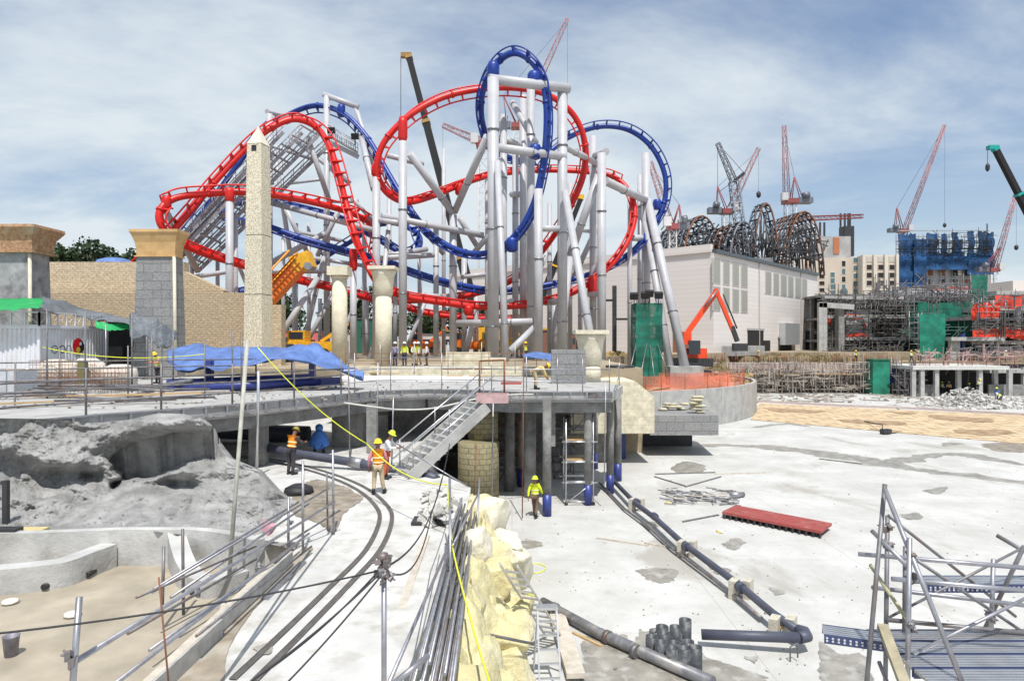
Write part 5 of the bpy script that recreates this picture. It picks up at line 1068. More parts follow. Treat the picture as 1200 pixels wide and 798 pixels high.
hotel=mat('hotel_render',(.56,.48,.40),.8,var=.06,scale=.2); hotel_l=mat('hotel_trim',(.64,.58,.50),.8); pane=mat('blue_grey_glass',(.10,.17,.20),.15); void=mat('window_void',(.02,.018,.018),.8)
grc=mat('raw_concrete_tower',(.36,.36,.36),.9,var=.2,scale=.3)
h1=block('hotel_block','beige hotel block with dark glass windows and two round windows','building',957,1012,302,222,14,hotel)
for r_ in range(6):
    y=309+r_*9.2
    for px in (988.5,):
        if r_<4: win(h1,px,y,4.2,6.2,222,void if r_%2==0 else pane)
    win(h1,1003.5,305+r_*9.2,7,5.6,222,pane)
    win(h1,975.5,322+r_*7 if r_<5 else 357,5,5.5,222,pane) if r_<5 else None
    win(h1,963,308+r_*8,6,4.6,222,void)
for y in (341.5,350): 
    x=(988.5-600)/F*222; MB().lathe([(1.1,0),(1.1,.2)],(x,221.8,zz_(y,222)),16,M=Matrix.Rotation(R(90),3,'X')).build('round_window',pane,h1)
h2=block('stair_tower','grey concrete stair core with an orange brick strip rising over the hotel','building',957,997,277,226,8,grc)
x=(980-600)/F*225.9; MB().box((x,225.9,zz_(288,226)),(7/F*226,.3,19/F*226)).build('brick_strip',mat('orange_brick',(.42,.16,.08),.9),h2)
mb=MB()
for px in (961,966,985,990,994,996): mb.box(((px-600)/F*228,228,zz_(273,228)),(.5,.5,7+ (6 if px>984 else 0)))
mb.box(((992-600)/F*229,229,zz_(283,228)),(3.2,4,10)); mb.build('formwork_stubs',dark,h2)
h3=block('hotel_wing','cream hotel wing with rows of dark window openings next to the blue tower','building',1012,1053.5,299,218,14,hotel_l)
for r_ in range(4):
    for px in (1018.5,1032,1045): win(h3,px,304+r_*9.3,5.8,5.6,218,void if r_ else mat('boarded',(.5,.48,.44),.8),hotel)
mb=MB(); 
for px in (1012.5,1025.5,1038.5,1052): mb.box(((px-600)/F*217,217.6,zz_(325,217)),(.7,.9,14.5))
mb.build('pilaster_strips',hotel_l,h3)
h4=block('low_hotel_roof','cream low block with two dark windows behind the hall roof','building',930,957,301,200,10,hotel_l)
for px in (935,950): win(h4,px,307,5,5,200,void)
# blue netted tower
bt_=block('netted_tower','concrete tower half wrapped in torn blue debris netting','building',1056,1162,300,232,18,grc)
for px in (1090,1105,1119,1133):
    for y in (320,331): win(bt_,px,y,6,7,231.6,void if (px+int(y))%3 else rust,grc)
def netp(px0,px1,py0,py1,Y,seed,tear=0,par=bt_,m=None,nm='debris_net'):
    x0=(px0-600)/F*Y; x1=(px1-600)/F*Y; z0=zz_(py1,Y); z1=zz_(py0,Y)
    mb=MB(); nu_=max(4,int((px1-px0)/2)); nv_=max(4,int((py1-py0)/3))
    mb.grid(lambda u,v: V(x0+(x1-x0)*u+(.5*noise.noise(V(v*4,seed,0)) if u in(0,1) else 0),Y+.5*noise.noise(V(u*7,v*5,seed))+.35*math.sin(v*nv_),z0+(z1-z0)*v+(tear*noise.noise(V(u*9,seed,2)) if v==1 else 0)),nu_,nv_); return mb.build(nm,m or nt_b,par)
netp(1053,1074,274,338,230,1,1); netp(1071,1086,280,338,229,2,1); netp(1084,1136,300,316,229.5,3,.5); netp(1134,1165,296,322,229.5,9,.5); netp(1085,1130,296,303,229.2,4,1)
for a_,b_,c_ in ((1086,1099,274),(1103,1110,274),(1116,1123.5,272),(1120,1128,280),(1134,1142,271),(1146,1156,271),(1156,1165,272)): netp(a_,b_,c_,300,229.3,a_,1)
scaff(bt_,[(p-600)/F*228 for p in range(1056,1166,9)],[228.6,231],zz_(300,228),zz_(275,228),2.6,.09,dark,plank=False,seed=5)
mb=MB()
for z in (270,277,284,291): mb.bar(((1054-600)/F*231,231,zz_(z,230)),((1160-600)/F*231,231,zz_(z,230)),.3)
mb.build('edge_beams',grc,bt_)
# pale low hall far right + white side
h5=block('grey_shed','low pale grey shed with a curved ridge at the right edge','building',1140,1215,334,190,20,mat('pale_shed',(.5,.47,.48),.7))
h6=block('white_gable','bright white gable wall at the far right edge','building',1187,1240,329,170,20,hw)
# ---------------------------------------------------------------- buildings under construction (middle right)
ZR=4.4
def tframe(name,label,px0,px1,levels,Y,dep,cols,m=concrete,slabt=.45,dark_back=True):
    x0=(px0-600)/F*Y; x1=(px1-600)/F*Y; zs_=[zz_(l,Y) for l in levels]; t=thing(name,label,'building',((x0+x1)/2,Y,ZR))
    for z in zs_[:-1] if zs_[-1]<ZR+1 else zs_: MB().box(((x0+x1)/2,Y+dep/2,z-slabt/2),(x1-x0,dep,slabt)).build('floor_slab',m,t)
    zt=max(zs_)
    for px in cols:
        x=(px-600)/F*Y
        for yy in (Y+.5,Y+dep*.5): MB().box((x,yy,(zt+ZR)/2),(.6,.6,zt-ZR-.01)).build('column',m,t)
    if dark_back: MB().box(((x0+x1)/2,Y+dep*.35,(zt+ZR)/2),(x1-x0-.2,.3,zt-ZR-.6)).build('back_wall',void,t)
    return t
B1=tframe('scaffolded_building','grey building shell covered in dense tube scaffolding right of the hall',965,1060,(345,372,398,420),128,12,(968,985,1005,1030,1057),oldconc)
xs=[(p-600)/F*126 for p in range(968,1062,7)]
dscm=mat('dark_scaffold',(.10,.095,.09),.7,var=.5,scale=.5); scaff(B1,xs,[125.2,127.4],ZR,zz_(347,126),1.55,.08,dscm,seed=1); scaff(B1,[x+.4 for x in xs],[123.4,124.8],ZR,zz_(352,126),2.1,.06,galvd,seed=2,nm='outer_scaffold',plank=True)
for a_,b_ in (((1018,441),(1034,395)),((1026,441),(1046,395)),((1040,438),(1059,388)),((1008,440),(1020,400)),((998,440),(1008,408))): MB().tube([P(*a_,112),P(*b_,124)],.14,6).build('raking_prop',alu,B1)
mb=MB(); x0=(986-600)/F*122.8; 
mb.box(P(1006,380,122.8),(4.5,.3,4.6)); mb.build('pale_screen',mat('pale_screen',(.36,.37,.38),.7,var=.2),B1)
def ribbon(px0,py0,px1,py1,Y,h,seed,par,m=None,label=None):
    a=P(px0,py0,Y); b=P(px1,py1,Y); mb=MB(); n=max(6,int((px1-px0)/2)); mb.grid(lambda u,v: a+(b-a)*u+V(0,.3*noise.noise(V(u*9,v,seed)),(v-.5)*h*(1+.6*noise.noise(V(u*6,v*3,seed)))+.25*h*noise.noise(V(u*8,0,seed))),n,3)
    return mb.build('safety_net',m or excnet,par)
excnet=mat('orange_red_net',(.78,.06,.025),.8,var=.3,scale=.8)
ribbon(992,370,1012,372,122.4,.8,1,B1); ribbon(990,394,1017,392,122.4,.7,2,B1); ribbon(1012,378,1015,386,122.3,1.2,3,B1); ribbon(966,376,974,376,122.4,1.4,6,B1)
gf=thing('concrete_portal','tall grey concrete frame standing beside the pale hall','portal frame',P(968,420,118))
for px in (961,966): MB().bar((P(px,0,118).x,118,ZR),(P(px,0,118).x,118,zz_(355,118)),.7).build('column',concrete,gf)
MB().bar(P(959,357,118),P(1000,360,118),.7,.9).build('beam',concrete,gf); MB().bar(P(984,357,119),P(984,418,119),1.4,1).build('column',oldconc,gf)
# ring beam with scaffold above green netting
B2_=thing('round_building','round concrete building wrapped in dark green netting','building',P(1100,425,128))
xc=79.8; rad=(1142-1058)/2/F*122*1.05
MB().lathe([(rad,ZR),(rad,zz_(352,122))],(xc,132,0),40).build('drum_wall',oldconc,B2_)
MB().lathe([(rad+1.8,zz_(352,121)),(rad+1.8,zz_(337,121)),(rad+.8,zz_(336,121))],(xc-1.5,132,0),48).build('ring_beam',mat('ring_concrete',(.33,.33,.34),.9,var=.3,scale=.8,bump=.4,bscale=2),B2_)
def curved_net(r_,a0,a1,z0,z1,seed,m=None):
    mb=MB(); mb.grid(lambda u,v: V(xc+math.sin(R(a0+(a1-a0)*u))*(r_+.35*noise.noise(V(u*8,v*5,seed))),132-math.cos(R(a0+(a1-a0)*u))*(r_+.35*noise.noise(V(u*8,v*5,seed))),z0+(z1-z0)*v+(.5*noise.noise(V(u*6,seed,v)))),36,14); return mb.build('debris_net',m or nt_g,B2_)
curved_net(rad+1.7,-80,80,ZR,zz_(353,122),1); curved_net(rad+2.6,-38,30,zz_(412,120),zz_(354,121),7)
mb=MB()
for k in range(16):
    aa=R(-80+160*k/15); 
    p=V(xc+math.sin(aa)*(rad+2.2),132-math.cos(aa)*(rad+2.2),0); mb.tube([V(p.x,p.y,ZR),V(p.x,p.y,zz_(333,120))],.055,4)
for z in range(5):
    zz3=ZR+2.2*z+1; mb.tube([V(xc+math.sin(R(-80+10*k))*(rad+2.2),132-math.cos(R(-80+10*k))*(rad+2.2),zz3) for k in range(17)],.055,4)
mb.build('scaffold_ring',galvd,B2_)
ribbon(1085,338.5,1138,338,120,.4,12,B2_)
ng_=thing('netted_hoist','slim green netted hoist tower on top of the round building','hoist tower',P(1147,350,118)); x0=P(1138,0,117).x; x1=P(1156,0,117).x
mb=MB(); mb.grid(lambda u,v: V(x0+(x1-x0)*u,116.8+.2*noise.noise(V(u*5,v*8,1)),zz_(356,117)+(zz_(323,117)-zz_(356,117))*v),8,14); mb.build('net_front',nt_g,ng_); scaff(ng_,[x0,(x0+x1)/2,x1],[117.2,119],zz_(356,117),zz_(323,117),1.8,.05,galvd,plank=False)
gt2=thing('netted_stair','green netted stair tower in front of the round building','scaffold tower',P(1090,438,108)); x0=P(1076,0,112).x; x1=P(1106,0,112).x
mb=MB(); mb.grid(lambda u,v: V(x0+(x1-x0)*u,111.6+.2*noise.noise(V(u*5,v*8,3)),ZR+(zz_(368,112)-ZR)*v),12,18); mb.build('net_front',netmat('bright_green_netting',(.011,.18,.12),.92,1.2),gt2); scaff(gt2,[x0,(x0+x1)/2,x1],[112,114.5],ZR,zz_(368,112),1.8,.06,galv,plank=False,seed=8)
# concrete frame at right
B3=tframe('concrete_frame','raw grey concrete frame building with red-orange nets on its edges','x' and 1104,1260,(357,399,425),112,16,(1106,1124,1167,1193,1230),concrete) if False else thing('concrete_building','raw grey concrete frame building with red-orange nets on its edges','building',P(1160,425,112))
def slab(par,px0,px1,py,Y,dep,t_=.5,m=concrete): 
    x0=P(px0,0,Y).x; x1=P(px1,0,Y).x; z=zz_(py,Y); MB().box(((x0+x1)/2,Y+dep/2,z-t_/2),(x1-x0,dep,t_)).build('floor_slab',m,par)
slab(B3,1115,1178,395,110,16,.6); slab(B3,1140,1290,399.5,113,16,.6); slab(B3,1168,1290,359,114,16,.7); slab(B3,1140,1175,371,113.5,14,.5); slab(B3,1168,1290,341,118,16,.7)
for px,y0,Y in ((1168,357,112.8),(1193,357,113.2),(1245,357,113.2),(1168,396,111),(1118,397,111.2),(1145,372,114),(1193,400,113.4),(1245,400,113.4)):
    MB().box((P(px,0,Y).x,Y,(zz_(y0,Y)+(ZR if y0>390 else zz_(399,Y)))/2-.0),(.55 if px!=1118 else 1.6,.6,zz_(y0,Y)-(ZR if y0>390 else zz_(399,Y))-.02)).build('column',concrete,B3)
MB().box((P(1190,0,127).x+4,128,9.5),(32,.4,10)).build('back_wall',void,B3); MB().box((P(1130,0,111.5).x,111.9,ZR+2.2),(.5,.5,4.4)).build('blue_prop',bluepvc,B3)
ribbon(1140,364,1172,360,112,2.2,4,B3); ribbon(1138,369,1170,368,111.8,1.6,5,B3); ribbon(1166,354,1290,352,112.4,2.0,6,B3); ribbon(1140,391,1178,390,111,1.5,7,B3); ribbon(1172,389,1205,393,111.8,1.6,8,B3); ribbon(1190,391,1290,391,111.6,1.2,14,B3)
scaff(B3,[P(p,0,111).x for p in (1148,1158,1166,1180,1190,1200,1210)],[111.3,112.6],ZR+5,zz_(352,111),1.9,.06,galv,plank=False,seed=13)
# front basement structure
B4=thing('basement_frame','low white-edged concrete slab on short columns behind the rubble','building',P(1140,460,95))
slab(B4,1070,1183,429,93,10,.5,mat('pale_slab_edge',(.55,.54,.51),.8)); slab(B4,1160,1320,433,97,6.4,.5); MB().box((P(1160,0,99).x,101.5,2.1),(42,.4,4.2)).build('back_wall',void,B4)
for px,Y in ((1070,93.4),(1080,93.4),(1097,93.5),(1123,95),(1148,93.5),(1166,95),(1183,93.4),(1200,97.5),(1230,97.5)): MB().box((P(px,0,Y).x,Y,1.95),(.55,.5,3.9)).build('column',concrete,B4)
for px,w_ in ((1085,3),(1168,2.6),(1196,3)): MB().box((P(px,0,95).x,94.8,.8),(w_,.3,1.6)).build('infill_wall',oldconc,B4)
q=[V(P(1060,0,92.6).x,92.6,4.4-.55),V(P(1130,0,92.6).x,92.6,4.4-.55),V(P(1210,0,92.6).x,92.6,4.4-.55)]; q=[V(a.x,93.3,zz_(428.5,93)) for a in q]
guard('rusty guard rail along the basement slab edge',q,[lerp_path(q,k/9) for k in range(10)],(.5,1.0),m=rust,r=.045)
# formwork wall with props (terrace rim to basement)
fwall=thing('formwork_wall','long propped formwork wall with pinkish panels along the far side of the basin','wall',P(930,460,101))
mb=MB(); a=V(28.5,101.5,0); b=V(P(1058,0,100).x,100.5,0); mb.bar(a+V(0,.6,2.2),b+V(0,.6,2.2),.4,4.3); mb.build('retaining_face',mat('dark_form_face',(.10,.09,.08),.9,var=.5,scale=.6),fwall)
pk=brickmat('pinkish_form_panels',(.42,.31,.29),(.46,.37,.34),(.25,.2,.18),1.2,1.4,.06)
mb=MB(); mb.bar(a+V(0,.3,3.75),V(P(1000,0,100).x,100.9,3.75),.14,1.4); mb.build('form_panels',pk,fwall)
mb=MB(); 
for i in range(52):
    k=i/51; p=a+(b-a)*k; mb.tube([p+V(0,-.3,0),p+V(0,-.3,4.5)],.05,4); 
    if i%3==0: mb.tube([p+V(0,-2.0,0),p+V(0,-.3,3.2)],.06,4)
    if rnd.random()<.6: mb.tube([p+V(0,-.32,rnd.uniform(0,2)),p+V(1.6,-.32,rnd.uniform(1.5,3.6))],.045,4)
for z in (.5,1.1,1.7,2.3,2.9,3.5): mb.tube([a+V(0,-.36,z),b+V(0,-.36,z)],.06,4)
mb.build('props',mat('tan_steel',(.42,.35,.29),.7,var=.3,scale=2),fwall)
mb=MB(); mb.bar(a+V(0,-.9,2.75),b+V(0,-.9,2.75),.9,.08); mb.build('walkway_board',timber,fwall)
mb=MB(); rr0=random.Random(41)
for i in range(240):
    k=rr0.random(); p=a+(b-a)*k+V(0,rr0.uniform(-.2,2),4.3); mb.tube([p,p+V(rr0.uniform(-.1,.1),0,rr0.uniform(.6,1.7))],.03,3)
o=mb.build('starter_bars',rust,fwall); o['kind']='stuff'
gb=thing('green_tank','upright green netted box at the end of the formwork wall','box',P(1031,460,97)); 
MB().box((P(1031,0,97.5).x,98,2.45),(2.4,1.8,4.8)).build('body',netmat('tank_green',(.02,.22,.14),.98,1),gb); MB().box((P(1031,0,97.5).x,98,4.95),(2.6,2,.16)).build('lid',mat('dark_green',(.01,.12,.06),.6),gb)
one(MB().box((P(1045,0,98.5).x,99.2,2.6),(2.6,.8,2.4)),'blue_sheet_stack',bluepvc,'dark blue sheeted stack beside the green netted box','stack')
# kerb line, debris and rubble beyond the timber floor
kbm=mat('pink_kerb',(.5,.40,.37),.8); q=[G(885,471,0),G(1000,477,0),G(1080,480,0),G(1200,487,0),G(1320,495,0)]
mb=MB()
for i in range(4): mb.bar(q[i]+V(0,.3,.12),q[i+1]+V(0,.3,.12),.35,.22)
one(mb,'basin_kerb',kbm,'long low pinkish kerb behind the tan formwork floor','kerb')
rubm=mat('pale_rubble',(.52,.50,.48),.95,var=.25,scale=1,bump=.5)
rb=MB(); rr=random.Random(6)
def rock_piece(mb,c,s_,rr):
    pts=[Vector((rr.uniform(-1,1),rr.uniform(-1,1),rr.uniform(-.6,.6))).normalized()*s_*rr.uniform(.7,1.1) for _ in range(9)]
    bm=bmesh.new(); [bm.verts.new(p) for p in pts]; bmesh.ops.convex_hull(bm,input=bm.verts); bm.verts.index_update()
    used=[v for v in bm.verts if v.link_faces]; ix={v:i for i,v in enumerate(used)}; mb.add([v.co+Vector(c) for v in used],[[ix[v] for v in f.verts] for f in bm.faces]); bm.free()
for i in range(900):
    px=rr.gauss(1142,36); Y=rr.uniform(76,90); h=max(0,1-((px-1130)/38)**2)*max(0,1-((Y-83)/5)**2)*1.9
    if px>1165: h=.3
    rock_piece(rb,((px-600)/F*Y,Y,rr.uniform(0,1)*h+.05),rr.uniform(.1,.34),rr)
o=one(rb,'rubble_heap',rubm,'pale heap of broken concrete rubble before the basement slab','rubble'); o['kind']='stuff'
db=MB()
for i in range(260):
    px=rr.uniform(870,1240); Y=rr.uniform(84,97) if px<1080 else rr.uniform(80,92); c=V((px-600)/F*Y,Y,.08)
    if rr.random()<.5: db.box(c,(rr.uniform(.4,2.6),rr.uniform(.08,.2),rr.uniform(.05,.12)),rr.uniform(-1,1))
    else: rock_piece(db,c,rr.uniform(.12,.4),rr)
o=one(db,'site_debris',mat('mixed_debris',(.30,.26,.22),.9,var=.5,scale=.4),'scattered timber offcuts and lumps along the far side of the basin','debris'); o['kind']='stuff'
# scrubby spoil bank in front of the hall
sb=MB()
def spoil(u,v): x=20+u*36; y=(96+v*7 if x<31 else 103.7+v*6); return V(x,y,(2.9 if x<31 else 4.3)+(1.6 if x<31 else 1.1)*math.sin(math.pi*v)**.7*(.7+.9*noise.noise(V(x*.3,y*.3,0)))+.3*noise.noise(V(x*1.3,y*1.3,3)))
sb.grid(spoil,60,18); struct(sb,'spoil_bank',mat('brown_spoil',(.20,.14,.08),.95,var=.5,scale=.5,bump=.8,bscale=3,stain=(.09,.10,.03),stscale=.5,stamt=.8))
gm=MB()
for i in range(2600):
    u=rr.random(); v=rr.random(); 
    if noise.noise(V(u*9,v*4,5))<.0: continue
    p=spoil(u,v); h=rr.uniform(.15,.55); aa=rr.uniform(0,6.28); d=V(math.cos(aa),math.sin(aa),0)*.08; gm.add([p-d,p+d,p+V(rr.uniform(-.15,.15),rr.uniform(-.1,.1),h)],[(0,1,2)])
o=one(gm,'scrub',mat('dry_scrub',(.14,.13,.04),.9,var=.4,scale=1),'dry yellow green scrub growing over the spoil bank','scrub'); o['kind']='stuff'
# ---------------------------------------------------------------- trees
leafm=mat('tree_leaf',(.030,.055,.018),.7,var=.5,scale=.5); barkm=mat('bark',(.10,.08,.06),.9)
def tree(label,x,y,zb,h,rad_,seed,n=2600,group=None):
    rr=random.Random(seed); t=thing('broadleaf_tree',label,'tree',(x,y,zb),0,group); mb=MB(); tp=V(x,y,zb+h*.45); mb.tube([(x,y,zb),(x+.2,y,zb+h*.25),tp],[.45,.35,.25],8)
    cl_=[]
    for k in range(16):
        aa=rr.uniform(0,6.28); c=V(x+math.cos(aa)*rad_*rr.uniform(.1,.75),y+math.sin(aa)*rad_*rr.uniform(.1,.75),zb+h*rr.uniform(.55,.95)-rad_*.3); cl_.append((c,rad_*rr.uniform(.28,.5))); mb.tube([tp,(tp+c)/2+V(0,0,.5),c],[.2,.12,.05],5)
    mb.build('trunk',barkm,t); lf=MB()
    for i in range(n):
        c,r_=rr.choice(cl_); d=Vector((rr.gauss(0,1),rr.gauss(0,1),rr.gauss(0,.75))).normalized()*r_*rr.uniform(.6,1.05); p=c+d; s_=rr.uniform(.16,.42)
        a=Vector((rr.uniform(-1,1),rr.uniform(-1,1),rr.uniform(-1,1))).normalized()*s_; b=a.cross(Vector((rr.uniform(-1,1),rr.uniform(-1,1),rr.uniform(-1,1)))).normalized()*s_*.7
        lf.add([p-a,p+b,p+a,p-b],[(0,1,2,3)])
    lf.build('crown',leafm,t); return t
for i,(px,py,Y,rad_) in enumerate(((62,296,95,4.2),(84,289,92,5.2),(108,292,94,4.6),(132,293,96,4.6),(150,300,90,3.2),(48,300,97,3.5))):
    tp=zz_(py,Y); h=tp-ZP+1.5; t=tree(('leftmost low dark tree','highest rounded dark tree','dark tree with a gap on its right','broad dark tree','small dark tree nearest the plywood cornice','small dark tree beside the crumbling cornice')[i]+' beyond the sandstone wall',(px-600)/F*Y,Y,ZP,h,rad_,i,3400,'trees beyond the sandstone wall')
for i,(px,py,Y,rad_) in enumerate(((425,330,112,5),(330,342,118,4.5),(545,352,120,4.5),(505,358,118,4.2),(395,352,118,5),(232,345,110,4),(460,365,125,4))):
    tree(('dark tree behind the square block-capital column','dark tree right of the obelisk behind the coaster','green tree behind the yellow crane machines','green tree left of the yellow crane machines','dark tree behind the red drop','dark tree low behind the lift hill','small dark tree deep behind the flared column')[i],(px-600)/F*Y,Y,ZP,zz_(py,Y)-ZP,rad_,20+i,2200,'trees behind the coaster')
one(MB().lathe([(2.3,0),(2.0,.4),(1.2,.65),(0,.8)],P(135,309,88),18,cap=False),'blue_dome_tent',bluetarp,'blue rounded tent roof between the trees and the plywood cornice','tent')
# ---------------------------------------------------------------- cranes
def pend(root,a,b,r=.045,s=0,nm='hoist_rope'): MB().tube(sag(a,b,s,4) if s else [a,b],r,4).build(nm,dark,root)
jibm=mat('faded_jib_paint',(.34,.16,.16),.6,var=.4,scale=.3)
def luff(label,mast_px,mast_py,tip,apex,Y,mw=2.0,col=(crred,crwhite),rope_y=None,base_py=400,cw=True,jw=1.4,hook=True,zb=None,rr_=.085):
    M0=P(mast_px,mast_py,Y); b=V(M0.x,Y,zb if zb is not None else ZP); t=thing('luffing_crane',label,'crane',b)
    MB().lattice(b,M0,mw,mw,max(4,int((M0.z-b.z)/mw/1.1)),rr_*1.1,rr_*.55,up=V(0,1,0)).build('mast',col[1],t)
    MB().box(M0+V(0,0,.4),(mw*1.5,mw*1.5,1.2)).build('slewing_unit',col[0],t)
    T=P(*tip,Y); A_=P(*apex,Y); sgn=1 if T.x>M0.x else -1
    MB().box(M0+V(sgn*mw*.9,-mw*.6,1.4),(1.6,1.4,2)).build('cab',crwhite,t)
    piv=M0+V(sgn*mw*.4,0,1.1); MB().lattice(piv,T,jw,jw*.6,max(8,int((T-piv).length/2)),rr_,rr_*.5,up=V(0,1,0)).build('jib',jibm,t)
    af=MB(); 
    for dy_ in (-.8,.8): af.tube([M0+V(-sgn*.2,dy_,1),A_+V(0,dy_*.3,0)],rr_*1.4,5); af.tube([M0+V(-sgn*mw*1.3,dy_,1),A_+V(0,dy_*.3,0)],rr_*1.2,5)
    af.build('a_frame',col[0],t); 
    if cw: MB().box(M0+V(-sgn*mw*1.6,0,.6),(mw*1.6,mw*1.1,1.5)).build('counterweight',crgrey,t); MB().tube([M0+V(-sgn*mw*1.2,-1.4,1.7),M0+V(-sgn*mw*1.9,-1.4,2.0)],.8,12).build('winch_drum',crgrey,t)
    pend(t,A_,T-(T-piv).normalized()*1.0,rr_*.45,nm='pendant_line')
    if rope_y:
        H_=V(T.x,Y,zz_(rope_y,Y)); pend(t,T,H_,rr_*.35)
        if hook: MB().lathe([(.15,-.9),(.55,-.5),(.6,.3),(.2,.8)],H_,8).build('hook_block',rust if rope_y>400 else dark,t)
    return t
luff('red and white luffing crane whose jib tip rises above the blue loop',606,150,(665,22),(590,112),170,2.0,rope_y=130,hook=False)
luff('red luffing crane seen in the gap below the red ring',567,172,(519,147),(580,165),150,2.2,rope_y=250,hook=False,cw=True)
luff('small red luffing crane left of the arched steel frames',788,268,(762,190),(796,240),150,1.5,rr_=.09)
luff('red and white luffing crane with grey winch among the arched frames',852,250,(889,174),(841,219),172,2.0,rope_y=228,zb=ZP)
luff('tall crane with nearly upright jib above the right arched frame',926,238,(919,148),(931,208),186,2.4,rr_=.10)
luff('slender luffing crane with a long jib over the blue netted tower',1058,272,(1107,147),(1051,244),252,2.2,rope_y=264,rr_=.12)
luff('thin luffing crane at the right edge behind the shed',1163,318,(1191,226),(1172,290),215,2.0,rope_y=290,rr_=.11)
# crawler lattice crane
t=thing('lattice_boom_crane','grey crawler crane with a lattice boom and fly jib over the steel arches','crane',P(877,300,158)-V(0,0,20)+V(0,0,0))
a=V(P(884,0,158).x,158,ZP+2); b=P(860,213,158); c=P(841,168,158); d=P(872,203,158)
MB().lattice(a,b,2.4,1.8,22,.16,.08,up=V(0,1,0)).build('main_boom',crgrey,t); MB().lattice(b,c,1.3,.8,10,.12,.06,up=V(0,1,0)).build('fly_jib',crgrey,t); MB().bar(b,d,.7).build('strut',dark,t)
pend(t,d,c,.06); pend(t,d,P(843,225,158),.06); pend(t,c,P(841,240,158),.05)
MB().box((a.x,a.y+2,ZP+2.2),(4,8,2.4)).build('body',crgrey,t); [MB().box((a.x+s_*2.4,a.y,ZP+.6),(1,8,1.2)).build('crawler_track',dark,t) for s_ in (-1,1)]
# flat-top crane with horizontal jib
t=thing('hammerhead_crane','white and red crane with a long horizontal jib right of the arches','crane',(P(948,0,205).x,205,ZP)); a=V(P(948,0,205).x,205,ZP); b=P(948,258,205)
MB().lattice(a,b,1.8,1.8,18,.13,.06,up=V(0,1,0)).build('mast',crwhite,t); MB().lattice(P(930,257,205),P(1011,253.5,205),1.3,1.0,24,.12,.06,up=V(0,1,0)).build('jib',crred,t); MB().box(P(932,258,205),(3,1.5,1.6)).build('counterweight',crgrey,t)
blackp=mat('black_boom_paint',(.008,.008,.009),.8)
def tele(label,base,tip,Y0,Y1,w0,w1,bm_,headm,rope_y=None,rx=None,body=True,bodym=None,secs=4,collar=None):
    a=P(*base,Y0); b=P(*tip,Y1); zb=ZP; t=thing('mobile_crane',label,'crane',(a.x,a.y,zb)); d=b-a
    for i in range(secs):
        k0=i/secs; k1=(i+1)/secs; w_=w0+(w1-w0)*(i/(secs-1)); MB().bar(a+d*k0,a+d*k1,w_,w_*1.15,up=V(0,1,0)).build('boom_section',bm_,t)
        MB().bar(a+d*(k1-.012),a+d*k1,w_*1.18,w_*1.32,up=V(0,1,0)).build('boom_collar',collar or headm,t)
    MB().box(b+V(-.4,0,.1),(1.7,1.0,.7)).build('boom_head',headm,t)
    if rope_y: 
        x_=b+V(-1.3,0,0); MB().tube([x_,V(x_.x,x_.y,zz_(rope_y,Y1))],.05,4).build('hoist_rope',dark,t); MB().lathe([(.1,-.8),(.35,-.4),(.35,.3),(.1,.7)],V(x_.x,x_.y,zz_(rope_y,Y1)),8).build('hook_block',dark,t)
    if body:
        m=bodym or yellow; MB().box((a.x,a.y,zb+1.5),(11,2.7,.8)).build('chassis',dark,t); MB().box((a.x+1,a.y,zb+2.9),(4.2,2.5,2.0)).build('superstructure',m,t); MB().box((a.x-4.4,a.y,zb+2.5),(2.0,2.5,1.9)).build('driver_cab',m,t); MB().box((a.x-4.4,a.y-1.28,zb+2.9),(1.4,.05,.8)).build('cab_window',glass,t)
        for k in (-4.2,-2.6,1.5,3.0,4.5): MB().lathe([(.62,-.25),(.62,.25)],(a.x+k,a.y-1.3,zb+.62),14,M=Matrix.Rotation(R(90),3,'X')).build('wheel',black,t)
    return t
tele('mobile crane with a long black telescopic boom and ochre head behind the red ring',(562,385),(479,66),105,112,1.5,.95,blackp,mat('ochre_head',(.30,.17,.04),.5),rope_y=150)
tele('mobile crane with short black boom and yellow tip behind the right supports',(618,392),(681,232),110,112,1.3,.8,blackp,yellow,rope_y=None)
tele('mobile crane with black boom and teal head at the right edge',(1275,385),(1166,174),120,120,1.35,.8,blackp,mat('teal_paint',(.01,.30,.27),.4),rope_y=196,bodym=mat('teal_paint',(.01,.30,.27),.4))
# orange lattice-clad boom beside the obelisk
t=thing('orange_crane','orange crane with a thick folded boom leaning up beside the obelisk','crane',P(285,420,62)); a=P(268,402,62); b=P(354,309,62); d=b-a
MB().bar(a,b,1.1,1.45,up=V(0,1,0)).build('boom',orange,t); mb=MB(); 
for k in range(26):
    p=a+d*k/26; mb.bar(p+V(-.75,-.85,.2),p+d/26*.8+V(-.1,-.85,1.0),.09); mb.tube([p+V(-.3,-.9,.5),p+d/26+V(-.3,-.9,.5)],.07,5)
mb.tube([a+V(-.9,-.8,1.1),b+V(-.9,-.8,1.1)],.09,5); mb.build('boom_pipes',mat('orange_yellow_pipe',(.85,.30,.01),.4),t); MB().box(b+V(.1,0,.1),(1.8,1.5,1.5),M=Matrix.Rotation(R(-20),3,'Y')).build('boom_head',yellow,t)
mb=MB()
for k in range(24):
    p=a+d*(k+.5)/24; mb.bar(p+V(-.45,-.80,.42),p+V(.42,-.80,-.5),.07)
for o_ in (-.45,0,.4): mb.bar(a+V(o_,-.79,-o_),b+V(o_,-.79,-o_),.08)
mb.build('boom_lacing',mat('brown_orange',(.40,.10,.01),.5),t)
MB().lathe([(.35,-.8),(.35,.8)],b+V(.8,-.2,-.3),10,M=Matrix.Rotation(R(90),3,'X')).build('sheave',galv,t)
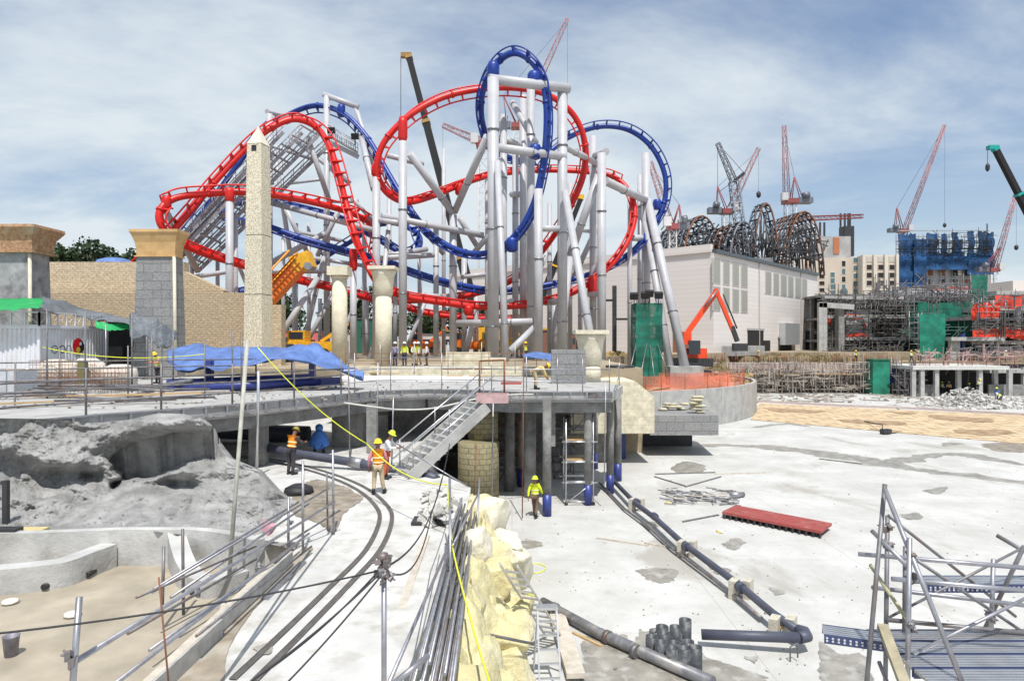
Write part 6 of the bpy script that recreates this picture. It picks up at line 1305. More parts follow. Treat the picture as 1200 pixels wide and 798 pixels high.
MB().box((a.x,a.y,ZP+1.6),(7,2.6,2.0)).build('body',orange,t); [MB().lathe([(.6,-.25),(.6,.25)],(a.x+k,a.y-1.4,ZP+.6),14,M=Matrix.Rotation(R(90),3,'X')).build('wheel',black,t) for k in (-2.6,-1,1.4,2.8)]
# long-reach excavator
t=thing('excavator','orange-red long-reach excavator with its arm raised before the hall','excavator',P(806,412,92)); Y=90; zb=4.2
J0=P(805,404,Y); J1=P(822,375,Y); J2=P(840,341,Y); J3=P(864,400,Y); 
mb=MB(); mb.bar(J0,P(805,390,Y),1.0,.9,up=V(0,1,0)); mb.bar(P(804,392,Y),J2,.62,.8,up=V(0,1,0)); mb.build('boom',excred,t)
MB().bar(J2+V(-.2,0,.3),J2+(J3-J2)*.78,.42,.6,up=V(0,1,0)).build('dipper_arm',excred,t); MB().bar(J2+(J3-J2)*.70+V(.1,0,0),J3,.5,.62,up=V(0,1,0)).build('dipper_end',dark,t); MB().tube([P(824,368,Y)+V(0,-.7,.9),P(838,348,Y)+V(0,-.7,.7)],.14,8).build('ram',steel,t)
MB().tube([P(842,345,Y)+V(.5,-.4,0),P(858,385,Y)+V(.5,-.4,0)],.1,8).build('hose',black,t)
mb=MB(); c=P(867,406,Y); mb.prism([(c.x-.9,Y-.5),(c.x+.9,Y-.5),(c.x+.9,Y+.5),(c.x-.9,Y+.5)],c.z-.6,c.z+.4); mb.build('bucket',dark,t)
cx_=P(807,0,Y+1.5).x; MB().box((cx_+.6,Y+1.5,zb+1.8),(3.0,2.6,1.3)).build('housing',excred,t); MB().box((cx_+.2,Y-.2,zb+2.6),(1.5,1.2,1.8)).build('cab',glass,t); [MB().box((cx_+.5,Y+1.5+k,zb+.6),(4.6,.7,1.1)).build('crawler_track',dark,t) for k in (-1.4,1.4)]; MB().box((cx_+.3,Y+1.5,2.9+.4),(4.4,4,.9)).build('undercarriage',dark,t)
# machinery between the coaster legs
def machine(label,px,Y,m,w_=4,h=2.4,name='site_machine',cat='machine'):
    x=(px-600)/F*Y; t=thing(name,label,cat,(x,Y,ZP)); MB().box((x,Y,ZP+1.3),(w_,2.2,1.0)).build('body',m,t); MB().box((x-w_*.25,Y,ZP+2.3),(w_*.35,2,1.2)).build('cab',m,t); MB().box((x-w_*.25,Y-1.02,ZP+2.4),(w_*.27,.05,.7)).build('cab_window',glass,t)
    for k in (-.33,.33): MB().lathe([(.55,-.2),(.55,.2)],(x+w_*k,Y-1.1,ZP+.55),12,M=Matrix.Rotation(R(90),3,'X')).build('wheel',black,t)
    MB().bar((x+w_*.2,Y,ZP+1.8),(x+w_*.75,Y,ZP+h+1.2),.3).build('arm',m,t)
machine('yellow and orange site loader behind the cream plinth',586,82,yellow,5); machine('orange loader left of the yellow one between coaster legs',553,86,orange,5); machine('orange lifting platform low behind the plateau workers',497,90,orange,4); machine('yellow flatbed machine near the black tank',365,70,yellow,5)
t=one(MB().lathe([(1.0,0),(1.05,.1),(1.05,1.5),(.95,1.6)],V((330-600)/F*60,60,ZP),18),'black_tank',black,'black round water tank at the foot of the obelisk','tank')
for i,(px,Y,m,w_,h_,lab) in enumerate(((352,98,mat('pink_canopy',(.6,.16,.14),.7),6,3.2,'pinkish site cabin deep behind the coaster legs'),(395,104,crwhite,8,3.0,'white site cabin behind the red and blue track bottoms'),(440,100,mat('dark_green_paint',(.02,.12,.08),.6),5,5,'dark green cabin behind the flared column'),(520,104,crwhite,9,2.8,'long white site cabin behind the plateau group'),(640,106,mat('brown_clad',(.2,.1,.07),.7),5,3.4,'brown site cabin behind the big supports'),(668,104,mat('brown_clad',(.2,.1,.07),.7),3.6,3.0,'small brown site cabin behind the broad cream column'))):
    x=(px-600)/F*Y; tt=thing('site_cabin',lab,'cabin',(x,Y,ZP)); MB().box((x,Y,ZP+h_/2),(w_,2.6,h_)).build('wall',m,tt); MB().box((x,Y,ZP+h_+.07),(w_+.3,2.9,.12)).build('roof',crgrey,tt)
    for k in (-.28,.1): MB().box((x+w_*k,Y-1.32,ZP+h_*.6),(w_*.16,.05,h_*.28)).build('window',glass,tt)
    MB().box((x+w_*.34,Y-1.32,ZP+1.0),(.85,.05,2.0)).build('door',dark,tt)
# distant workers
fl=[(889,407,103,ZP-1.4,hiy,'tiny worker in lime vest standing on the spoil bank',None),(1104,456,98,0,hiy,'left worker of the pair under the basement slab',1),(1112,456,98,0,hiv,'right worker of the pair under the basement slab',1),(1146,466,90,.9,hiy,'worker in lime clothes beside the rubble heap',None),(1168,470,86,0,bluec,'worker in blue near the right column of the basement',None),(1172,474,84,.0,hiy,'worker stooping with lime vest right of the rubble heap',None),
   (1068,427,101.5,4.42,hiy,'left lime-vested worker on the slab under the round building',2),(1078,427,102.5,4.42,hiv,'worker with orange vest on the slab under the green netting',2),(1179,425,102,4.42,hiy,'worker in lime vest on the slab before the concrete frame',2),(1003,425,104,4.42,hiy,'lime-vested worker above the formwork wall',None),(1136,440,95,4.42 if False else .0,navy,'dark clothed worker in the shade of the basement',None)]
for i,(px,py,Y,z,ve,lab,_) in enumerate(fl):
    key,ps=(('stand',STAND),('back',BACK),('walk',WALK),('work',WORK))[i%4]; 
    if 'stoop' in lab: key,ps='bend',BEND
    person(((px-600)/F*Y,Y,z),rnd.uniform(0,6),key,ps,lab,ve if ve in(bluec,navy) else white,ve,darkc,(yel,limeh,whh)[i%3],'distant workers')
# ---------------------------------------------------------------- near things on the basin floor
def clampset(mb,c,s_=1.0,rr=None):
    rr=rr or rnd
    for k in range(5):
        d=V(rr.uniform(-1,1),rr.uniform(-1,1),rr.uniform(-1,1)).normalized()*.045*s_; mb.box(Vector(c)+d,(.05*s_,.04*s_,.07*s_),M=Matrix.Rotation(rr.uniform(0,3),3,'X')@Matrix.Rotation(rr.uniform(0,3),3,'Z'))
        mb.tube([Vector(c)+d,Vector(c)+d*2.2],.010*s_,5)
# twelve short black pipes standing in a cluster
sp_=mat('black_pipe_offcut',(.05,.055,.065),.5,var=.3,scale=6,stain=(.25,.24,.22),stscale=5,stamt=.5)
pos=[(609,665,0),(652,615,0),(657,650,1),(697,628,0),(637,640,2),(722,610,0),(645,690,0),(679,720,0),(723,735,0),(763,728,0),(728,665,0),(690,665,1)]
hp=[(764,771,.5),(776,761,.55),(778,769,.55),(792,763,.58),(768,759,.4),(803,758,.66),(775,778,.5),(788,786,.52),(802,788,.55),(815,787,.55),(806,773,.42),(790,776,.45)]
names=['at the left end of','second in the back row of','in the middle of','beside the tallest of','small at the back left of','tallest at the back right of','front left of','front centre of','front right of','rightmost of','short one in the right gap of','short one in the centre of']
for (px,py,h),nm in zip(hp,names):
    c=G(px,py-2,0); mb=MB(); r_=.155; mb.lathe([(r_,.005),(r_,h),(r_*.84,h),(r_*.84,.01)],c,18,cap=False); mb.lathe([(r_*.83,.012),(r_*.5,.012)],c,18,cap=False); one(mb,'pipe_offcut',sp_,f'short upright black pipe {nm} the cluster','pipe','short black pipes standing in a cluster')
# blue bucket at the bottom edge
c=G(770,836,0); t=thing('blue_barrel','open blue barrel at the bottom edge beside the pipe cluster','barrel',c); MB().lathe([(.27,0),(.30,.3),(.31,.5),(.29,.5),(.28,.05)],c,22,cap=True).build('barrel_wall',mat('blue_plastic',(.02,.06,.35),.35),t)
# long blue-grey drain run on blocks
t=thing('drain_pipe_run','long blue-grey drain pipe run on concrete blocks crossing the basin','pipe',G(800,640,0))
rp=[(716,560),(745,590),(768,607),(800,636),(866,685),(905,718),(934,738)]
Z1=.42; pts=[P(x,y,(CZ-Z1)*F/(y-399)) for x,y in rp]; MB().tube(pts,.11,14).build('pipe_run',pvc,t)
el=[pts[-1],pts[-1]+V(.15,-.12,0),pts[-1]+V(.10,-.35,0),pts[-1]+V(-.15,-.45,0)]; MB().tube(el,.145,14).build('elbow',pvc,t)
MB().tube([pts[-1]+V(-.12,-.44,0),P(822,743,(CZ-.30)*F/(743-399))],.13,14).build('branch_pipe',pvc,t)
lo=[P(x-13,y+6,(CZ-.14)*F/(y+6-399)) for x,y in rp[:-1]]; MB().tube(lo,.055,10).build('lower_pipe',galvd,t)
for k,(x,y) in enumerate(((746,588),(767,605),(804,640),(868,688))): 
    c=P(x,y,(CZ-Z1)*F/(y-399)); MB().tube([c-(pts[-1]-pts[0]).normalized()*.12,c+(pts[-1]-pts[0]).normalized()*.12],.155,14).build('coupling',pvc,t)
blk_=mat('pale_concrete_block',(.50,.46,.38),.9,var=.15,scale=6,bump=.3)
for i,(x,y,lab) in enumerate(((746,592,'far'),(805,645,'middle'),(868,694,'near'),(917,741,'corner'))):
    c=G(x,y+6,0); t2=thing('pipe_support',f'{lab} concrete block support under the blue-grey drain pipe','block',c,.1*i,'supports under the drain pipe'); 
    k_=1.25 if i>1 else 1; mb=MB(); mb.box(c+V(-.2,0,.27),(.18*k_,.4,.54),-.6); mb.box(c+V(.22,0,.27),(.18*k_,.4,.54),-.6); mb.build('block_pair',blk_,t2); MB().box(c+V(0,0,.27),(.5,.1,.08),-.6).build('cross_bar',timber,t2)
# big grey pipe at the bottom
t=thing('grey_pipe','long fat grey pipe lying over the floor at the bottom','pipe',G(700,745,0)); pts=[G(636,712,0)+V(0,0,.16),G(700,748,0)+V(0,0,.16),G(835,808,0)+V(0,0,.16)]
MB().tube(pts,.145,14).build('pipe_run',mat('grey_pipe_paint',(.17,.17,.185),.4,.2,var=.2,scale=4,stain=(.4,.38,.35),stscale=2,stamt=.6),t)
for x,y in ((712,754),(745,771),(650,720)): c=G(x,y,0)+V(0,0,.17); d=(pts[-1]-pts[0]).normalized(); MB().tube([c-d*.06,c+d*.06],.17,14).build('collar',galvd,t)
# timber planks
def plank(label,a,b,w_,th,m=ply,z=.0,name='plank',cat='plank',group=None):
    a=Vector(a)+V(0,0,th/2+z); b=Vector(b)+V(0,0,th/2+z); return one(MB().bar(a,b,w_,th),name,m,label,cat,group)
pb_=mat('weathered_board',(.52,.47,.40),.8,var=.12,scale=5,stain=(.3,.25,.18),stscale=2)
plank('wide pale timber plank lying beside the step ladder',G(653,728),G(675,800),.42,.12,pb_,.1)
plank('narrow yellow timber batten beside the fat grey pipe',G(672,742),G(705,758),.09,.05,timber)
for a,b,l in (((699,631),(760,640),'long thin bleached batten left of the drain pipe'),((755,637),(820,648),'thin batten ending at the drain pipe'),((800,612),(842,604),'dark thin batten right of the drain pipe'),((767,559),(803,570),'dark short pipe lying left of the rod heap'),((803,571),(845,559),'thin tube leaning towards the rod heap'),((768,556),(838,554),'long thin tube above the rod heap'),((838,556),(905,554),'thin pale batten right of the rod heap'),((960,538),(1010,544),'dark rod lying across the wet streak'),((1015,496),(1035,508),'thin stick standing off the small pump'),((690,560),(770,600),'x')):
    if l!='x': plank(l,G(*a),G(*b),.07,.06,galvd if 'dark' in l or 'tube' in l else pb_,group='loose rods on the basin floor')
c=G(1038,509); t=thing('floor_pump','small dark pump standing alone on the white basin floor','pump',c); MB().box(c+V(0,0,.25),(.8,.45,.4),.3).build('motor',dark,t); MB().tube([c+V(-.3,0,.4),c+V(-.3,-.1,.8),c+V(-1.5,.6,1.0)],.05,6).build('handle',dark,t)
# heap of rods
t=thing('rod_heap','untidy heap of thin steel rods and offcuts on the basin floor','rod heap',G(820,585)); rr=random.Random(2)
for grp,m in (('rods',galvd),('bright_rods',galv),('offcut_boards',pb_)):
    mb=MB()
    for i in range(26 if grp!='offcut_boards' else 7):
        px=rr.uniform(782,858); py=rr.uniform(576,592); c=G(px,py)+V(0,0,rr.uniform(.03,.25)); aa=rr.gauss(-.5,.5); L=rr.uniform(.5,1.3); d=V(math.cos(aa),math.sin(aa),rr.uniform(-.05,.05))*L/2
        if grp=='offcut_boards': mb.bar(c-d,c+d,.14,.03)
        else: mb.tube([c-d,c+d],.024,5)
    mb.build(grp,m,t)
c=G(864,583); one(MB().tube([c+V(-.35,-.1,.14),c+V(.35,.1,.14)],.13,12),'stub_pipe',galv,'short grey pipe stub at the right end of the rod heap','pipe')
# red metal deck sheets
t=thing('decking_stack','stack of reddish ribbed decking sheets lying on the basin floor','sheet stack',G(910,618)); rd=mat('red_oxide_sheet',(.36,.075,.065),.6,var=.12,scale=3,stain=(.42,.2,.17),stscale=2,stamt=.5)
qa,qb,qc,qd=G(846,607),G(862,599),G(975,621),G(962,631); zt_=.22; ax=(qc-qb).normalized(); ay=(qa-qb)
mb=MB(); n=14
for i in range(n):
    p0=qb+ay*i/n; p1=qb+ay*(i+.75)/n; e0=p0+(qc-qb); e1=p1+(qc-qb); 
    mb.prism([(p0.x,p0.y),(e0.x,e0.y),(e1.x,e1.y),(p1.x,p1.y)],zt_,zt_+.07)
mb.prism([(v.x,v.y) for v in (qb,qb+(qc-qb),qb+ay+(qc-qb),qb+ay)],zt_-.035,zt_-.002); mb.build('ribbed_sheets',rd,t)
mb=MB()
for i in range(16): p=qb+ay*.98+(qc-qb)*(.02+.96*i/15); mb.box(p+V(0,0,.1),(.06,.25,.16)) 
for k in (.05,.5,.95): mb.bar(qb+(qc-qb)*k+V(0,0,.09),qb+(qc-qb)*k+ay*.95+V(0,0,.09),.12,.16)
mb.build('bearers',dark,t)
for px,py,l in ((843,624,'yellow rag beside the red decking stack'),(782,590,'small tan offcut left of the rod heap'),(743,587,'yellow chock beside the far pipe block'),(752,668,'x')):
    if l!='x': 
        mb=MB(); rock_piece(mb,G(px,py)+V(0,0,.06),.16,rnd); one(mb,'scrap',mat('yellow_scrap',(.5,.42,.15),.8),l,'scrap')
sc_r=random.Random(12); mb=MB()
for i in range(420):
    px=sc_r.uniform(590,1240); py=399+sc_r.uniform(95,400)**1.0; 
    rock_piece(mb,G(px,py)+V(0,0,.01),sc_r.uniform(.01,.045)*(1 if sc_r.random()<.9 else 2),sc_r)
o=one(mb,'grit',mat('floor_grit',(.28,.26,.23),.9,var=.4),'small crumbs of mortar strewn over the white floor','debris'); o['kind']='stuff'
c=G(926,775); t=one(MB().tube([c,c+V(0,0,.35),c+V(.18,0,.45),c+V(.18,0,.1)],.018,6),'wire_hook',galvd,'bent wire hook standing on the floor near the bottom','hook')
# yellow hose
one(MB().tube(cr([G(615,668)+V(0,0,.02),G(630,672)+V(0,0,.02),G(640,665)+V(0,0,.02),G(625,662)+V(0,0,.02),G(612,690)+V(0,0,.02),G(630,700)+V(0,0,.02)],6),.018,6),'yellow_hose',yrope,'looped yellow hose on the floor beside the leaning ladder','hose')
# ladders
def ladder(name,label,a,b,w_,n,m=alu,leg=None,sidev=None):
    a=Vector(a); b=Vector(b); d=(b-a); s_=sidev or d.cross(V(0,1,0)).normalized(); t=thing(name,label,'ladder',b if b.z<a.z else a)
    for sg in (-1,1): MB().bar(a+s_*sg*w_/2,b+s_*sg*w_/2*1.12,.035,.09,up=V(0,1,0)).build('side_rail',m,t)
    for i in range(1,n): p=a+d*i/n; MB().bar(p-s_*w_/2,p+s_*w_/2,.07,.03).build('rung',m,t)
    return t
t=ladder('step_ladder','aluminium step ladder standing by the yellow boulders',P(641,712,15.2),V(P(641,0,15).x+.05,14.3,.0),.42,7)
for sg in (-1,1): MB().bar(P(641,712,15.2)+V(sg*.2,.05,0),V(P(641,0,15).x+.05+sg*.32,15.9,0.),.03,.06).build('rear_leg',alu,t)
MB().box(P(641,711,15.25),(.48,.25,.05)).build('top_cap',alu,t)
ladder('long_ladder','aluminium ladder leaning against the yellow boulders',P(596,662,15.0),G(650,748)+V(0,0,.02),.42,12,sidev=V(.92,-.35,0).normalized())
one(MB().tube([P(556,740,13.2),P(625,754,14.2)],.03,8),'tube_strut',galvd,'scaffold tube poking across the yellow boulders to the ladder','tube')
# cream-yellow artificial boulders between path and basin floor
bm_y=mat('yellow_boulder',(.66,.59,.34),.9,var=.15,scale=2.5,bump=1.0,bscale=4,stain=(.66,.62,.48),stscale=.8,stamt=.8); bm_w=mat('pale_boulder',(.66,.62,.50),.9,var=.08,scale=1.5,bump=.7,bscale=3)
lab_=['largest rounded cream boulder at the top of the rock bank','cream boulder right below the topmost one','pale boulder on the basin side near the top','cream boulder with a shaded right side','yellow boulder just left of the leaning ladder','pale boulder left of the leaning ladder foot','yellow boulder above the cross tube','yellow boulder left of the step ladder','pale yellow boulder hugging the tube bundle','yellow boulder at the bottom edge beside the tubes','flat yellow boulder left of the ladder feet','broad yellow boulder below the cross tube','small cream boulder wedged high beside the tube bundle','yellow boulder low beside the step ladder','deep yellow boulder at the lower left of the bank','cream boulder midway down the bank','pale boulder nearest the grey pipe end','small yellow boulder near the bottom edge','cracked yellow boulder between the two ladders','upright yellow boulder below the leaning ladder top']
bd=[(580,600,21,.85),(600,640,20,.85),(612,655,19.6,.8),(585,650,18.2,.8),(596,690,17,.75),(600,712,16.6,.6),(575,705,15.6,.75),(610,735,15.6,.65),(556,700,14.2,.7),(545,780,11.6,.7),(612,790,13.6,.6),(575,765,13,.75),(566,640,17,.65),(606,770,14.4,.55),(560,820,10.8,.8),(590,672,16.4,.7),(596,722,15.6,.45),(590,800,12.2,.55),(600,745,14.6,.65),(607,705,16.4,.65)]
def boulder(c,s_,seed,m,label):
    bm=bmesh.new(); bmesh.ops.create_icosphere(bm,subdivisions=4,radius=1)
    rr=random.Random(seed); pl_=[(Vector((rr.gauss(0,1),rr.gauss(0,1),rr.gauss(0,1))).normalized(),rr.uniform(.45,.75)) for _ in range(13)]
    for v in bm.verts:
        p=v.co.copy()
        for n_,k in pl_:
            dd=p.dot(n_)-k
            if dd>0: p-=n_*dd*.95
        p*=1+.12*noise.noise(p*1.7+V(seed,0,0))+.06*noise.noise(p*4+V(seed,3,0))+.03*noise.noise(p*11+V(seed,3,0)); v.co=Vector((p.x*s_,p.y*s_*1.15,p.z*s_*1.1))
    me=bpy.data.meshes.new('boulder'); bm.to_mesh(me); bm.free(); me.materials.append(m); me.polygons.foreach_set('use_smooth',[True]*len(me.polygons)); o=bpy.data.objects.new('boulder',me); COL.objects.link(o); o.location=c; o.rotation_euler=(rr.uniform(-.3,.3),rr.uniform(-.3,.3),rr.uniform(0,6)); tag(o,label,'boulder','cream yellow boulders beside the path')
for i,(px,py,Y,s_) in enumerate(bd): boulder(P(px,py,Y)-V(0.20,-.1,.16),s_*.86,i+3,bm_w if i in(0,1,2,5,12,16) else bm_y,lab_[i])
bkm=MB()
def bankf(u,v): y=9+u*13.5; x0=-1.55+.15*(y>12); x1=.12+.15*math.sin(y*1.7)+ (y-14)*.02; return V(x0+(x1-x0)*v+.3*noise.noise(V(y*1.3,v*3,1)),y,2.66*(1-v**2.6)+(.42*noise.noise(V(y*1.2,v*4,0))+.15*noise.noise(V(y*3,v*9,0)))*(v<1)*(v>0))
bkm.grid(bankf,200,40); one(bkm,'rock_bank',bm_y,'yellow plastered bank underneath the loose-looking boulders','bank')
# rubble sack pile on the path
t=thing('rubble_pile','pile of pale plaster sacks and lumps on the far right of the path','rubble pile',G(510,610,ZA)); mb=MB(); rr=random.Random(9)
for i in range(70):
    px=rr.uniform(493,536); Y=rr.uniform(18.2,21.5); c=V((px-600)/F*Y,Y,ZA+rr.random()*.55*max(.15,1-abs(px-514)/24)+.05); rock_piece(mb,c,rr.uniform(.12,.3),rr)
mb.build('lumps',mat('plaster_lumps',(.56,.54,.50),.9,var=.15,scale=3,bump=.4),t); MB().box(G(505,612,ZA)+V(0,0,.05),(1.0,.7,.08)).build('pallet',dark,t)
# ---------------------------------------------------------------- tube bundle along the right path edge
for i in range(15):
    u=i%5; v=i//5; a=P(478+u*11+v*4,815-v*5,9.2-.1*v); b=P(536+u*4.2+v*2,606-v*7+u*1.5,19.0+.3*u); off=rr.uniform(-.8,.8)
    d=(b-a).normalized(); 
    MB_=MB().tube([a+d*off,b+d*off*.5],.027,6); one(MB_,'scaffold_tube',galv if i%4 else galvd,'weathered scaffold tube in the long bundle along the right edge of the path','tube','scaffold tubes bundled along the path edge')
mb=MB(); mb.bar(P(522,652,15.5),P(541,592,19.3),.05,.45); one(mb,'edge_board',galv,'grey metal toe board standing at the far end of the tube bundle','board')
plank('long pale formwork board lying left of the tube bundle',P(440,806,10.05)-V(0,0,0),P(500,630,17.4),.16,.06,pb_,.02)
for (a,b,lab,r_) in (((455,802,8.6),(528,634,14.5),'long grey raking tube on the right edge of the path',.03),((462,800,7.6),(502,768,7.9),'short grey tube end at the bottom beside the bundle',.035),((528,706,13.2),(527,560,15),'upright post with clamps on the right path edge',.028),((503,760,10.5),(530,700,13),'short dark tube tied to the clamp post',.03),((530,640,15),(562,575,20),'raking tube rising towards the stair column',.027),((558,640,18.2),(562,560,19.5),'thin upright tube at the far end of the bundle',.025),((548,570,22.6),(465,520,24),'long sagging tube rail above the path edge',.025)):
    one(MB().tube([P(*a),P(*b)],r_,8),'scaffold_tube',galv,lab,'tube')
mb=MB(); clampset(mb,P(527,634,14.4),1.3); one(mb,'tube_clamp',galvd,'upper rusty clamp on the right path edge post','clamp'); mb=MB(); clampset(mb,P(527,665,14.0),1.3); one(mb,'tube_clamp',galvd,'lower rusty clamp on the right path edge post','clamp')
# ---------------------------------------------------------------- foreground post with clamps and cables
Y=6.6; top=P(450,658,Y); t=thing('clamp_post','grey steel post topped by a knot of clamps and cables on the path','post',V(top.x,Y,ZA))
MB().tube([V(top.x,Y,ZA),top],.026,12).build('post',galv,t); mb=MB()
clampset(mb,top+V(0,0,.0),1.2); clampset(mb,top+V(-.03,-.02,-.08),1.1); clampset(mb,top+V(.02,0,-.14),1.0); mb.lathe([(.0,-.045),(.05,-.03),(.06,0),(.05,.03),(0,.045)],top+V(-.01,0,.05),12,cap=False); mb.build('clamps',galvd,t)
for k,(a,b,s_,lab) in enumerate((((-60,748,5.0),(446,668,6.55),.06,'black cable running left across the pool to the clamp post'),((282,806,5.8),(449,668,6.55),.05,'black cable dropping from the clamp post to the bottom left'),((330,806,5.9),(450,670,6.55),.03,'black cable nearest the clamp post dropping to the bottom'),((270,812,6.0),(448,664,6.55),.10,'slack black cable beside the taut one at the bottom'),((451,668,6.6),(506,600,14),.45,'black cable hanging from the clamp post towards the rubble'),((506,600,14),(527,520,17.5),.15,'black cable climbing to the post by the stair'),((452,664,6.6),(518,560,15),.35,'second thin cable from the clamp post to the far rail'))):
    one(MB().tube(sag(P(*a),P(*b),s_,16),.0085 if k<4 else .012,6),'black_cable',rope,lab,'cable')
# yellow rope
for a,b,s_,lab in (((302,407,20),(430,520,21),.25,'yellow rope hanging from the tall pole towards the worker'),((430,520,21),(524,568,17),.3,'yellow rope running from the worker to the path edge post'),((524,568,17),(530,640,14.6),0,'yellow rope tied down the path edge post'),((530,640,14.5),(548,712,12),.05,'yellow rope slanting over the tube bundle'),((548,712,12),(577,808,9.6),.05,'yellow rope end hanging over the yellow boulders'),((50,407,36),(240,415,33),.35,'yellow rope strung in front of the container')):
    one(MB().tube(sag(P(*a),P(*b),s_,12),.018 if a[2]<30 else .025,6),'yellow_rope',yrope,lab,'rope')
# tall poles on the left
for a,b,r_,m,lab in (((290,398,15.6),(267,694,14.9),.045,timber and mat('pale_bamboo',(.40,.39,.34),.7,var=.2,scale=4),'tall leaning weathered pole rising from the pool edge past the deck'),((303,435,24.5),(301,547,25.2),.05,alu,'white upright pole beside the bridge pier'),((283,388,23),(283,470,23),.03,galvd,'dark upright tube beside the tall leaning pole'),((355,540,16.2),(355,652,16.0),.03,galv,'upright tube in the rail by the muddy patch'),((390,527,17.8),(391,626,17.6),.03,galv,'tallest upright tube in the rail by the muddy patch'),((383,555,17.4),(384,622,17.6),.025,galvd,'short upright tube wrapped in yellow tape'),((214,620,13.6),(215,722,13.7),.03,galvd,'upright tube standing at the pool corner'),((192,640,13.2),(190,720,13.0),.03,galvd,'rusty upright tube left of the pool corner tube'),((338,582,16.6),(338,652,16.4),.03,galv,'stub tube behind the sloping side board'),((93,699,6.2),(83,830,6.0),.029,galv,'bottom left upright tube with a clamp'),((186,676,7.2),(199,815,7.0),.010,rust,'thin rusty bar standing in front of the pool')):
    one(MB().tube([P(*a),P(*b)],r_,8),'upright_pole',m,lab,'pole')
# long rails along the left path edge
for a,b,r_,lab in (((83,778,6.1),(392,588,17.7),.028,'long lower rail tube from the bottom left clamp to the mud patch'),((128,806,6.6),(362,625,16),.026,'long tube lying along the sloping side board'),((180,690,12.6),(350,588,17),.026,'upper paired rail tube above the pool'),((178,694,12.4),(385,572,17.8),.026,'lower paired rail tube above the pool'),((200,700,12.2),(362,590,16.6),.026,'middle slanting rail tube above the pool'),((175,762,9.5),(350,636,16),.024,'rail tube close over the side board'),((300,634,16.5),(385,634,16.8),.02,'x')):
    if lab!='x': one(MB().tube([P(*a),P(*b)],r_,8),'rail_tube',galv,lab,'tube')
for px,py,Y,l in ((86,770,6.05,'bottom left'),(232,694,12.5,'pool corner'),(303,664,14,'board side'),(340,612,16.6,'upper right')): mb=MB(); clampset(mb,P(px,py,Y),1.1); one(mb,'tube_clamp',galvd,f'{l} rusty clamp on the left path rail','clamp')
bd_=mat('grey_side_board',(.40,.39,.37),.8,var=.15,scale=5,bump=.15,stain=(.25,.23,.2),stscale=2)
a=V(-4.98,8.2,ZA+.01); b=G(345,664,ZA)+V(0,.0,.01); d=b-a
for k0,k1,dz in ((0,.48,0),(.47,1.0,.04)): one(MB().bar(a+d*k0+V(.0 if k0==0 else -.06,0,.15+dz),a+d*k1+V(0 if k0==0 else -.06,0,.15+dz),.05,.30),'side_board',bd_,('near' if k0==0 else 'far')+' grey formwork board standing along the left path edge','board')
plank('long board lying on the pool side of the standing board',V(-5.5,8.2,ZW+.3),V(-5.45,15.5,ZW+.35),.2,.05,pb_,.0)
plank('silver metal strip lying on the path near the mud patch',G(393,671-24,ZA) if False else G(355,700-40,ZA),G(310,703,ZA),.16,.05,galv)
mb=MB(); rr=random.Random(33)
for i in range(26): c=V(-5.55+rr.uniform(-.25,.2),8.5+i*.26,ZW+.1+rr.uniform(0,.2)); rock_piece(mb,c,rr.uniform(.1,.2),rr)
o=one(mb,'block_row',mat('pale_stones',(.50,.47,.42),.9,var=.2,scale=4),'row of pale broken blocks between the boards and the pool','stones'); o['kind']='stuff'
mb=MB(); mb.lathe([(.0,0),(.5,.02),(.45,.18),(.2,.3),(0,.32)],G(350,578,ZA),12,cap=False); one(mb,'black_sheet_heap',black,'crumpled black sheet heap between rock face and mud patch','sheet')
mb=MB(); rock_piece(mb,G(311,640,ZA)+V(0,0,.45),.28,rr); one(mb,'pink_rag',mat('pink_rag',(.6,.3,.35),.9),'small pinkish rag hanging on the rails by the rock foot','rag')
# ---------------------------------------------------------------- scaffold tower under the platform
x0=P(664,0,31.6).x; x1=P(686,0,31.6).x; t=thing('rolling_scaffold','pale rolling scaffold tower standing under the platform','scaffold tower',(x0,32,0)); scaff(t,[x0,x1+.4],[31.9,33.4],.12,3.9,.95,.035,alu,plank=True,seed=4)
for x in (x0,x1+.4): MB().lathe([(.09,-.03),(.09,.03)],(x,31.9,.09),10,M=Matrix.Rotation(R(90),3,'X')).build('castor',black,t)
t=thing('dense_scaffold','dense shaded tube scaffold between the block drum and the columns','scaffold tower',(0,37,0)); scaff(t,[P(p,0,36).x for p in (583,592,606,617,628)],[36.5,38.2],.02,4.7,.8,.03,rust,plank=False,seed=15); scaff(t,[P(p,0,36).x for p in (652,664,676,696)],[38,40],.02,4.7,.9,.03,galvd,plank=True,seed=16,nm='inner_scaffold')
for px,y0,y1,Y,l in ((632-37,395,608,29.8,'x'),(614,400,607,29.2,'tall thin prop tube in front of the platform'),(578,470,600,27.5,'prop tube holding the landing box'),(558,520,640,25.5,'rusty prop tube at the end of the stair'),(710,445,570,31.3,'slim prop tube beside the front right column'),(461,465,548,26.2,'upright tube left of the stair foot'),(443,425,540,26.5,'tall upright tube behind the two path workers')):
    if l!='x': one(MB().tube([P(px,y0,Y),P(px-2,y1,Y)],.028,6),'prop_tube',rust if 'rusty' in l or 'thin prop' in l else galv,l,'tube')
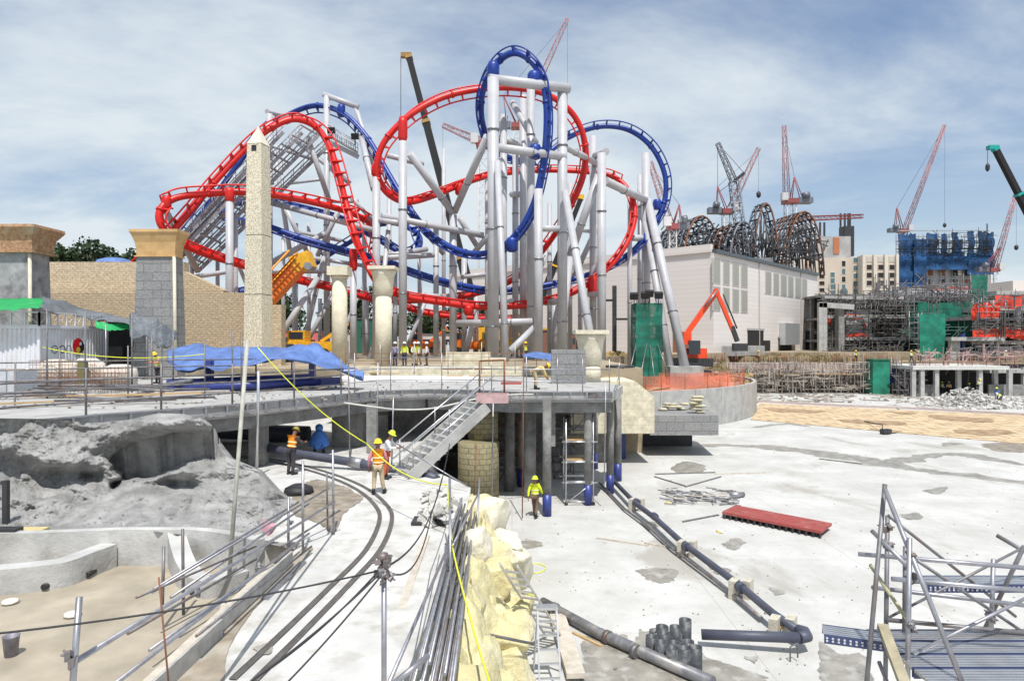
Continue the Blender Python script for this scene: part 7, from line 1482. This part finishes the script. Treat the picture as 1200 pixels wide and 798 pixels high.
# ---------------------------------------------------------------- near scaffold at the lower right
t=thing('near_scaffold','half-dismantled steel tube scaffold with perforated decks at the lower right','scaffold',P(1100,900,7.6))
def T(a,b,r_=.0245,nm='tube',m=galv): MB().tube([P(*a),P(*b)],r_,10).build(nm,m,t)
T((1037,567,7.4),(1011,850,7.0),nm='standard',m=galvd); T((1040,604,7.9),(1037,850,7.6),nm='standard',m=galvd); T((1066,630,7.0),(1063,850,6.8),nm='standard'); T((1061,640,7.6),(1060,740,7.5),nm='standard',m=galvd); T((1200,640,7.6),(1150,745,8.2),nm='brace',m=galvd); T((1164,655,8.0),(1161,760,7.9),nm='standard')
T((1037,573,7.3),(1132,810,6.4),nm='brace'); T((1006,649,7.6),(1260,670,7.2),nm='ledger'); T((1045,678,7.0),(1260,697,6.8),nm='ledger'); T((1022,688,7.8),(1260,716,7.8),nm='ledger'); T((1040,726,7.6),(1260,747,7.4),nm='ledger',m=galvd)
T((1074,656,7.1),(1240,768,7.8),.018,'brace',galvd); T((1070,766,6.9),(1260,672,7.6),.018,'brace'); T((1040,724,7.7),(1240,620,8.2),.016,'brace',galvd); T((1022,622,7.7),(1062,662,7.2),nm='transom'); T((1041,604,7.8),(1190,722,8.4),.018,'brace',galvd); T((1168,627,8.4),(1260,680,8.0),nm='brace',m=galvd); T((1020,662,7.8),(1066,730,7.0),.02,'transom',mat('yellowed_tube',(.4,.37,.22),.5)); T((1030,775,7.6),(1052,830,7.2),.022,'transom')
for px,py,Y in ((1066,652,7.0),(1067,677,7.0),(1066,734,6.9),(1040,640,7.6),(1038,618,7.6),(1161,722,7.9)): mb=MB(); clampset(mb,P(px,py,Y),.9); mb.build('clamp',galvd,t)
def deck(a,b,w_,label,z,rows=True):
    """perforated steel deck between two points on one level"""
    a=Vector(a); b=Vector(b); d=(b-a); L=d.length; dd=d.normalized(); s_=V(-dd.y,dd.x,0)
    M=Matrix((dd,s_,V(0,0,1))).transposed(); mb=MB(); n=5
    for k in range(n): mb.box((a+b)/2+s_*((k+.5)/n-.5)*w_,(L,w_/n*.72,.02),M=M)
    mb.box((a+b)/2-V(0,0,.016),(L,w_*.98,.008),M=M); mb.build('deck_plate',alu,t)
    for sg in (-1,1): MB().box((a+b)/2+s_*sg*w_/2-V(0,0,.035),(L,.012,.10),M=M).build('deck_side',pvcblue,t)
    hb_=MB(); nn=int(L/.055)
    for i in range(nn):
        for r_ in (-.02,-.05): hb_.lathe([(.013,0),(.013,.006)],a+dd*(i+.5)/nn*L-s_*(w_/2+.012)+V(0,0,r_-.0),6,M=Matrix.Rotation(math.atan2(dd.y,dd.x),3,'Z')@Matrix.Rotation(R(90),3,'X'))
    hb_.build('perforations',mat('pale_perforation',(.55,.56,.6),.5),t)
pvcblue=mat('blue_grey_deck_side',(.06,.075,.16),.45,.2)
zd=CZ-(752-399)/F*7.3
for k in range(4): y=6.55+k*.30; deck(V(P(1063,0,6.8).x,y,zd),V(P(1063,0,6.8).x+3.0,y,zd),.27,'',zd)
deck(V(P(967,0,7.5).x,7.55,zd+.02),V(P(1042,0,7.2).x,7.35,zd+.02),.27,'',zd)
deck(V(P(1090,0,8.1).x,8.3,zd+.3),V(P(1090,0,8.1).x+2.6,8.3,zd+.3),.3,'',zd)
MB().bar(P(1034,733,7.2),P(1062,806,6.5),.1,.06).build('timber_bearer',mat('old_bearer',(.33,.29,.20),.8,var=.2,scale=8),t)
# ---------------------------------------------------------------- clutter on the deck
rr=random.Random(77)
for i in range(22):
    px=rr.uniform(-10,210); Y=rr.uniform(24,33); x=(px-600)/F*Y; L=rr.uniform(1.5,5.5); aa=rr.gauss(.35,.35); d=V(math.cos(aa),math.sin(aa),rr.uniform(-.02,.02))*L/2; c=V(x,Y,ZD+.06+rr.uniform(0,.35))
    if rr.random()<.6: one(MB().tube([c-d,c+d],rr.uniform(.03,.06),6),'loose_tube',galvd,'dusty steel tube lying loose in the clutter on the left part of the deck','tube','loose tubes on the deck')
    else: one(MB().bar(c-d,c+d,.2,.05),'loose_board',timber if rr.random()<.4 else pb_,'weathered board lying loose in the clutter on the left part of the deck','board','loose boards on the deck')
for i in range(14):
    px=rr.uniform(430,720); Y=rr.uniform(40,50); x=(px-600)/F*Y; L=rr.uniform(.8,2.4); aa=rr.gauss(.1,.5); d=V(math.cos(aa),math.sin(aa),0)*L/2; z=ZD+.22 if Y<46 else ZP+.05; c=V(x,Y if not 45.7<Y<47 else 44,z)
    one(MB().bar(c-d,c+d,.18,.05),'loose_board',rust if rr.random()<.3 else timber,'small offcut board lying in front of the coaster supports','board','offcut boards before the coaster')
mb=MB()
for i in range(500):
    px=rr.uniform(-20,560); 
    Y=rr.uniform(24,45); x=(px-600)/F*Y
    if Y<dp[0].y+abs(x+18)*.6+1: continue
    rock_piece(mb,V(x,Y,ZD+.03),rr.uniform(.02,.10),rr)
o=one(mb,'deck_grit',mat('deck_grit_mix',(.25,.22,.19),.9,var=.5),'crumbs and lumps of mortar strewn over the grey deck','debris'); o['kind']='stuff'
# fine debris net posts and mesh barrier in front of the cages
t=thing('mesh_barrier','rusty fine wire mesh barrier standing before the liner cages','barrier',V(P(60,0,31).x,31,ZD)); mb=MB()
xa,xb=P(5,0,31).x,P(150,0,31).x; n=44
for i in range(n+1): x=xa+(xb-xa)*i/n; mb.tube([(x,31+.1*math.sin(i),ZD),(x,31+.1*math.sin(i),ZD+.95)],.010,4)
for k in range(5): mb.tube([(xa,31,ZD+.1+.2*k),(xb,31,ZD+.1+.2*k)],.010,4)
mb.build('mesh_panel',rust,t)
# planting and stacked material on the terrace behind the mesh fence
mb=MB()
for i in range(420):
    px=rr.uniform(700,880); Y=rr.uniform(77,94); x=(px-600)/F*Y; z=ZP if (x<9 or Y>76+1.3*(x-9)) else 2.9
    rock_piece(mb,V(x,Y,z+.1),rr.uniform(.1,.5),rr)
o=one(mb,'soil_lumps',mat('yellow_brown_soil',(.30,.21,.09),.95,var=.5,scale=.5,stain=(.1,.11,.03),stscale=.4,stamt=.8),'yellow brown lumps of soil behind the green netted tower','soil'); o['kind']='stuff'
for i in range(10):
    px=rr.uniform(718,770); Y=rr.uniform(60,68); x=(px-600)/F*Y; c=V(x,Y,2.95); L=rr.uniform(1,3)
    one(MB().bar(c-V(L/2,0,0),c+V(L/2,rr.uniform(-.5,.5),.4),.15,.1),'timber_offcut',timber if i%2 else rust,'timber offcut lying at the foot of the green netted tower','timber','offcuts at the netted tower')
bs=thing('props_tower','tall thin dark service mast with cross arms before the hall left wall','mast',V(P(720,0,96).x,96,ZP)); x=P(720,0,96).x; MB().bar(V(x,96,ZP),V(x,96,zz_(335,96)),.55).build('mast_shaft',dark,bs)
for py in (352,374): MB().bar(V(x,96,zz_(py,96)),V(x+ (3.2 if py==374 else -1.5),96,zz_(py,96)),.3).build('cross_arm',dark,bs)
def tangle(par,px0,px1,py0,py1,Y0,Y1,n,seed,m,r=.06,lmin=1.5,lmax=5,vert=.35,nm='scaffold_tangle'):
    rq=random.Random(seed); mb=MB()
    for i in range(n):
        Y=rq.uniform(Y0,Y1); c=P(rq.uniform(px0,px1),rq.uniform(py0,py1),Y); L=rq.uniform(lmin,lmax); q=rq.random()
        if q<vert: d=V(0,0,L*.5)
        elif q<.85: d=V(L*.5,rq.uniform(-.1,.1),rq.uniform(-.05,.05))
        else: d=V(L*.35*rq.choice((-1,1)),0,L*.35)
        a_=c-d; b_=c+d
        if a_.z<ZR*0+.1: a_.z=.1
        if rq.random()<.2: mb.bar(a_,b_,.25,.12)
        else: mb.tube([a_,b_],r,4,cap=False)
    o=mb.build(nm,m,par); o['kind']='stuff'; return o
dks=MC['dark_scaffold']
tangle(B2_,1024,1140,332,353,114,118,190,1,galvd,.06,1,5); tangle(B2_,1060,1140,352,420,114.5,117,90,2,mat('green_grey_tube',(.10,.17,.14),.6,var=.4),.045,1,5)
tangle(B1,964,1062,350,418,119,124,190,3,dks,.07,1.5,6); tangle(B1,960,1062,345,352,122,126,90,4,galvd,.07,1,4,.2); tangle(B1,968,1058,405,424,114,121,130,5,dks,.06,1,4)
tangle(B3,1140,1230,345,357,109,112,80,6,galvd,.05,1,3,.5); tangle(B3,1140,1240,374,392,109,112,120,7,dks,.06,1,4,.4); tangle(B3,1120,1240,405,424,104,110,110,8,galvd,.05,1,3.5,.4)
tangle(fwall,868,1056,424,458,97.5,100.5,300,9,mat('tan_grey_tube',(.34,.30,.26),.7,var=.5,scale=.6),.05,.8,3.2,.5)
tangle(B4,1050,1078,430,460,93,97,60,10,galvd,.05,.8,3,.5); tangle(B4,1075,1230,412,428,96,100,120,11,mat('pinkish_tube',(.42,.28,.26),.7,var=.4),.045,.8,3,.5)
tangle(bt_,1085,1165,272,300,228,229,60,12,dark,.09,2,7,.4)
for py in (349,371,397): 
    a=P(966,py,121.5); b=P(1060,py,121.5); MB().bar(a,b,.5,.55).build('floor_slab',concrete,B1)
# extra rails and poles along the left path edge
for a,b,r_,lab in (((150,742,9.2),(300,655,14.2),.024,'thin rail tube resting on the block row'),((230,745,10.5),(365,640,16),.024,'rail tube leaning on the far side board'),((160,700,10.8),(300,640,14.8),.022,'short thin rail tube crossing the pool corner'),((330,640,16),(398,598,17.8),.024,'short rail tube at the mud patch end')):
    one(MB().tube([P(*a),P(*b)],r_,8),'rail_tube',galvd,lab,'tube')
for a,b,lab in (((18,425,25.5),(17,508,25.2),'upright deck pole at the far left'),((150,405,27),(150,470,27),'thin upright pole before the dark shelter'),((178,392,30),(178,458,30),'pole beneath the hanging grey tarp'),((408,400,31),(410,552,28),'long upright pole in front of the leaning pier'),((240,398,29),(240,470,29),'thin upright pole behind the tall leaning pole'),((70,408,29),(70,470,29),'thin upright pole before the round emblem')):
    one(MB().tube([P(*a),P(*b)],.028,6),'upright_pole',galvd,lab,'pole')
